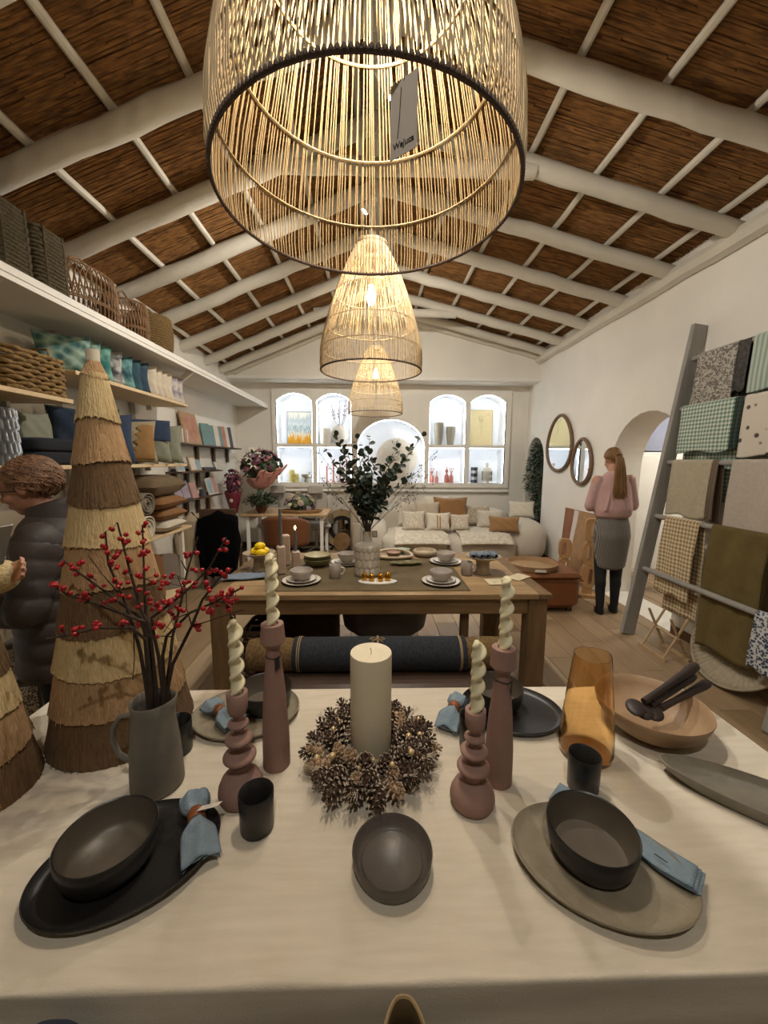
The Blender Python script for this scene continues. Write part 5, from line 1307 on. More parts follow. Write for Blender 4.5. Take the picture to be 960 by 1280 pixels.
# ---- small cushions on the upper pine shelf
tro = [mat('teal_tropical_print', '#3f6a6a', .9, .1, 16, tex='voronoi', c2='#a9c4b4', sharp=.3), mat('aqua_leaf_print', '#2f6f6b', .9, .1, 12, c2='#7fb3a4', sharp=.12), mat('grey_bloom_print', '#4a4b50', .9, .1, 15, c2='#b9b7b2', sharp=.1), mat('deep_teal_print', '#2d5560', .9, .1, 13, c2='#79a7a4', sharp=.12), mat('navy_teal_linen', '#25404f', .9, .1, 12, c2='#3c5c68'), mat('slate_blue_linen', '#33495a', .9, .1, 12)]
crs = mat('cream_slub', '#cdc2ae', .95, .08, 30, bump=.3, bscale=100); lil = mat('lilac_bloom_print', '#8e8894', .9, .1, 14, c2='#d0c8bc', sharp=.1)
sc_lab = ['teal tropical print cushion nearest the woven basket', 'teal tropical print cushion with a pale bird, on the upper pine shelf', 'aqua leaf print cushion on the upper pine shelf', 'grey bloom print cushion on the upper pine shelf', 'deep teal print cushion beside the grey bloom one', 'navy teal cushion between print and slate ones', 'slate blue cushion next to the cream row', 'plump cream cushion next to the slate blue one', 'cream slub cushion, second in the cream row', 'cream slub cushion, third in the cream row', 'cream slub cushion, last in the cream row', 'lilac bloom print cushion after the cream row', 'pale lilac print cushion at the shelf end']
ms = [tro[0], tro[0], tro[1], tro[2], tro[3], tro[4], tro[5], crs, crs, crs, crs, lil, lil]
ys = [2.55+.22, 2.87, 2.98, 3.12, 3.25, 3.36, 3.47, 3.60, 3.70, 3.79, 3.88, 3.99, 4.10]
for lab, m, y in zip(sc_lab, ms, ys):
    pillow((-2.10, y, 2.132), .32, .27, .066, m, lab, rot=(R(-8), 0, R(38+jit(5))))
# ---- middle shelf
flut = mat('smoked_fluted_glass', '#3f4448', .12, .1, 30, c2='#9aa0a2', trans=.35, sharp=.3, stretch=(1, 1, .3))
def fluted(y, x, h, r, label):
    t = MB().grid(lambda u, v: (lambda k: ((r+.007*abs(math.sin(u*2*PI*9+(.5*PI if int(v*5) % 2 else 0)))-.006*(v*5 % 1))*math.cos(2*PI*u), (r+.007*abs(math.sin(u*2*PI*9+(.5*PI if int(v*5) % 2 else 0)))-.006*(v*5 % 1))*math.sin(2*PI*u), h*v))(0), 72, 30, closed=True).lathe([(.001, .002), (r, .002)], 30, caps=(0, 0)).build('fluted_vase', flut, loc=(x, y, 1.517), angle=50)
    tag(t, label, 'vase')
fluted(2.20, -2.06, .31, .085, 'smoky fluted glass vase in tiers beside the dark cushions'); fluted(2.00, -2.10, .31, .085, 'smoky fluted glass vase at the frame edge on the pine shelf')
dk = mat('near_black_cotton', '#1e2028', .95, .1, 20); dkn = mat('midnight_navy', '#20283a', .95, .1, 20); sage = mat('sage_linen', '#8a8c7a', .95, .1, 30, bump=.3, bscale=120); blu = mat('denim_blue_linen', '#34435b', .95, .12, 30, bump=.3, bscale=120)
pillow((-2.245, 2.37, 1.517), .28, .36, .10, dkn, 'midnight navy cushion standing behind the folded dark throws', rot=(R(-6), 0, R(82)))
pillow((-2.245, 2.66, 1.517), .26, .35, .10, sage, 'sage cushion standing behind the straw tree top', rot=(R(-6), 0, R(82)))
for i in range(2):
    o = blob((0, 0, .04), (.20, .38, .085), .4).build('folded_throw', dk, loc=(-2.06, 2.51, 1.517+i*.082), angle=180); tag(o, ['lower near-black folded throw on the pine shelf', 'upper near-black folded throw on the pine shelf'][i], 'throw')
pillow((-2.10, 2.90, 1.517), .44, .42, .14, blu, 'plain denim blue cushion beside the straw tree', rot=(R(-8), 0, R(30)), piping=sage)
pillow((-2.12, 3.13, 1.517), .42, .41, .13, blu, 'denim blue cushion with a slate lower band, second in its row', rot=(R(-8), 0, R(42)))
tz = pillow((-2.10, 3.36, 1.517), .46, .38, .14, mat('sand_linen', '#a39678', .95, .1, 30, bump=.3, bscale=120), 'sand cushion with an ochre zigzag panel', rot=(R(-8), 0, R(30)))
zz = [(.02, .03), (.07, .09), (.03, .13), (.09, .19), (.05, .24), (.11, .30), (.19, .30), (.20, .06), (.17, .03)]
b = MB(); 
def pil(x, z, w_=.46, h_=.38, t_=.14):
    X, Z = 2*x/w_, 2*z/h_-1; return -t_/2*max(0, (1-X**4)*(1-Z**4))**.5*(1-.12*Z)-.004
def warp(i, j): 
    z = lerp(.03, .33, j/24); k = (j/24*5) % 1; inner = .02+.10*j/24*.6+.045*abs(2*k-1); x = lerp(inner, .205, i/12); return (x, pil(x, z), z)
b.grid(lambda u, v: warp(u*12, v*24), 13, 25); b.build('zigzag_panel', mat('ochre_print', '#9c774a', .9, .1, 20), tz, angle=180, thick=.002)
bc = pillow((-2.08, 3.60, 1.517), .42, .40, .13, sage, 'cushion half denim blue and half sage', rot=(R(-8), 0, R(26)))
MB().grid(lambda u, v: (lerp(-.207, .207, u), pil(lerp(-.19, .19, u), lerp(.2, .385, v), .42, .40, .13)-.001, lerp(.2, .395, v)), 18, 10).build('blue_half', blu, bc, angle=180, thick=.002)
pillow((-2.08, 3.84, 1.517), .40, .38, .12, sage, 'plain sage cushion at the end of the pine shelf', rot=(R(-8), 0, R(26)))
# ---- stacks on the lower shelf
ZL = .867
def flat(x, y, z, w_, d_, h_, m, label, rz=0, cat='cushion'):
    return pillow((x, y-0, z+h_/2), w_, d_, h_, m, label, rot=(R(-90), 0, 0)) if False else pillow_flat(x, y, z, w_, d_, h_, m, label, rz, cat)
def pillow_flat(x, y, z, w_, d_, h_, m, label, rz, cat):
    t = T('cushion', label, cat, (x, y, z), rz); b = MB(); n = 18
    for side in (-1, 1):
        def fn(u, v, side=side):
            X, Y = 2*u-1, 2*v-1; th = max(0, (1-X**4)*(1-Y**4))**.5
            return (X*w_/2*(1-.06*(1-abs(Y))*abs(X)**4), Y*d_/2*(1-.06*(1-abs(X))*abs(Y)**4), h_/2+side*h_/2*th)
        b.grid(fn, n, n)
    b.build('cover', m, t, angle=180); return t
brc = mat('umber_canvas', '#6f5d45', .95, .12, 20, bump=.3, bscale=120); orc = mat('burnt_orange_linen', '#86603a', .95, .12, 20, bump=.3, bscale=120)
for i, (y, z, m, w_, d_, h_, lab) in enumerate([
        (2.85, 0, sage, .38, .40, .11, 'sage cushion at the bottom of the stack beside the straw tree'), (2.85, .10, blu, .38, .40, .12, 'denim cushion in the middle of the stack beside the straw tree'), (2.86, .21, blu, .40, .42, .13, 'denim cushion on top of the stack beside the straw tree'),
        (3.75, 0, crs, .40, .42, .12, 'cream cushion at the bottom of the orange and umber stack'), (3.75, .11, orc, .40, .42, .12, 'burnt orange cushion, second from the bottom of its stack'), (3.72, .22, orc, .42, .50, .13, 'burnt orange cushion below the umber one'), (3.66, .345, brc, .42, .62, .20, 'big umber canvas cushion on top of the orange stack')]):
    pillow_flat(-2.112, y, ZL+z, w_, d_, h_, m, lab, jit(.1), 'cushion')
def rolled(y, z, r, m, label, L_=.36):
    t = T('rolled_throw', label, 'throw', (-2.10, y, z+r)); b = MB(); n = 60
    def fn(u, v):
        a = u*2*PI*3.2; rr = r*(1-.26*u*1.0)*(1+.02*math.sin(a*2+v*6)); rr = r*(1-.72*u)
        return (lerp(-L_/2, L_/2, v)+.01*math.sin(a*1.3), rr*math.cos(a), rr*math.sin(a))
    b.grid(fn, n, 8); b.build('cloth', m, t, angle=180, thick=.012); return t
wool = mat('grey_wool_check', '#6f6557', .95, .15, 14, c2='#8d8373', bump=.4, bscale=100); crw = mat('cream_wool', '#cfc5b2', .95, .08, 20, bump=.5, bscale=80)
rolled(3.28, ZL, .105, crw, 'rolled cream wool throw, lower of the two rolls'); rolled(3.30, ZL+.205, .10, wool, 'rolled grey check throw resting on the cream roll')
# ---- tan boards and bags on the low shelf
tanb = mat('tan_saddle_leather', '#8a6038', .55, .15, 10)
def board(y, h, w_, m, label, tilt=-10):
    out = [(-w_/2, 0), (w_/2, 0)]+[(w_/2*math.copysign(abs(math.cos(a))**.4, math.cos(a)), h*.72+h*.28*abs(math.sin(a))**.6) for a in [PI*k/16 for k in range(17)]]
    o = MB().prism(out, -.02, .02, 'xz').build('board', m, loc=(-2.115, y, .252), rot=(R(tilt), 0, R(35)), angle=50); tag(o, label, 'board')
board(3.42, .40, .26, tanb, 'tan rounded leather-look board in front on the low shelf'); board(3.56, .41, .26, tanb, 'tan rounded board behind the front one on the low shelf')
board(3.80, .36, .30, mat('taupe_felt', '#82766a', .9, .1), 'taupe rounded board at the end of the low shelf')
wicker_box((-2.12, 2.75, .252), .34, .44, .30, 'pale straw storage basket at the low shelf by the straw tree', m=seag2, handle=False)
# ---- picture ledges with cards and books
def ledge(z, y0, y1, label):
    t = T('picture_ledge', label, 'shelf', (XL, (y0+y1)/2, z))
    MB().box((.10, 0, -.009), (.19, y1-y0, .018), .002).build('board', dark_wood, t, smooth=False)
    for q in (.12, .38, .64, .9): MB().box((.03, lerp(-(y1-y0)/2, (y1-y0)/2, q), -.10), (.03, .06, .26), .003).build('bracket', dark_wood, t, smooth=False)
ledge(1.75, 4.5, 6.55, 'highest dark wooden picture ledge with books and a canvas'); ledge(1.415, 4.5, 5.70, 'middle dark wooden picture ledge with framed cards'); ledge(1.075, 4.45, 5.66, 'lowest dark wooden picture ledge with lilac cards')
def card_on(y, z, w_, h_, t_, m, label, lean_=14, cat='book', x=-2.26, rz=0, face=None):
    tt = T('book' if cat == 'book' else 'picture' if cat == 'picture' else 'card', label, cat, (x, y, z), rot=(0, R(-lean_), R(rz)))
    MB().box((0, 0, h_/2), (t_, w_, h_), .001).build('cover', m, tt, smooth=False)
    if face is not None: MB().box((t_/2+.001, 0, h_/2), (.002, w_*.82, h_*.84)).build('print', face, tt, smooth=False)
brick = mat('brick_red_print', '#a3705a', .8, .25, 9, c2='#c39a84'); teal = mat('teal_cover', '#708e8f', .7, .1); pale = mat('pale_cover', '#cfc8bd', .8, .05); lilm = mat('lilac_print', '#8b7f8e', .8, .2, 12, c2='#b5a8b0'); pinkp = mat('pink_print', '#b48d88', .8, .15, 12); sky_ = mat('sky_print', '#8fa9b5', .8, .2, 12); wood_f = mat('oak_frame', '#a98a63', .6, .1, 20); charc = mat('charcoal_cover', '#4c4a4c', .7, .1)
zz1, zz2, zz3 = 1.751, 1.416, 1.076
for y, lab, m, w_, h_ in [(4.55, 'pale book, first on the highest ledge', pale, .03, .16), (4.60, 'brick red book, second on the highest ledge', brick, .03, .16), (4.66, 'pale book next to the leaning canvas', pale, .03, .15)]: card_on(y, zz1, w_, h_, .14, m, lab, 2)
card_on(5.02, zz1, .42, .40, .02, wood_f, 'pink and orange canvas leaning on the highest ledge', 12, 'picture', -2.28, face=brick)
for i, (y, m, lab, h_) in enumerate([(5.38, teal, 'teal hardback standing beside the leaning canvas', .30), (5.52, teal, 'second teal hardback on the highest ledge', .29), (5.68, pale, 'white hardback after the teal pair', .30), (5.80, teal, 'thin teal hardback after the white one', .29), (5.94, brick, 'brick hardback in the row of tall books', .31), (6.06, pale, 'ivory hardback in the row of tall books', .32), (6.2, charc, 'charcoal hardback in the row of tall books', .32), (6.34, pale, 'last pale hardback on the highest ledge', .31)]): card_on(y, zz1, .14, h_, .025, m, lab, 10, 'book', -2.27, rz=-25)
for i, (y, m, f_, w_, h_, lab, cat) in enumerate([(4.60, pale, sky_, .16, .22, 'white framed card with a pale blue print on the middle ledge', 'picture'), (4.92, wood_f, pale, .18, .18, 'oak framed card on the middle ledge', 'picture'), (5.06, wood_f, sky_, .14, .15, 'smaller oak framed card on the middle ledge', 'picture'), (5.62, teal, pale, .12, .12, 'small teal card at the end of the middle ledge', 'card')]): card_on(y, zz2, w_, h_, .02, m, lab, 14, cat, face=f_)
o = MB().box((0, 0, .02), (.13, .36, .04), .004).build('flat_box', charc, loc=(-2.29, 5.34, zz2)); tag(o, 'flat charcoal box lying on the middle ledge', 'box')
for i, (y, m, f_, w_, h_, lab, cat) in enumerate([(4.52, charc, lilm, .2, .26, 'large lilac print card on the lowest ledge', 'picture'), (4.70, charc, lilm, .2, .24, 'second lilac print card on the lowest ledge', 'picture'), (4.92, pinkp, pinkp, .17, .20, 'pink framed card on the lowest ledge', 'picture'), (5.40, pale, sky_, .14, .24, 'white and blue card on the lowest ledge', 'card'), (5.56, pale, pinkp, .14, .26, 'white and pink card on the lowest ledge', 'card')]): card_on(y, zz3, w_, h_, .02, m, lab, 14, cat, face=f_)
o = MB().lathe([(.001, 0), (.04, 0), (.045, .09), (.04, .09), (.036, .01), (.001, .01)], 20).build('small_pot', charc, loc=(-2.29, 5.20, zz3), angle=50); tag(o, 'little charcoal pot on the lowest ledge', 'pot')
# ================================================================== DESK CORNER
random.seed(51)
dk_ = T('desk', 'white-legged desk with a pale oak top below the lit niches', 'desk', (-1.36, 6.15, 0))
oak = mat('pale_oak_top', '#b08d62', .5, .12, 1, (4, 30, 30), c2='#c4a479')
MB().box((0, 0, .735), (1.30, .78, .035), .006).build('top', oak, dk_)
for sx in (-.56, .56):
    for sy in (-.3, .3): MB().box((sx, sy, .36), (.05, .05, .715), .006).build('leg', white_m, dk_)
    MB().box((sx, 0, .66), (.04, .6, .06)).build('rail', white_m, dk_, smooth=False)

# brown tub chair seen from behind
def shell_chair(loc, rz, m, label, w_=.29, h0=.42, h1=.82):
    t = T('shell_chair', label, 'chair', loc, rz)
    b = MB()
    def fn(u, v):
        a = lerp(-.6*PI, .6*PI, u)+PI/2; f_ = math.cos((u-.5)*PI)**.6; r_ = w_*(1+.10*v); return (r_*math.cos(a), r_*.85*math.sin(a), lerp(h0-.02, lerp(h0+.16, h1, f_), v))
    b.grid(fn, 30, 10); b.build('backrest', m, t, angle=180, thick=.035)
    MB().lathe([(.001, h0-.05), (w_*.85, h0-.04), (w_*.95, h0), (w_*.9, h0+.04), (.001, h0+.05)], 28, shape=oval(1, .9)).build('seat', m, t)
    for a in (45, 135, 225, 315): MB().tube([(.15*math.cos(R(a)), .15*math.sin(R(a)), h0-.03), (.24*math.cos(R(a)), .24*math.sin(R(a)), 0)], [.014, .010], 8).build('leg', dark_wood, t)
    return t
cog = mat('cognac_leather', '#6e4324', .5, .1, 8, bump=.08, bscale=50)
shell_chair((-1.22, 5.32, 0), R(180), cog, 'cognac leather shell chair in front of the desk, turned away')
# office chairs behind the desk
gry = mat('light_grey_fabric', '#a8a39a', .9, .08, 30, bump=.2, bscale=150); alu = mat('brushed_aluminium', '#a9a7a3', .35, .05, metal=.8)
def office_chair(loc, rz, label):
    t = T('office_chair', label, 'office chair', loc, rz, group='grey office chairs at the desk')
    MB().box((0, 0, .47), (.48, .46, .07), .03).build('seat', gry, t); MB().box((0, .22, .78), (.44, .05, .48), .025, M=RM(-6, 0, 0)).build('backrest', gry, t)
    MB().box((0, .17, 1.05), (.27, .05, .14), .03).build('headrest', gry, t)
    MB().tube([(0, .20, .45), (0, .27, .6), (0, .25, .95)], .02, 8).build('spine', alu, t)
    MB().lathe([(.03, .06), (.026, .2), (.02, .44)], 14).build('column', alu, t)
    for s_ in (-1, 1): MB().tube([(s_*.22, .05, .45), (s_*.28, .05, .5), (s_*.28, .05, .64), (s_*.28, -.15, .66)], .016, 8).build('armrest', alu, t)
    for k in range(5):
        a = 2*PI*k/5+.3; l_ = MB().tube([(0, 0, .09), (.27*math.cos(a), .27*math.sin(a), .06)], [.022, .013], 8).build('foot', alu, t)
        MB().lathe([(.024, -.014), (.026, 0), (.024, .014)], 14, M=TR(.27*math.cos(a), .27*math.sin(a), .027) @ RM(90, 0, math.degrees(a))).build('castor', iron, l_)
office_chair((-.98, 6.50, 0), R(10), 'grey office chair with headrest, pushed to the desk end near the round mirror'); office_chair((-1.68, 6.52, 0), R(-6), 'grey office chair with headrest, behind the flower bouquets')
# coats over a chair
ch = T('coat_chair', 'wooden chair under the black coat and beige jacket', 'chair', (-1.92, 4.85, 0), R(10))
MB().box((0, 0, .44), (.42, .42, .04), .01).build('seat', dark_wood, ch); MB().box((0, -.2, .72), (.42, .03, .5), .01).build('backrest', dark_wood, ch)
for sx in (-.18, .18):
    for sy in (-.18, .18): MB().box((sx, sy, .22), (.035, .035, .43)).build('leg', dark_wood, ch, smooth=False)
def drape(loc, rz, w_, h_, m, label, name, d_=.10, flare=.1, inner=.39):
    b = MB()
    def fn(u, v):
        a = 2*PI*u; s_ = 1+flare*v; x = w_/2*math.copysign(abs(math.cos(a))**.6, math.cos(a))*s_; y = d_*math.copysign(abs(math.sin(a))**.6, math.sin(a))*(1+.5*v)
        x += .012*math.sin(a*5+v*7)*v; y += .018*math.sin(a*6+v*3)*v; top_ = (1-abs(math.cos(a))**2*.10)
        fr_ = min(1, max(0, (-math.sin(a)+.05)/.45)); hh = lerp(inner, h_*(1+.05*math.sin(a*3)), fr_)
        return (x*(.35+.65*min(1, v/.10)), y*(.3+.7*min(1, v/.08)), -hh*v-.05*abs(math.cos(a))*(1-v))
    b.grid(fn, 60, 26, closed=True)
    t = T(name, label, 'coat', loc, rz); b.build('cloth', m, t, angle=180, thick=.006)
    return t
blkc = mat('black_wool', '#0a0a0b', 1.0, .2, 20, spec=.05); beic = mat('beige_cotton', '#a8977e', .95, .1, 20)
kc = drape((-1.86, 4.63, .96), R(8), .40, .74, blkc, 'black coat hanging over the chair back by the picture ledges', 'black_coat')
MB().tube([(-.19, -.02, -.10), (-.22, -.06, -.35), (-.18, -.09, -.6)], [.05, .05, .04], 10).build('sleeve', blkc, kc)
bc_ = drape((-2.21, 4.66, .93), R(10), .22, .86, beic, 'long beige jacket hanging beside the black coat', 'beige_jacket', flare=.25)
MB().tube([(-.08, -.02, -.12), (-.14, -.06, -.3), (-.12, -.08, -.5)], [.045, .045, .04], 10).build('sleeve', beic, bc_)
# flowers on the desk
def flower_heads(parent, n, c, rad, r_, ms, name='flower', flat_=.7):
    base = []
    for m in ms:
        b = MB()
        for k in range(9):
            a = k*2.4; q = .35+.65*(k/9); b.ell((r_*.5*q*math.cos(a), r_*.5*q*math.sin(a), r_*.25*(1-q)), (r_*.42, r_*.42, r_*.28), 7, 5)
        base.append(b)
    objs = [None]*len(ms)
    for i in range(n):
        z = random.uniform(-.2, 1); a = random.uniform(0, 2*PI); s_ = math.sqrt(max(0, 1-z*z)); p = (c[0]+rad[0]*s_*math.cos(a), c[1]+rad[1]*s_*math.sin(a), c[2]+rad[2]*z)
        k = random.randrange(len(ms)); rot = (math.acos(max(-1, min(1, z)))*.8, 0, a+PI/2)
        if objs[k] is None: objs[k] = base[k].build(name, ms[k], parent, loc=p, rot=rot)
        else: inst(objs[k], name, parent=parent, loc=p, rot=rot, scale=random.uniform(.75, 1.15))
def leaves(parent, n, c, rad, L_, m, name='foliage'):
    b = MB()
    for i in range(n):
        z = random.uniform(-.6, 1); a = random.uniform(0, 2*PI); s_ = math.sqrt(max(0, 1-z*z))*random.uniform(.5, 1.05); p = Vector((c[0]+rad[0]*s_*math.cos(a), c[1]+rad[1]*s_*math.sin(a), c[2]+rad[2]*z))
        d = Vector((math.cos(a)+jit(.6), math.sin(a)+jit(.6), jit(.8)+.2)).normalized(); w_ = d.cross(Vector((0, 0, 1)))*L_*.2
        b.add([p, p+d*L_*.5+w_, p+d*L_, p+d*L_*.5-w_], [(0, 1, 2), (0, 2, 3)])
    o = b.build(name, m, parent, smooth=False, fixn=False); o['kind'] = 'stuff'; return o
rose = mat('dusty_rose_petal', '#a0666c', .8, .2, 30); plum = mat('plum_petal', '#5a2f3c', .8, .2, 30); creamp = mat('cream_petal', '#cfc2ab', .8, .1, 30); lilacp = mat('lilac_petal', '#8d7387', .8, .2, 30); blush = mat('blush_wrap_paper', '#d08f80', .6, .1, 10); maroon = mat('maroon_wrap', '#6c1f2e', .55, .2, 12); whl = mat('white_lily_petal', '#ddd6c6', .7, .05)
gl = mat('mid_green_leaf', '#34462e', .6, .3, 20, c2='#566344')
dgc = gl
c = P(322, 590, y=6.26)
bq = T('wrapped_bouquet', 'large lily bouquet in blush pink wrapping paper', 'bouquet', (c.x+.04, 6.26, .753))
def wrapf(u, v):
    a = 2*PI*u; r_ = lerp(.06, .31, v**.7)*(1+.07*math.sin(a*7)*v+.05*math.sin(a*11+1)*v)
    return (r_*math.cos(a)+.10*v, r_*.8*math.sin(a), .34+.26*v+.035*math.sin(a*7)*v+.10*math.cos(a)*v+.02*math.sin(a*3)*v)
MB().grid(wrapf, 90, 12, closed=True).build('wrapping', blush, bq, angle=180, thick=.002)
MB().lathe([(.075, 0), (.08, .01), (.06, .2), (.05, .38)], 24).build('stem_wrap', gl, bq)
leaves(bq, 340, (.02, 0, .70), (.32, .25, .25), .10, gl)
MB().ell((.02, 0, .70), (.26, .20, .21), 18, 12).build('foliage_core', dgc, bq)
flower_heads(bq, 60, (.03, 0, .70), (.31, .24, .26), .06, [rose, lilacp, plum, gl, rose])
lil_b = MB()
for k in range(6):
    a = k*PI/3
    lil_b.add([(0, 0, 0), (.045*math.cos(a+.4), .045*math.sin(a+.4), .03), (.10*math.cos(a), .10*math.sin(a), .02), (.045*math.cos(a-.4), .045*math.sin(a-.4), .03), (.05*math.cos(a), .05*math.sin(a), .022)], [(0, 1, 4), (1, 2, 4), (2, 3, 4), (3, 0, 4)])
li = lil_b.build('lily', whl, bq, loc=(-.03, -.23, .74), rot=(1.2, 0, .2), smooth=False)
for p, r_ in (((-.10, -.19, .84), (.9, -.2, 0)), ((.04, -.17, .88), (.8, .3, 1)), ((-.08, -.08, .95), (.3, -.4, 2))): inst(li, 'lily', parent=bq, loc=p, rot=r_)
c = P(289, 640, y=5.82)
mb_ = T('maroon_bouquet', 'slim bouquet in maroon wrapping beside the black coat', 'bouquet', (c.x+.02, 5.89, .753))
MB().grid(lambda u, v: (lerp(.05, .125, v)*math.cos(2*PI*u)*(1+.06*math.sin(8*PI*u)*v), lerp(.05, .11, v)*math.sin(2*PI*u), .33*v+.02*math.sin(10*PI*u)*v), 40, 8, closed=True).build('wrapping', maroon, mb_, angle=180, thick=.002)
MB().ell((0, 0, .44), (.10, .09, .17), 16, 10).build('foliage_core', plum, mb_); leaves(mb_, 120, (0, 0, .44), (.12, .11, .18), .08, plum, 'foliage'); flower_heads(mb_, 22, (0, 0, .46), (.12, .1, .20), .04, [plum, rose])
MB().ell((0, -.10, .2), (.028, .006, .028), 14, 8).build('sticker', creamp, mb_)
# potted fir arrangement
c = P(326, 640, y=5.86)
pp = T('potted_fir', 'low fir arrangement in a copper pot on the desk', 'plant', (c.x+.0, 5.9, .753))
MB().lathe([(.001, 0), (.055, 0), (.05, .012), (.08, .05), (.085, .10), (.075, .14), (.07, .14), (.001, .12)], 28, shape=lambda a, r, z: 1+.03*math.sin(a*10)).build('pot', mat('copper_glaze', '#6b3f24', .35, .15, 20, metal=.3), pp, angle=50)
MB().ell((0, 0, .18), (.17, .14, .06), 16, 8).build('foliage_core', dgc, pp); leaves(pp, 420, (0, 0, .19), (.25, .2, .09), .085, mat('fir_needle', '#1f2f22', .7, .3, 20, c2='#3b4d36'))
MB().tube([(.03, 0, .14), (.03, 0, .30)], .012, 8).build('candle', wax, pp)
# dried hydrangeas on wooden tray
c = P(377, 640, y=5.9)
wt = T('wooden_tray', 'long wooden tray under the dried hydrangeas', 'tray', (c.x-.02, 5.92, .753))
MB().lathe([(.001, .004), (.8, .0), (.95, .02), (1, .055), (.97, .057), (.88, .02), (.001, .014)], 40, shape=lambda a, r, z: (.34*math.copysign(abs(math.cos(a))**.7, 1) if True else 0, .13)).build('body', tan_w, wt, angle=50)
hy = T('hydrangea_bunch', 'bunch of dried hydrangeas lying in the wooden tray', 'flowers', (c.x-.03, 5.92, .77))
flower_heads(hy, 46, (0, 0, .10), (.22, .11, .19), .055, [mat('dried_mauve', '#8f7a80', .9, .2, 30), mat('dried_beige', '#a8977f', .9, .2, 30), mat('dried_olive', '#7d765c', .9, .2, 30), creamp], 'hydrangea_head')
MB().ell((0, 0, .14), (.19, .10, .125), 16, 10).build('flower_core', dgc, hy); leaves(hy, 60, (0, 0, .12), (.24, .11, .10), .06, gl)
MB().tube([(.22, 0, .03), (.30, .02, .02)], .02, 8).build('stems', stem_m, hy)
# round mirror with wooden rim on the floor, columns
rm_ = T('round_mirror', 'round mirror with black ring and broad wooden rim leaning on the back wall', 'mirror', (-.575, 6.86, 0), rot=(R(-5), 0, 0))
def annul(r0_, r1_, y0, y1, name, m): 
    MB().prism([(r1_*math.cos(2*PI*i/48), .345+r1_*math.sin(2*PI*i/48)) for i in range(48)], y0, y1, 'xz', holes=[[(r0_*math.cos(2*PI*i/48), .345+r0_*math.sin(2*PI*i/48)) for i in range(48)]]).build(name, m, rm_, angle=50)
annul(.225, .345, -.03, .0, 'wooden_rim', mat('raw_ash', '#a58d68', .7, .15, 12)); annul(.165, .23, -.045, -.005, 'black_ring', mat('black_rope', '#1c1a18', .9, .2, 40))
MB().prism([(.17*math.cos(2*PI*i/40), .345+.17*math.sin(2*PI*i/40)) for i in range(40)], -.02, -.004, 'xz').build('glass', mir, rm_, smooth=False)
tag(MB().lathe([(.001, 0), (.16, 0), (.16, .03), (.15, .03), (.001, .03)], 36, M=RM(80, 0, -25)).build('wooden_disc', mat('warm_ash', '#8f6f4a', .7, .2, 14), loc=(-.545, 6.58, .162), angle=50), 'smaller round wooden disc leaning in front of the round mirror', 'disc')
col_m = mat('beige_column', '#b7a994', .8, .06, 12)
for i, (x, y, h, r_) in enumerate([(-.345, 6.76, .95, .07), (-.29, 6.50, .50, .08)]):
    tag(MB().lathe([(.001, 0), (r_, 0), (r_, h-.01), (r_-.01, h), (.001, h)], 28).build('pedestal_column', col_m, loc=(x, y, 0), angle=50), ['tall beige plinth column by the back wall', 'short beige plinth column in front of the tall one'][i], 'plinth')

# ================================================================== NICHE DISPLAYS
random.seed(61)
NY = YB+.16
def lath(name, prof, x, z, m, label, cat, y=NY, seg=24, group=None, shape=None):
    o = MB().lathe(prof, seg, shape=shape).build(name, m, loc=(x, y, z), angle=50); return tag(o, label, cat, group)
# painting
ap = T('abstract_painting', 'framed abstract painting, ochre grass under pale blue strokes, in a lit niche', 'painting', (-1.37, NY+.13, NM1), rot=(R(-4), 0, 0))
MB().box((0, 0, .30), (.46, .02, .60)).build('frame', mat('pale_metal_frame', '#8f9698', .4, .05), ap, smooth=False)
pm = bpy.data.materials.new('abstract_canvas'); pm.use_nodes = True; N = pm.node_tree.nodes; Lk = pm.node_tree.links
tc = N.new('ShaderNodeTexCoord'); mp = N.new('ShaderNodeMapping'); mp.inputs['Scale'].default_value = (40, 1, 5); Lk.new(tc.outputs['Object'], mp.inputs[0])
nz = N.new('ShaderNodeTexNoise'); nz.inputs['Scale'].default_value = 1; Lk.new(mp.outputs[0], nz.inputs[0])
sp = N.new('ShaderNodeSeparateXYZ'); Lk.new(tc.outputs['Object'], sp.inputs[0])
ma = N.new('ShaderNodeMath'); ma.operation = 'MULTIPLY_ADD'; ma.inputs[1].default_value = .45; Lk.new(nz.outputs['Fac'], ma.inputs[0]); Lk.new(sp.outputs[2], ma.inputs[2])
rp = N.new('ShaderNodeValToRGB'); e = rp.color_ramp.elements; e[0].position = .28; e[0].color = (*S('#c98a12'), 1); e[1].position = .80; e[1].color = (*S('#e6dfcb'), 1)
for pos, cc in ((.36, '#d9a534'), (.42, '#d8d5c4'), (.50, '#8ea2a8'), (.58, '#cfd4cd'), (.66, '#a9b6b9')): q = e.new(pos); q.color = (*S(cc), 1)
Lk.new(ma.outputs[0], rp.inputs[0]); Lk.new(rp.outputs[0], N['Principled BSDF'].inputs['Base Color']); N['Principled BSDF'].inputs['Roughness'].default_value = .7
MB().box((0, -.012, .30), (.43, .004, .57)).build('canvas', pm, ap, smooth=False)
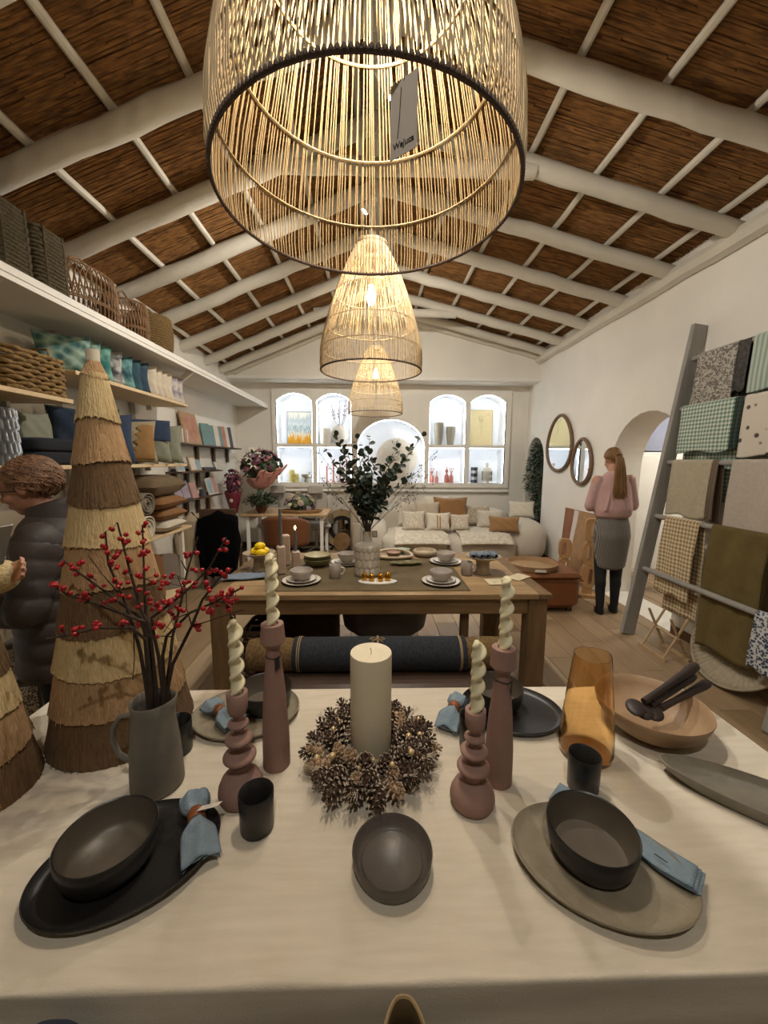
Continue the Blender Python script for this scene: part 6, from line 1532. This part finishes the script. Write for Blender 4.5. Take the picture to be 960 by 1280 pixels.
# yellow vases and pedestal bowl
yel = mat('pale_yellow_glaze', '#c2b46a', .5, .1, 20); stn = mat('stone_beige', '#8f8874', .7, .1, 20)
lath('yellow_vase', [(.001, 0), (.05, 0), (.055, .06), (.045, .12), (.055, .17), (.04, .22), (.035, .22), (.001, .2)], -1.50, NB, yel, 'taller pale yellow vase in the lower niche', 'vase')
lath('yellow_vase', [(.001, 0), (.045, 0), (.05, .05), (.04, .1), (.048, .14), (.04, .15), (.001, .13)], -1.41, NB, yel, 'shorter pale yellow vase in the lower niche', 'vase', NY-.05)
lath('pedestal_bowl', [(.001, 0), (.06, 0), (.055, .03), (.045, .07), (.10, .10), (.105, .14), (.095, .14), (.001, .11)], -1.22, NB, stn, 'beige pedestal bowl in the lower niche beside yellow vases', 'bowl')
# white vases with twig
ivc = mat('ivory_ceramic', '#c9c2b2', .6, .06, 20)
lath('white_vase', [(.001, 0), (.08, 0), (.10, .1), (.10, .22), (.085, .28), (.08, .28), (.001, .25)], -.88, NM1, ivc, 'ivory cylinder vase in the upper niche', 'vase')
dv = T('disc_vase', 'flat round ivory vase with dried lilac twigs in the upper niche', 'vase', (-.62, NY, NM1))
MB().ell((0, 0, .17), (.15, .06, .17), 24, 16).lathe([(.03, .32), (.03, .36), (.025, .36)], 16, caps=(0, 0)).build('body', ivc, dv)
b = MB(); fl = MB()
for k in range(7):
    tp = Vector((jit(.16), jit(.06), random.uniform(.6, .78))); b.tube([(0, 0, .30), tp*.6, tp], .0025, 4)
    for j in range(9): fl.ell(tp*random.uniform(.72, 1.02)+Vector((jit(.03), jit(.02), jit(.03))), .009, 6, 4)
b.build('twigs', stem_m, dv); o = fl.build('blossoms', lilacp, dv); o['kind'] = 'stuff'
# coral candles
cor = mat('coral_wax', '#b5705f', .5, .08, 20)
for i, (x, h) in enumerate([(-.86, .30), (-.74, .40), (-.62, .34), (-.50, .42)]):
    t = T('coral_candle', 'slim coral candle on a round foot in the lower niche behind the twigs', 'candle', (x, NY, NB), group='coral candles in the niche')
    MB().lathe([(.001, 0), (.035, 0), (.03, .02), (.014, .035), (.014, h), (.006, h+.005), (.001, h+.005)], 16).build('wax', cor, t, angle=50); MB().tube([(0, 0, h), (0, 0, h+.012)], .0012, 4).build('wick', wick_m, t)
# big disc sculpture in the central arch
dsc = T('disc_sculpture', 'large round ivory textured disc on a stand in the central arched niche', 'sculpture', (.42, NY+.06, NB))
ivt = mat('ivory_textured', '#d6cdbc', .85, .1, 30, bump=.7, bscale=40)
MB().lathe([(.001, -.03), (.36, -.03), (.38, -.01), (.38, .01), (.35, .03), (.06, .028), (.05, .015), (.001, .015)], 56, M=TR(0, 0, .43) @ RM(90, 0, 0)).build('disc', ivt, dsc, angle=50)
MB().box((0, 0, .03), (.2, .12, .06), .01).build('stand', ivt, dsc)
# tall beige vases
for i, (x, h, r_) in enumerate([(1.18, .40, .085), (1.40, .33, .085)]):
    lath('fluted_beige_vase', [(.001, 0), (r_*.62, 0), (r_*.7, .02), (r_, h*.75), (r_*.98, h), (r_*.9, h), (r_*.8, h*.6), (.001, h*.3)], x, NM1, mat('beige_grey_ceramic', '#9a9482', .7, .08, 20), ['taller beige fluted vase in the upper niche', 'shorter beige fluted vase in the upper niche'][i], 'vase', seg=48, shape=lambda a, r, z: 1+.03*math.cos(a*16))
# coral figurine bottles
for i, (x, h, s_) in enumerate([(1.07, .16, 1), (1.16, .13, .8), (1.35, .18, 1), (1.43, .17, .9)]):
    t = T('coral_bottle', ['coral bottle with branching stopper beside the smaller plain one', 'smaller coral bottle with a thin stopper', 'coral bottle with a pointed round stopper', 'coral bottle with a forked stopper'][i], 'bottle', (x, NY-.03*(i % 2), NB))
    MB().lathe([(.001, 0), (.042*s_, 0), (.045*s_, .02), (.042*s_, h*.7), (.02, h*.85), (.014, h), (.001, h)], 20).build('body', cor, t, angle=50)
    b = MB()
    if i in (0, 3):
        for k in (-1, 0, 1): b.tube([(0, 0, h), (k*.02, 0, h+.04), (k*.035, 0, h+.09)], [.007, .006, .004], 6); b.ell((k*.035, 0, h+.095), .010, 8, 6)
    elif i == 1: b.tube([(0, 0, h), (0, 0, h+.07)], .005, 6); b.ell((0, 0, h+.07), .011, 8, 6)
    else: b.ell((0, 0, h+.035), (.03, .03, .035), 12, 8); b.lathe([(.012, h+.06), (.001, h+.12)], 10)
    b.build('stopper', cor, t)
# framed print
fp = T('framed_print', 'tall beige print with a faint sketch in a thin frame, in an upper niche', 'picture', (1.97, NY+.12, NM1), rot=(R(-4), 0, 0))
MB().box((0, 0, .33), (.48, .02, .66)).build('frame', mat('thin_oak_frame', '#b39a6c', .5, .08), fp, smooth=False)
MB().box((0, -.012, .33), (.455, .004, .635)).build('print', mat('beige_print_paper', '#d0bf8f', .85, .06, 4), fp, smooth=False)
sk = mat('sketch_grey', '#9b9376', .9, 0)
b = MB()
for k in range(4): b.tube([(.02+.05*math.cos(q*.5+k)*(1-.15*k), -.0155, .52-.02*k+.03*math.sin(q*.5+k)) for q in range(11)], .0022, 4)
b.tube([(.06, -.0155, .49), (.02, -.0155, .38), (.03, -.0155, .22)], .002, 4)
b.build('sketch', sk, fp); MB().tube([(.16+.022*math.cos(2*PI*i/16), -.0155, .58+.022*math.sin(2*PI*i/16)) for i in range(16)], .003, 4, closed=True).build('round_mark', sk, fp)
# black and white vases
t = T('banded_vase', 'black and white checked cylinder vase in the lower niche', 'vase', (1.86, NY, NB)); bw = [mat('black_glaze', '#2c2b2d', .4, .1), mat('grey_glaze', '#8d8a88', .4, .1)]
for k in range(5): MB().lathe([(.058, .058*k), (.062, .058*k+.005), (.062, .058*k+.05), (.058, .058*k+.057)], 22).build('band', bw[k % 2], t, angle=40)
t = T('patterned_bottle', 'squat white bottle vase with zigzag pattern and small neck', 'vase', (2.1, NY, NB))
MB().lathe([(.001, 0), (.085, 0), (.09, .02), (.09, .25), (.07, .275), (.025, .285), (.022, .33), (.03, .335), (.025, .37), (.001, .37)], 30).build('body', mat('white_glaze', '#cfcabb', .4, .04), t, angle=50)
for s_ in (0, PI):
    MB().tube([(.0915*math.cos(a_*.262+s_*0), .0915*math.sin(a_*.262), .04+.18*((a_+(1 if s_ else 0)) % 2)) for a_ in range(24)], .004, 5, closed=True).build('zigzag', mat('olive_line', '#6f6a52', .6, .05), t)
# ================================================================== PEOPLE
random.seed(71)
skin = mat('skin', '#b98a70', .55, .06, 20); skin2 = mat('skin_elder', '#9c6f58', .6, .08, 20)
def capsule(b, p, q, r1, r2, n=6, seg=14):
    p, q = Vector(p), Vector(q); b.tube([p.lerp(q, i/n) for i in range(n+1)], [lerp(r1, r2, i/n) for i in range(n+1)], seg); b.ell(p, r1, 12, 8); b.ell(q, r2, 12, 8)
def loft(b, rings, seg=28):
    """rings: (cx,cy,cz,rx,ry)"""
    b.grid(lambda u, v: (lambda k, f_: (lambda A, B: (lerp(A[0], B[0], f_)+lerp(A[3], B[3], f_)*math.cos(2*PI*u), lerp(A[1], B[1], f_)+lerp(A[4], B[4], f_)*math.sin(2*PI*u), lerp(A[2], B[2], f_)))(rings[k], rings[min(k+1, len(rings)-1)]))(min(int(v*(len(rings)-1)), len(rings)-2), v*(len(rings)-1)-min(int(v*(len(rings)-1)), len(rings)-2)), seg, (len(rings)-1)*4+1, closed=True)
    for rg in (rings[0], rings[-1]): b.ell((rg[0], rg[1], rg[2]), (rg[3], rg[4], min(rg[3], rg[4])*.35), 16, 8)
def head(b, c, s_=1.0, M=None, elder=False):
    """face looks along -y (local)"""
    M = M or Matrix.Identity(4); c = Vector(c)
    def at_(x, y, z): return c+(M @ Vector((x*s_, y*s_, z*s_)))
    def e(p, r_): b.ell(at_(*p), tuple(q*s_ for q in r_), 16, 12, M=M)
    e((0, .012, .03), (.076, .094, .088)); e((0, -.018, -.045), (.058, .066, .068)); e((0, -.042, -.088), (.030, .030, .024))
    e((0, -.089, -.022), (.013, .020, .016)); e((0, -.080, .002), (.010, .014, .028)); e((0, -.070, .034), (.052, .022, .014))
    e((0, -.080, -.056), (.024, .010, .006)); e((0, -.079, -.066), (.020, .010, .006))
    for s2 in (-1, 1): e((s2*.030, -.074, .008), (.013, .010, .009)); e((s2*.078, .016, -.01), (.010, .020, .030)); e((s2*.04, -.055, -.03), (.024, .022, .024))
def hand(b, wrist, dirv, side, palm_n, curl=.5, s_=1.0):
    """palm plus five fingers; dirv along the hand, palm_n out of the palm"""
    w = Vector(wrist); d = Vector(dirv).normalized(); n = Vector(palm_n).normalized(); n = (n-d*n.dot(d)).normalized(); x = d.cross(n)*side
    fr = Matrix((x, d, n)).transposed().to_4x4()
    b.ell(w+d*.045*s_, (.040*s_, .050*s_, .015*s_), 14, 10, M=fr)
    for k, (o, L_) in enumerate([(-.030, .070), (-.010, .080), (.010, .075), (.029, .058)]):
        p0 = w+d*.085*s_+x*o*s_; a1 = curl*.5; p1 = p0+(d*math.cos(a1)+n*math.sin(a1))*L_*.45*s_; a2 = a1+curl*.9; p2 = p1+(d*math.cos(a2)+n*math.sin(a2))*L_*.32*s_; a3 = a2+curl*.8; p3 = p2+(d*math.cos(a3)+n*math.sin(a3))*L_*.26*s_
        b.tube([w+d*.06*s_+x*o*.9*s_, p0, p1, p2, p3], [.010*s_, .0095*s_, .0088*s_, .008*s_, .0065*s_], 10); b.ell(p3, .0068*s_, 8, 6)
    t0 = w+d*.022*s_-x*.036*s_; t1 = t0+(d*.6-x*.6+n*.4).normalized()*.036*s_; t2 = t1+(d*.85-x*.15+n*.5).normalized()*.03*s_
    b.tube([w+d*.02*s_-x*.02*s_, t0, t1, t2], [.013*s_, .012*s_, .010*s_, .008*s_], 10); b.ell(t2, .008*s_, 8, 6)
def hair_cap(b, c, r_, M, front=.95, side=1.55, back=2.2, n=150, wave=.02, rad=.0045, curl=0):
    """strands combed from the crown over a closed under-cap; face side is -y"""
    c = Vector(c)
    def tmax(a):
        f_ = math.sin(a)            # -1 front, +1 back
        return lerp(side, front, -f_) if f_ < 0 else lerp(side, back, f_)
    def pt(a, t, k=1): return c+(M @ Vector((r_[0]*k*math.sin(t)*math.cos(a), r_[1]*k*math.sin(t)*math.sin(a), r_[2]*k*math.cos(t))))
    b.grid(lambda u, v: pt(2*PI*u, lerp(.02, tmax(2*PI*u)*(.93 if curl else 1), v), .98-(.12*v**3 if curl else 0)), 48, 14, closed=True)
    for i in range(n):
        a = 2*PI*i/n+jit(.03); tm = tmax(a)*(random.uniform(.68, 1.05) if curl else random.uniform(.85, 1.04)); ph = random.uniform(0, 6); t0 = random.choice((.05, .25, .5))*tm
        pts = [pt(a+curl*math.sin(k*1.1+ph)*.12, lerp(t0, tm, k/9), 1+wave*math.sin(k*(1.5 if curl else .8)+ph)+.01-(.13*(k/9)**3 if curl else 0)) for k in range(10)]
        b.tube(pts, [rad*.6]+[rad]*8+[rad*.5], 5)
# ---- woman in pink by the doorway, seen from behind
wp_ = T('person', 'person in pink blouse and grey checked skirt by the doorway, seen from behind', 'person', (2.455, 3.80, .005), rot=(0, R(2.2), R(172)), scale=(.90, .92, 1))
b = MB()
head(b, (0, -.03, 1.575), 1.0, RM(14, 0, 0))
capsule(b, (0, 0, 1.50), (0, .012, 1.40), .050, .058)
loft(b, [(0, .01, .90, .155, .115), (0, .02, 1.02, .13, .10), (0, .015, 1.2, .145, .105), (0, .01, 1.33, .165, .10), (0, .012, 1.41, .11, .075)])
LEG = {-1: (.085, .075, .060, .02), 1: (.085, .095, .115, .07)}
for s_ in (-1, 1):
    hx, kx, ax_, ay_ = LEG[s_]
    capsule(b, (s_*hx, .01, .90), (s_*kx, .0, .50), .085, .056); capsule(b, (s_*kx, .0, .50), (s_*ax_, ay_, .09), .056, .034)
    capsule(b, (s_*.18, .015, 1.375), (s_*.225, -.02, 1.10), .050, .040); capsule(b, (s_*.225, -.02, 1.10), (s_*.12, -.20, 1.08), .038, .026)
    hand(b, (s_*.12, -.20, 1.08), (-s_*.5, -.6, .1), s_, (0, .1, 1), .6)
    b.ell((s_*ax_, ay_-.06, .045), (.036, .095, .033), 14, 10)
b.build('body', skin, wp_, remesh=.007, relax=3, fixn=True)
pinkb = mat('pink_blouse', '#b8958f', .9, .06, 14, bump=.25, bscale=30); chk = mat('grey_check_skirt', '#5a554f', .95, .1, 24, (1, 0, 0), tex='wave', detail=0, c2='#837d75', sharp=.3); tight = mat('black_tights', '#121213', .8, .1); hairb = mat('dark_blonde_hair', '#5f4022', .5, .2, 1, (140, 140, 8), c2='#96703f', bump=.4, bscale=1, bstretch=(200, 200, 10), sharp=.3)
b = MB()
loft(b, [(0, .01, .985, .150, .118), (0, .03, 1.02, .185, .150), (0, .035, 1.08, .195, .155), (0, .022, 1.22, .185, .135), (0, .012, 1.34, .185, .118), (0, .012, 1.405, .135, .088), (0, .012, 1.45, .075, .068)], 40)
for s_ in (-1, 1): capsule(b, (s_*.165, .015, 1.365), (s_*.225, -.01, 1.12), .062, .064); capsule(b, (s_*.225, -.01, 1.12), (s_*.15, -.15, 1.085), .062, .042)
# soft drape folds at the back
for k in range(5):
    x = -.10+.05*k; b.tube([(x*.6, .118, 1.33), (x, .150-.3*x*x, 1.2), (x*1.25+.01, .172-.5*x*x, 1.08)], [.004, .012, .016], 8)
b.build('blouse', pinkb, wp_, remesh=.010, relax=8)
b = MB(); loft(b, [(0, .01, .50, .155, .128), (0, .015, .65, .175, .145), (0, .03, .82, .188, .165), (0, .025, .93, .175, .148), (0, .015, 1.06, .140, .118)], 40); b.build('skirt', chk, wp_, angle=180)
b = MB()
for s_ in (-1, 1):
    hx, kx, ax_, ay_ = LEG[s_]
    capsule(b, (s_*hx, .01, .76), (s_*kx, .0, .48), .092, .070); capsule(b, (s_*kx, .0, .48), (s_*ax_, ay_, .08), .068, .042); b.ell((s_*lerp(kx, ax_, .4), .4*ay_+.015, .32), (.054, .058, .11), 14, 10)
b.build('tights', tight, wp_, remesh=.009, relax=3)
for s_ in (-1, 1):
    hx, kx, ax_, ay_ = LEG[s_]
    MB().lathe([(.038, 0), (.044, .01), (.043, .04), (.040, .075), (.037, .085)], 20, shape=lambda a, r, z: (1, 2.4 if math.sin(a) < 0 and z < .055 else 1.15), M=TR(s_*ax_, ay_-.005, 0)).build('shoe', mat('black_shoe', '#0e0d0d', .5, .05), wp_, angle=60)
b = MB(); Mh = RM(14, 0, 0)
hair_cap(b, (0, -.018, 1.605), (.084, .104, .094), Mh, 1.0, 1.75, 2.25, 150, .006, .0042)
for k in range(60):
    a = jit(1); q = random.random(); b.tube([(.028*a, .088, 1.615), (.036*a, .130+.012*q, 1.59), (.05*a, .140+.02*q, 1.50), (.058*a+jit(.012), .150+.012*q, 1.38), (.058*a+jit(.02), .155+.014*q, 1.26), (.045*a+jit(.02), .158+.01*q, 1.15+.09*q)], [.005, .007, .007, .0065, .005, .002], 6)
b.build('hair', hairb, wp_, angle=80)
MB().tube([(.034*math.cos(2*PI*i/16), .112, 1.605+.030*math.sin(2*PI*i/16)) for i in range(16)], .008, 6, closed=True).build('hair_tie', hairb, wp_)
# ---- elderly woman in a puffer coat, profile, head bowed
we = T('person', 'person with short wavy brown hair in a dark puffer coat, head bowed', 'person', (-1.47, 1.775, 0), R(-72), scale=(1, 1, 1.03))
b = MB(); Mh = RM(22, 0, 0)
head(b, (0, -.085, 1.385), 1.0, Mh); capsule(b, (0, -.04, 1.32), (0, .02, 1.20), .05, .06)
loft(b, [(0, .02, .80, .17, .13), (0, .02, 1.0, .16, .13), (0, .02, 1.13, .18, .13), (0, .02, 1.22, .13, .09)])
for s_ in (-1, 1):
    capsule(b, (s_*.09, .02, .80), (s_*.085, .01, .44), .09, .06); capsule(b, (s_*.085, .01, .44), (s_*.085, .04, .08), .06, .036); b.ell((s_*.085, -.03, .04), (.04, .11, .036), 14, 10)
    capsule(b, (s_*.20, .02, 1.16), (s_*.24, -.02, .92), .055, .045); capsule(b, (s_*.24, -.02, .92), (s_*.13, -.20, .90), .042, .028); hand(b, (s_*.13, -.20, .90), (-s_*.4, -.7, .05), s_, (0, 0, 1), .7)
b.build('body', skin2, we, remesh=.006, relax=2)
puff = mat('dark_puffer', '#352d2a', .6, .1, 10, bump=.25, bscale=26); trous = mat('black_trousers', '#151416', .9, .1); hairo = mat('auburn_grey_hair', '#4a3122', .55, .25, 30, c2='#8f6a4c', bump=.3, bscale=120)
b = MB()
def puffring(u, v):
    z = lerp(.58, 1.27, v); a = 2*PI*u
    w_ = .235 if z < 1.02 else .235*math.sqrt(max(.12, 1-((z-1.02)/.285)**2)); w_ += .010*math.sin(2*PI*u*3+z*9)*.5
    q = abs(math.sin((z-.58)/.088*PI*1.0)); w_ *= .955+.055*q**.6
    return (w_*math.cos(a)*1.0, .02+w_*.78*math.sin(a), z)
b.grid(puffring, 56, 90, closed=True).ell((0, .02, 1.2), (.12, .10, .05)).ell((0, .02, .6), (.21, .16, .04))
b.build('puffer_coat', puff, we, angle=180)
for s_ in (-1, 1):
    b = MB(); p0, p1, p2 = Vector((s_*.185, .02, 1.17)), Vector((s_*.262, -.01, .92)), Vector((s_*.16, -.17, .895)); n = 50; pts, rr = [], []
    for k in range(n+1):
        t = k/n; p = p0.lerp(p1, t/.6) if t < .6 else p1.lerp(p2, (t-.6)/.4); pts.append(p); rr.append((.088-.022*t)*(.93+.09*abs(math.sin(t*PI*6))**.6))
    b.tube(pts, rr, 16).ell(p0, .085, 14, 10); b.build('coat_sleeve', puff, we, angle=180)
b = MB(); b.grid(lambda u, v: ((.128-.035*v)*math.cos(2*PI*u), .035+(.118-.018*v)*math.sin(2*PI*u)-.012*v, lerp(1.175, 1.325, v)+.035*math.sin(2*PI*u)*v), 40, 8, closed=True); b.build('collar', puff, we, angle=180, thick=.018)
b = MB()
for s_ in (-1, 1): capsule(b, (s_*.09, .02, .82), (s_*.085, .01, .44), .105, .075); capsule(b, (s_*.085, .01, .44), (s_*.085, .04, .06), .075, .062)
b.build('trousers', trous, we, remesh=.012, relax=3)
for s_ in (-1, 1): MB().lathe([(.045, 0), (.05, .012), (.048, .06), (.042, .09)], 20, shape=lambda a, r, z: (1, 2.4 if math.sin(a) < 0 and z < .07 else 1.2), M=TR(s_*.085, .02, 0)).build('shoe', trous, we, angle=60)
b = MB(); hair_cap(b, (0, -.050, 1.414), (.092, .110, .104), Mh, 1.25, 2.2, 2.65, 340, .035, .0055, 2.2)
b.build('hair', hairo, we, angle=80)
gm = MB()
for s_ in (-1, 1): gm.tube([(s_*.034+.021*math.cos(2*PI*i/16), -.172, 1.365+.016*math.sin(2*PI*i/16)) for i in range(16)], .0025, 5, closed=True).tube([(s_*.055, -.172, 1.368), (s_*.078, -.075, 1.372)], .002, 5)
gm.tube([(-.013, -.174, 1.368), (.013, -.174, 1.368)], .002, 5)
gm.build('glasses', tight, we)
# ---- person in a cream teddy coat at the end of the table (mostly out of frame)
WCX = (-1.425, 1.15); WCR = R(143)
wc_ = T('person', 'person in a cream teddy coat at the end of the linen table, holding a phone', 'person', (*WCX, 0), WCR)
b = MB(); head(b, (0, -.03, 1.52), 1.0, RM(10, 0, 0)); capsule(b, (0, 0, 1.44), (0, .01, 1.34), .05, .058)
loft(b, [(0, .01, .85, .16, .12), (0, .02, 1.05, .15, .12), (0, .015, 1.22, .17, .12), (0, .01, 1.34, .12, .085)])
for s_ in (-1, 1):
    capsule(b, (s_*.085, .01, .88), (s_*.08, 0, .48), .088, .058); capsule(b, (s_*.08, 0, .48), (s_*.078, .03, .09), .058, .036); b.ell((s_*.078, -.03, .04), (.04, .11, .036), 14, 10)
ARM = {-1: ((-.325, -.02, 1.10), (-.19, -.11, 1.19), (.6, -.4, .35)), 1: ((.235, -.02, 1.06), (.11, -.21, 1.12), (-.5, -.5, .2))}
for s_ in (-1, 1):
    el, wr, hd = ARM[s_]; capsule(b, (s_*.175, .015, 1.30), el, .05, .042); capsule(b, el, wr, .04, .028); hand(b, wr, hd, s_, (-s_*.8, -.1, .4), .55)
b.build('body', skin, wc_, remesh=.006, relax=2)
ted = mat('cream_teddy_fleece', '#b29c6c', .98, .2, 40, c2='#cdbb92', bump=.9, bscale=110)
b = MB(); loft(b, [(0, .01, .55, .20, .17), (0, .015, .8, .20, .16), (0, .02, 1.03, .195, .155), (0, .015, 1.22, .20, .145), (0, .012, 1.33, .175, .115), (0, .012, 1.385, .10, .09)])
for s_ in (-1, 1):
    el, wr, hd = ARM[s_]; wv = Vector(el).lerp(Vector(wr), 1.12); capsule(b, (s_*.175, .015, 1.30), el, .082, .086); capsule(b, el, wv, .084, .062)
b.build('teddy_coat', ted, wc_, remesh=.010, relax=2)
b = MB()
for s_ in (-1, 1): capsule(b, (s_*.09, .01, .80), (s_*.08, .0, .48), .10, .07); capsule(b, (s_*.08, 0, .48), (s_*.078, .03, .06), .07, .055)
b.build('trousers', mat('grey_trousers', '#3d3b3d', .9, .1), wc_, remesh=.012, relax=3)
for s_ in (-1, 1): MB().lathe([(.045, 0), (.05, .012), (.048, .06), (.042, .09)], 20, shape=lambda a, r, z: (1, 2.4 if math.sin(a) < 0 and z < .07 else 1.2), M=TR(s_*.078, .02, 0)).build('shoe', trous, wc_, angle=60)
b = MB(); hair_cap(b, (0, -.018, 1.55), (.086, .106, .096), RM(10, 0, 0), 1.0, 1.9, 2.5, 150, .008, .005)
for k in range(60): a = PI*random.random(); b.tube([(.082*math.cos(a), -.01+.092*math.sin(a), 1.53), (.092*math.cos(a), .0+.098*math.sin(a), 1.44), (.098*math.cos(a)+jit(.01), .01+.1*math.sin(a), 1.32+jit(.03))], [.006, .007, .002], 5)
b.build('hair', mat('light_brown_hair', '#5a4128', .5, .2, 60, c2='#8b6a44'), wc_, angle=80)
Mw = Matrix.Translation((*WCX, 0)) @ Euler((0, 0, WCR)).to_matrix().to_4x4()
ph = T('phone', 'phone in a silver case held by the person in the teddy coat', 'phone', Mw @ Vector((-.105, -.205, 1.27)), rot=(R(70), 0, WCR+R(125)))
MB().box((0, 0, 0), (.070, .145, .009), .003).build('case', alu, ph); MB().box((0, 0, .005), (.066, .140, .001)).build('screen', mat('dark_screen', '#20242a', .1, 0), ph, smooth=False)

# ================================================================== BAGS UNDER THE TABLE EDGE
lbag = T('leather_bag', 'open olive brown leather bag right against the front of the linen cloth', 'bag', (.045, .420, .40))
olb = mat('olive_brown_leather', '#5b4a30', .5, .12, 14); edge_ = mat('tan_bag_edge', '#8a7550', .6, .08)
b = MB()
def bagf(u, v):
    a = 2*PI*u; rx = lerp(.05, .032, v)*(1-.28*math.sin(a)); ry = lerp(.04, .047, v)
    return (rx*math.copysign(abs(math.cos(a))**.7, math.cos(a)), ry*math.sin(a), .368*v)
b.grid(bagf, 40, 10, closed=True).lathe([(.001, .002), (.03, .002)], 16, caps=(0, 0)); b.build('body', olb, lbag, angle=180, thick=.004)
MB().tube([bagf(i/40, 1) for i in range(40)], .0030, 6, closed=True).build('edge', edge_, lbag)
MB().box((.010, .0, .25), (.004, .07, .18), M=RM(0, 3, 0)).build('divider', olb, lbag, smooth=False); MB().box((.006, .012, .35), (.004, .004, .03)).build('zip_pull', alu, lbag, smooth=False)
for s_ in (-1, 1): MB().tube([(s_*.026, -.035, .35), (s_*.033, -.058, .30), (s_*.03, -.06, .18)], .004, 6).build('strap', olb, lbag)
c = P(66, 1273, y=.445)
nbag = T('dark_bag', 'dark navy fabric bag standing against the front of the linen cloth', 'bag', (c.x, .43, .40))
hb = c.z-.40
blob((0, 0, hb/2), (.10, .07, hb), .6).build('body', dkn, nbag, angle=180); MB().tube([(-.02, 0, hb-.01), (-.02, .0, hb+.003), (.02, 0, hb+.003), (.02, 0, hb-.01)], .005, 6).build('handle', dkn, nbag)
bch = T('low_bench', 'narrow low wooden bench under the bags in front of the linen table', 'bench', (-.2, .405, 0))
MB().box((0, 0, .385), (.95, .11, .028), .004).build('seat', leg_m, bch)
for x in (-.42, .42): MB().box((x, 0, .186), (.03, .09, .372), .003).build('leg', leg_m, bch)
# printed boxes standing behind the straw trees
pb = mat('speckled_box_print', '#5c564e', .8, .1, 90, tex='voronoi', c2='#c9bfa6', sharp=.12); bxm = mat('dark_grey_carton', '#55514b', .8, .1)
c = P(34, 797, y=1.95)
for i in range(3):
    h = c.z/3
    t = T('printed_carton', ['speckled printed carton at the bottom of the stack by the puffer coat', 'speckled printed carton in the middle of the stack by the puffer coat', 'speckled printed carton on top of the stack by the puffer coat'][i], 'box', (c.x, 1.95, h*i), R(8+4*i))
    MB().box((0, 0, h/2), (.16, .16, h-.001), .003).build('carton', bxm, t, smooth=False)
    for s_ in (-1, 1): MB().box((0, s_*.081, h/2), (.13, .002, h*.8)).build('print', pb, t, smooth=False)
    MB().box((.081, 0, h/2), (.002, .13, h*.8)).build('print', pb, t, smooth=False)
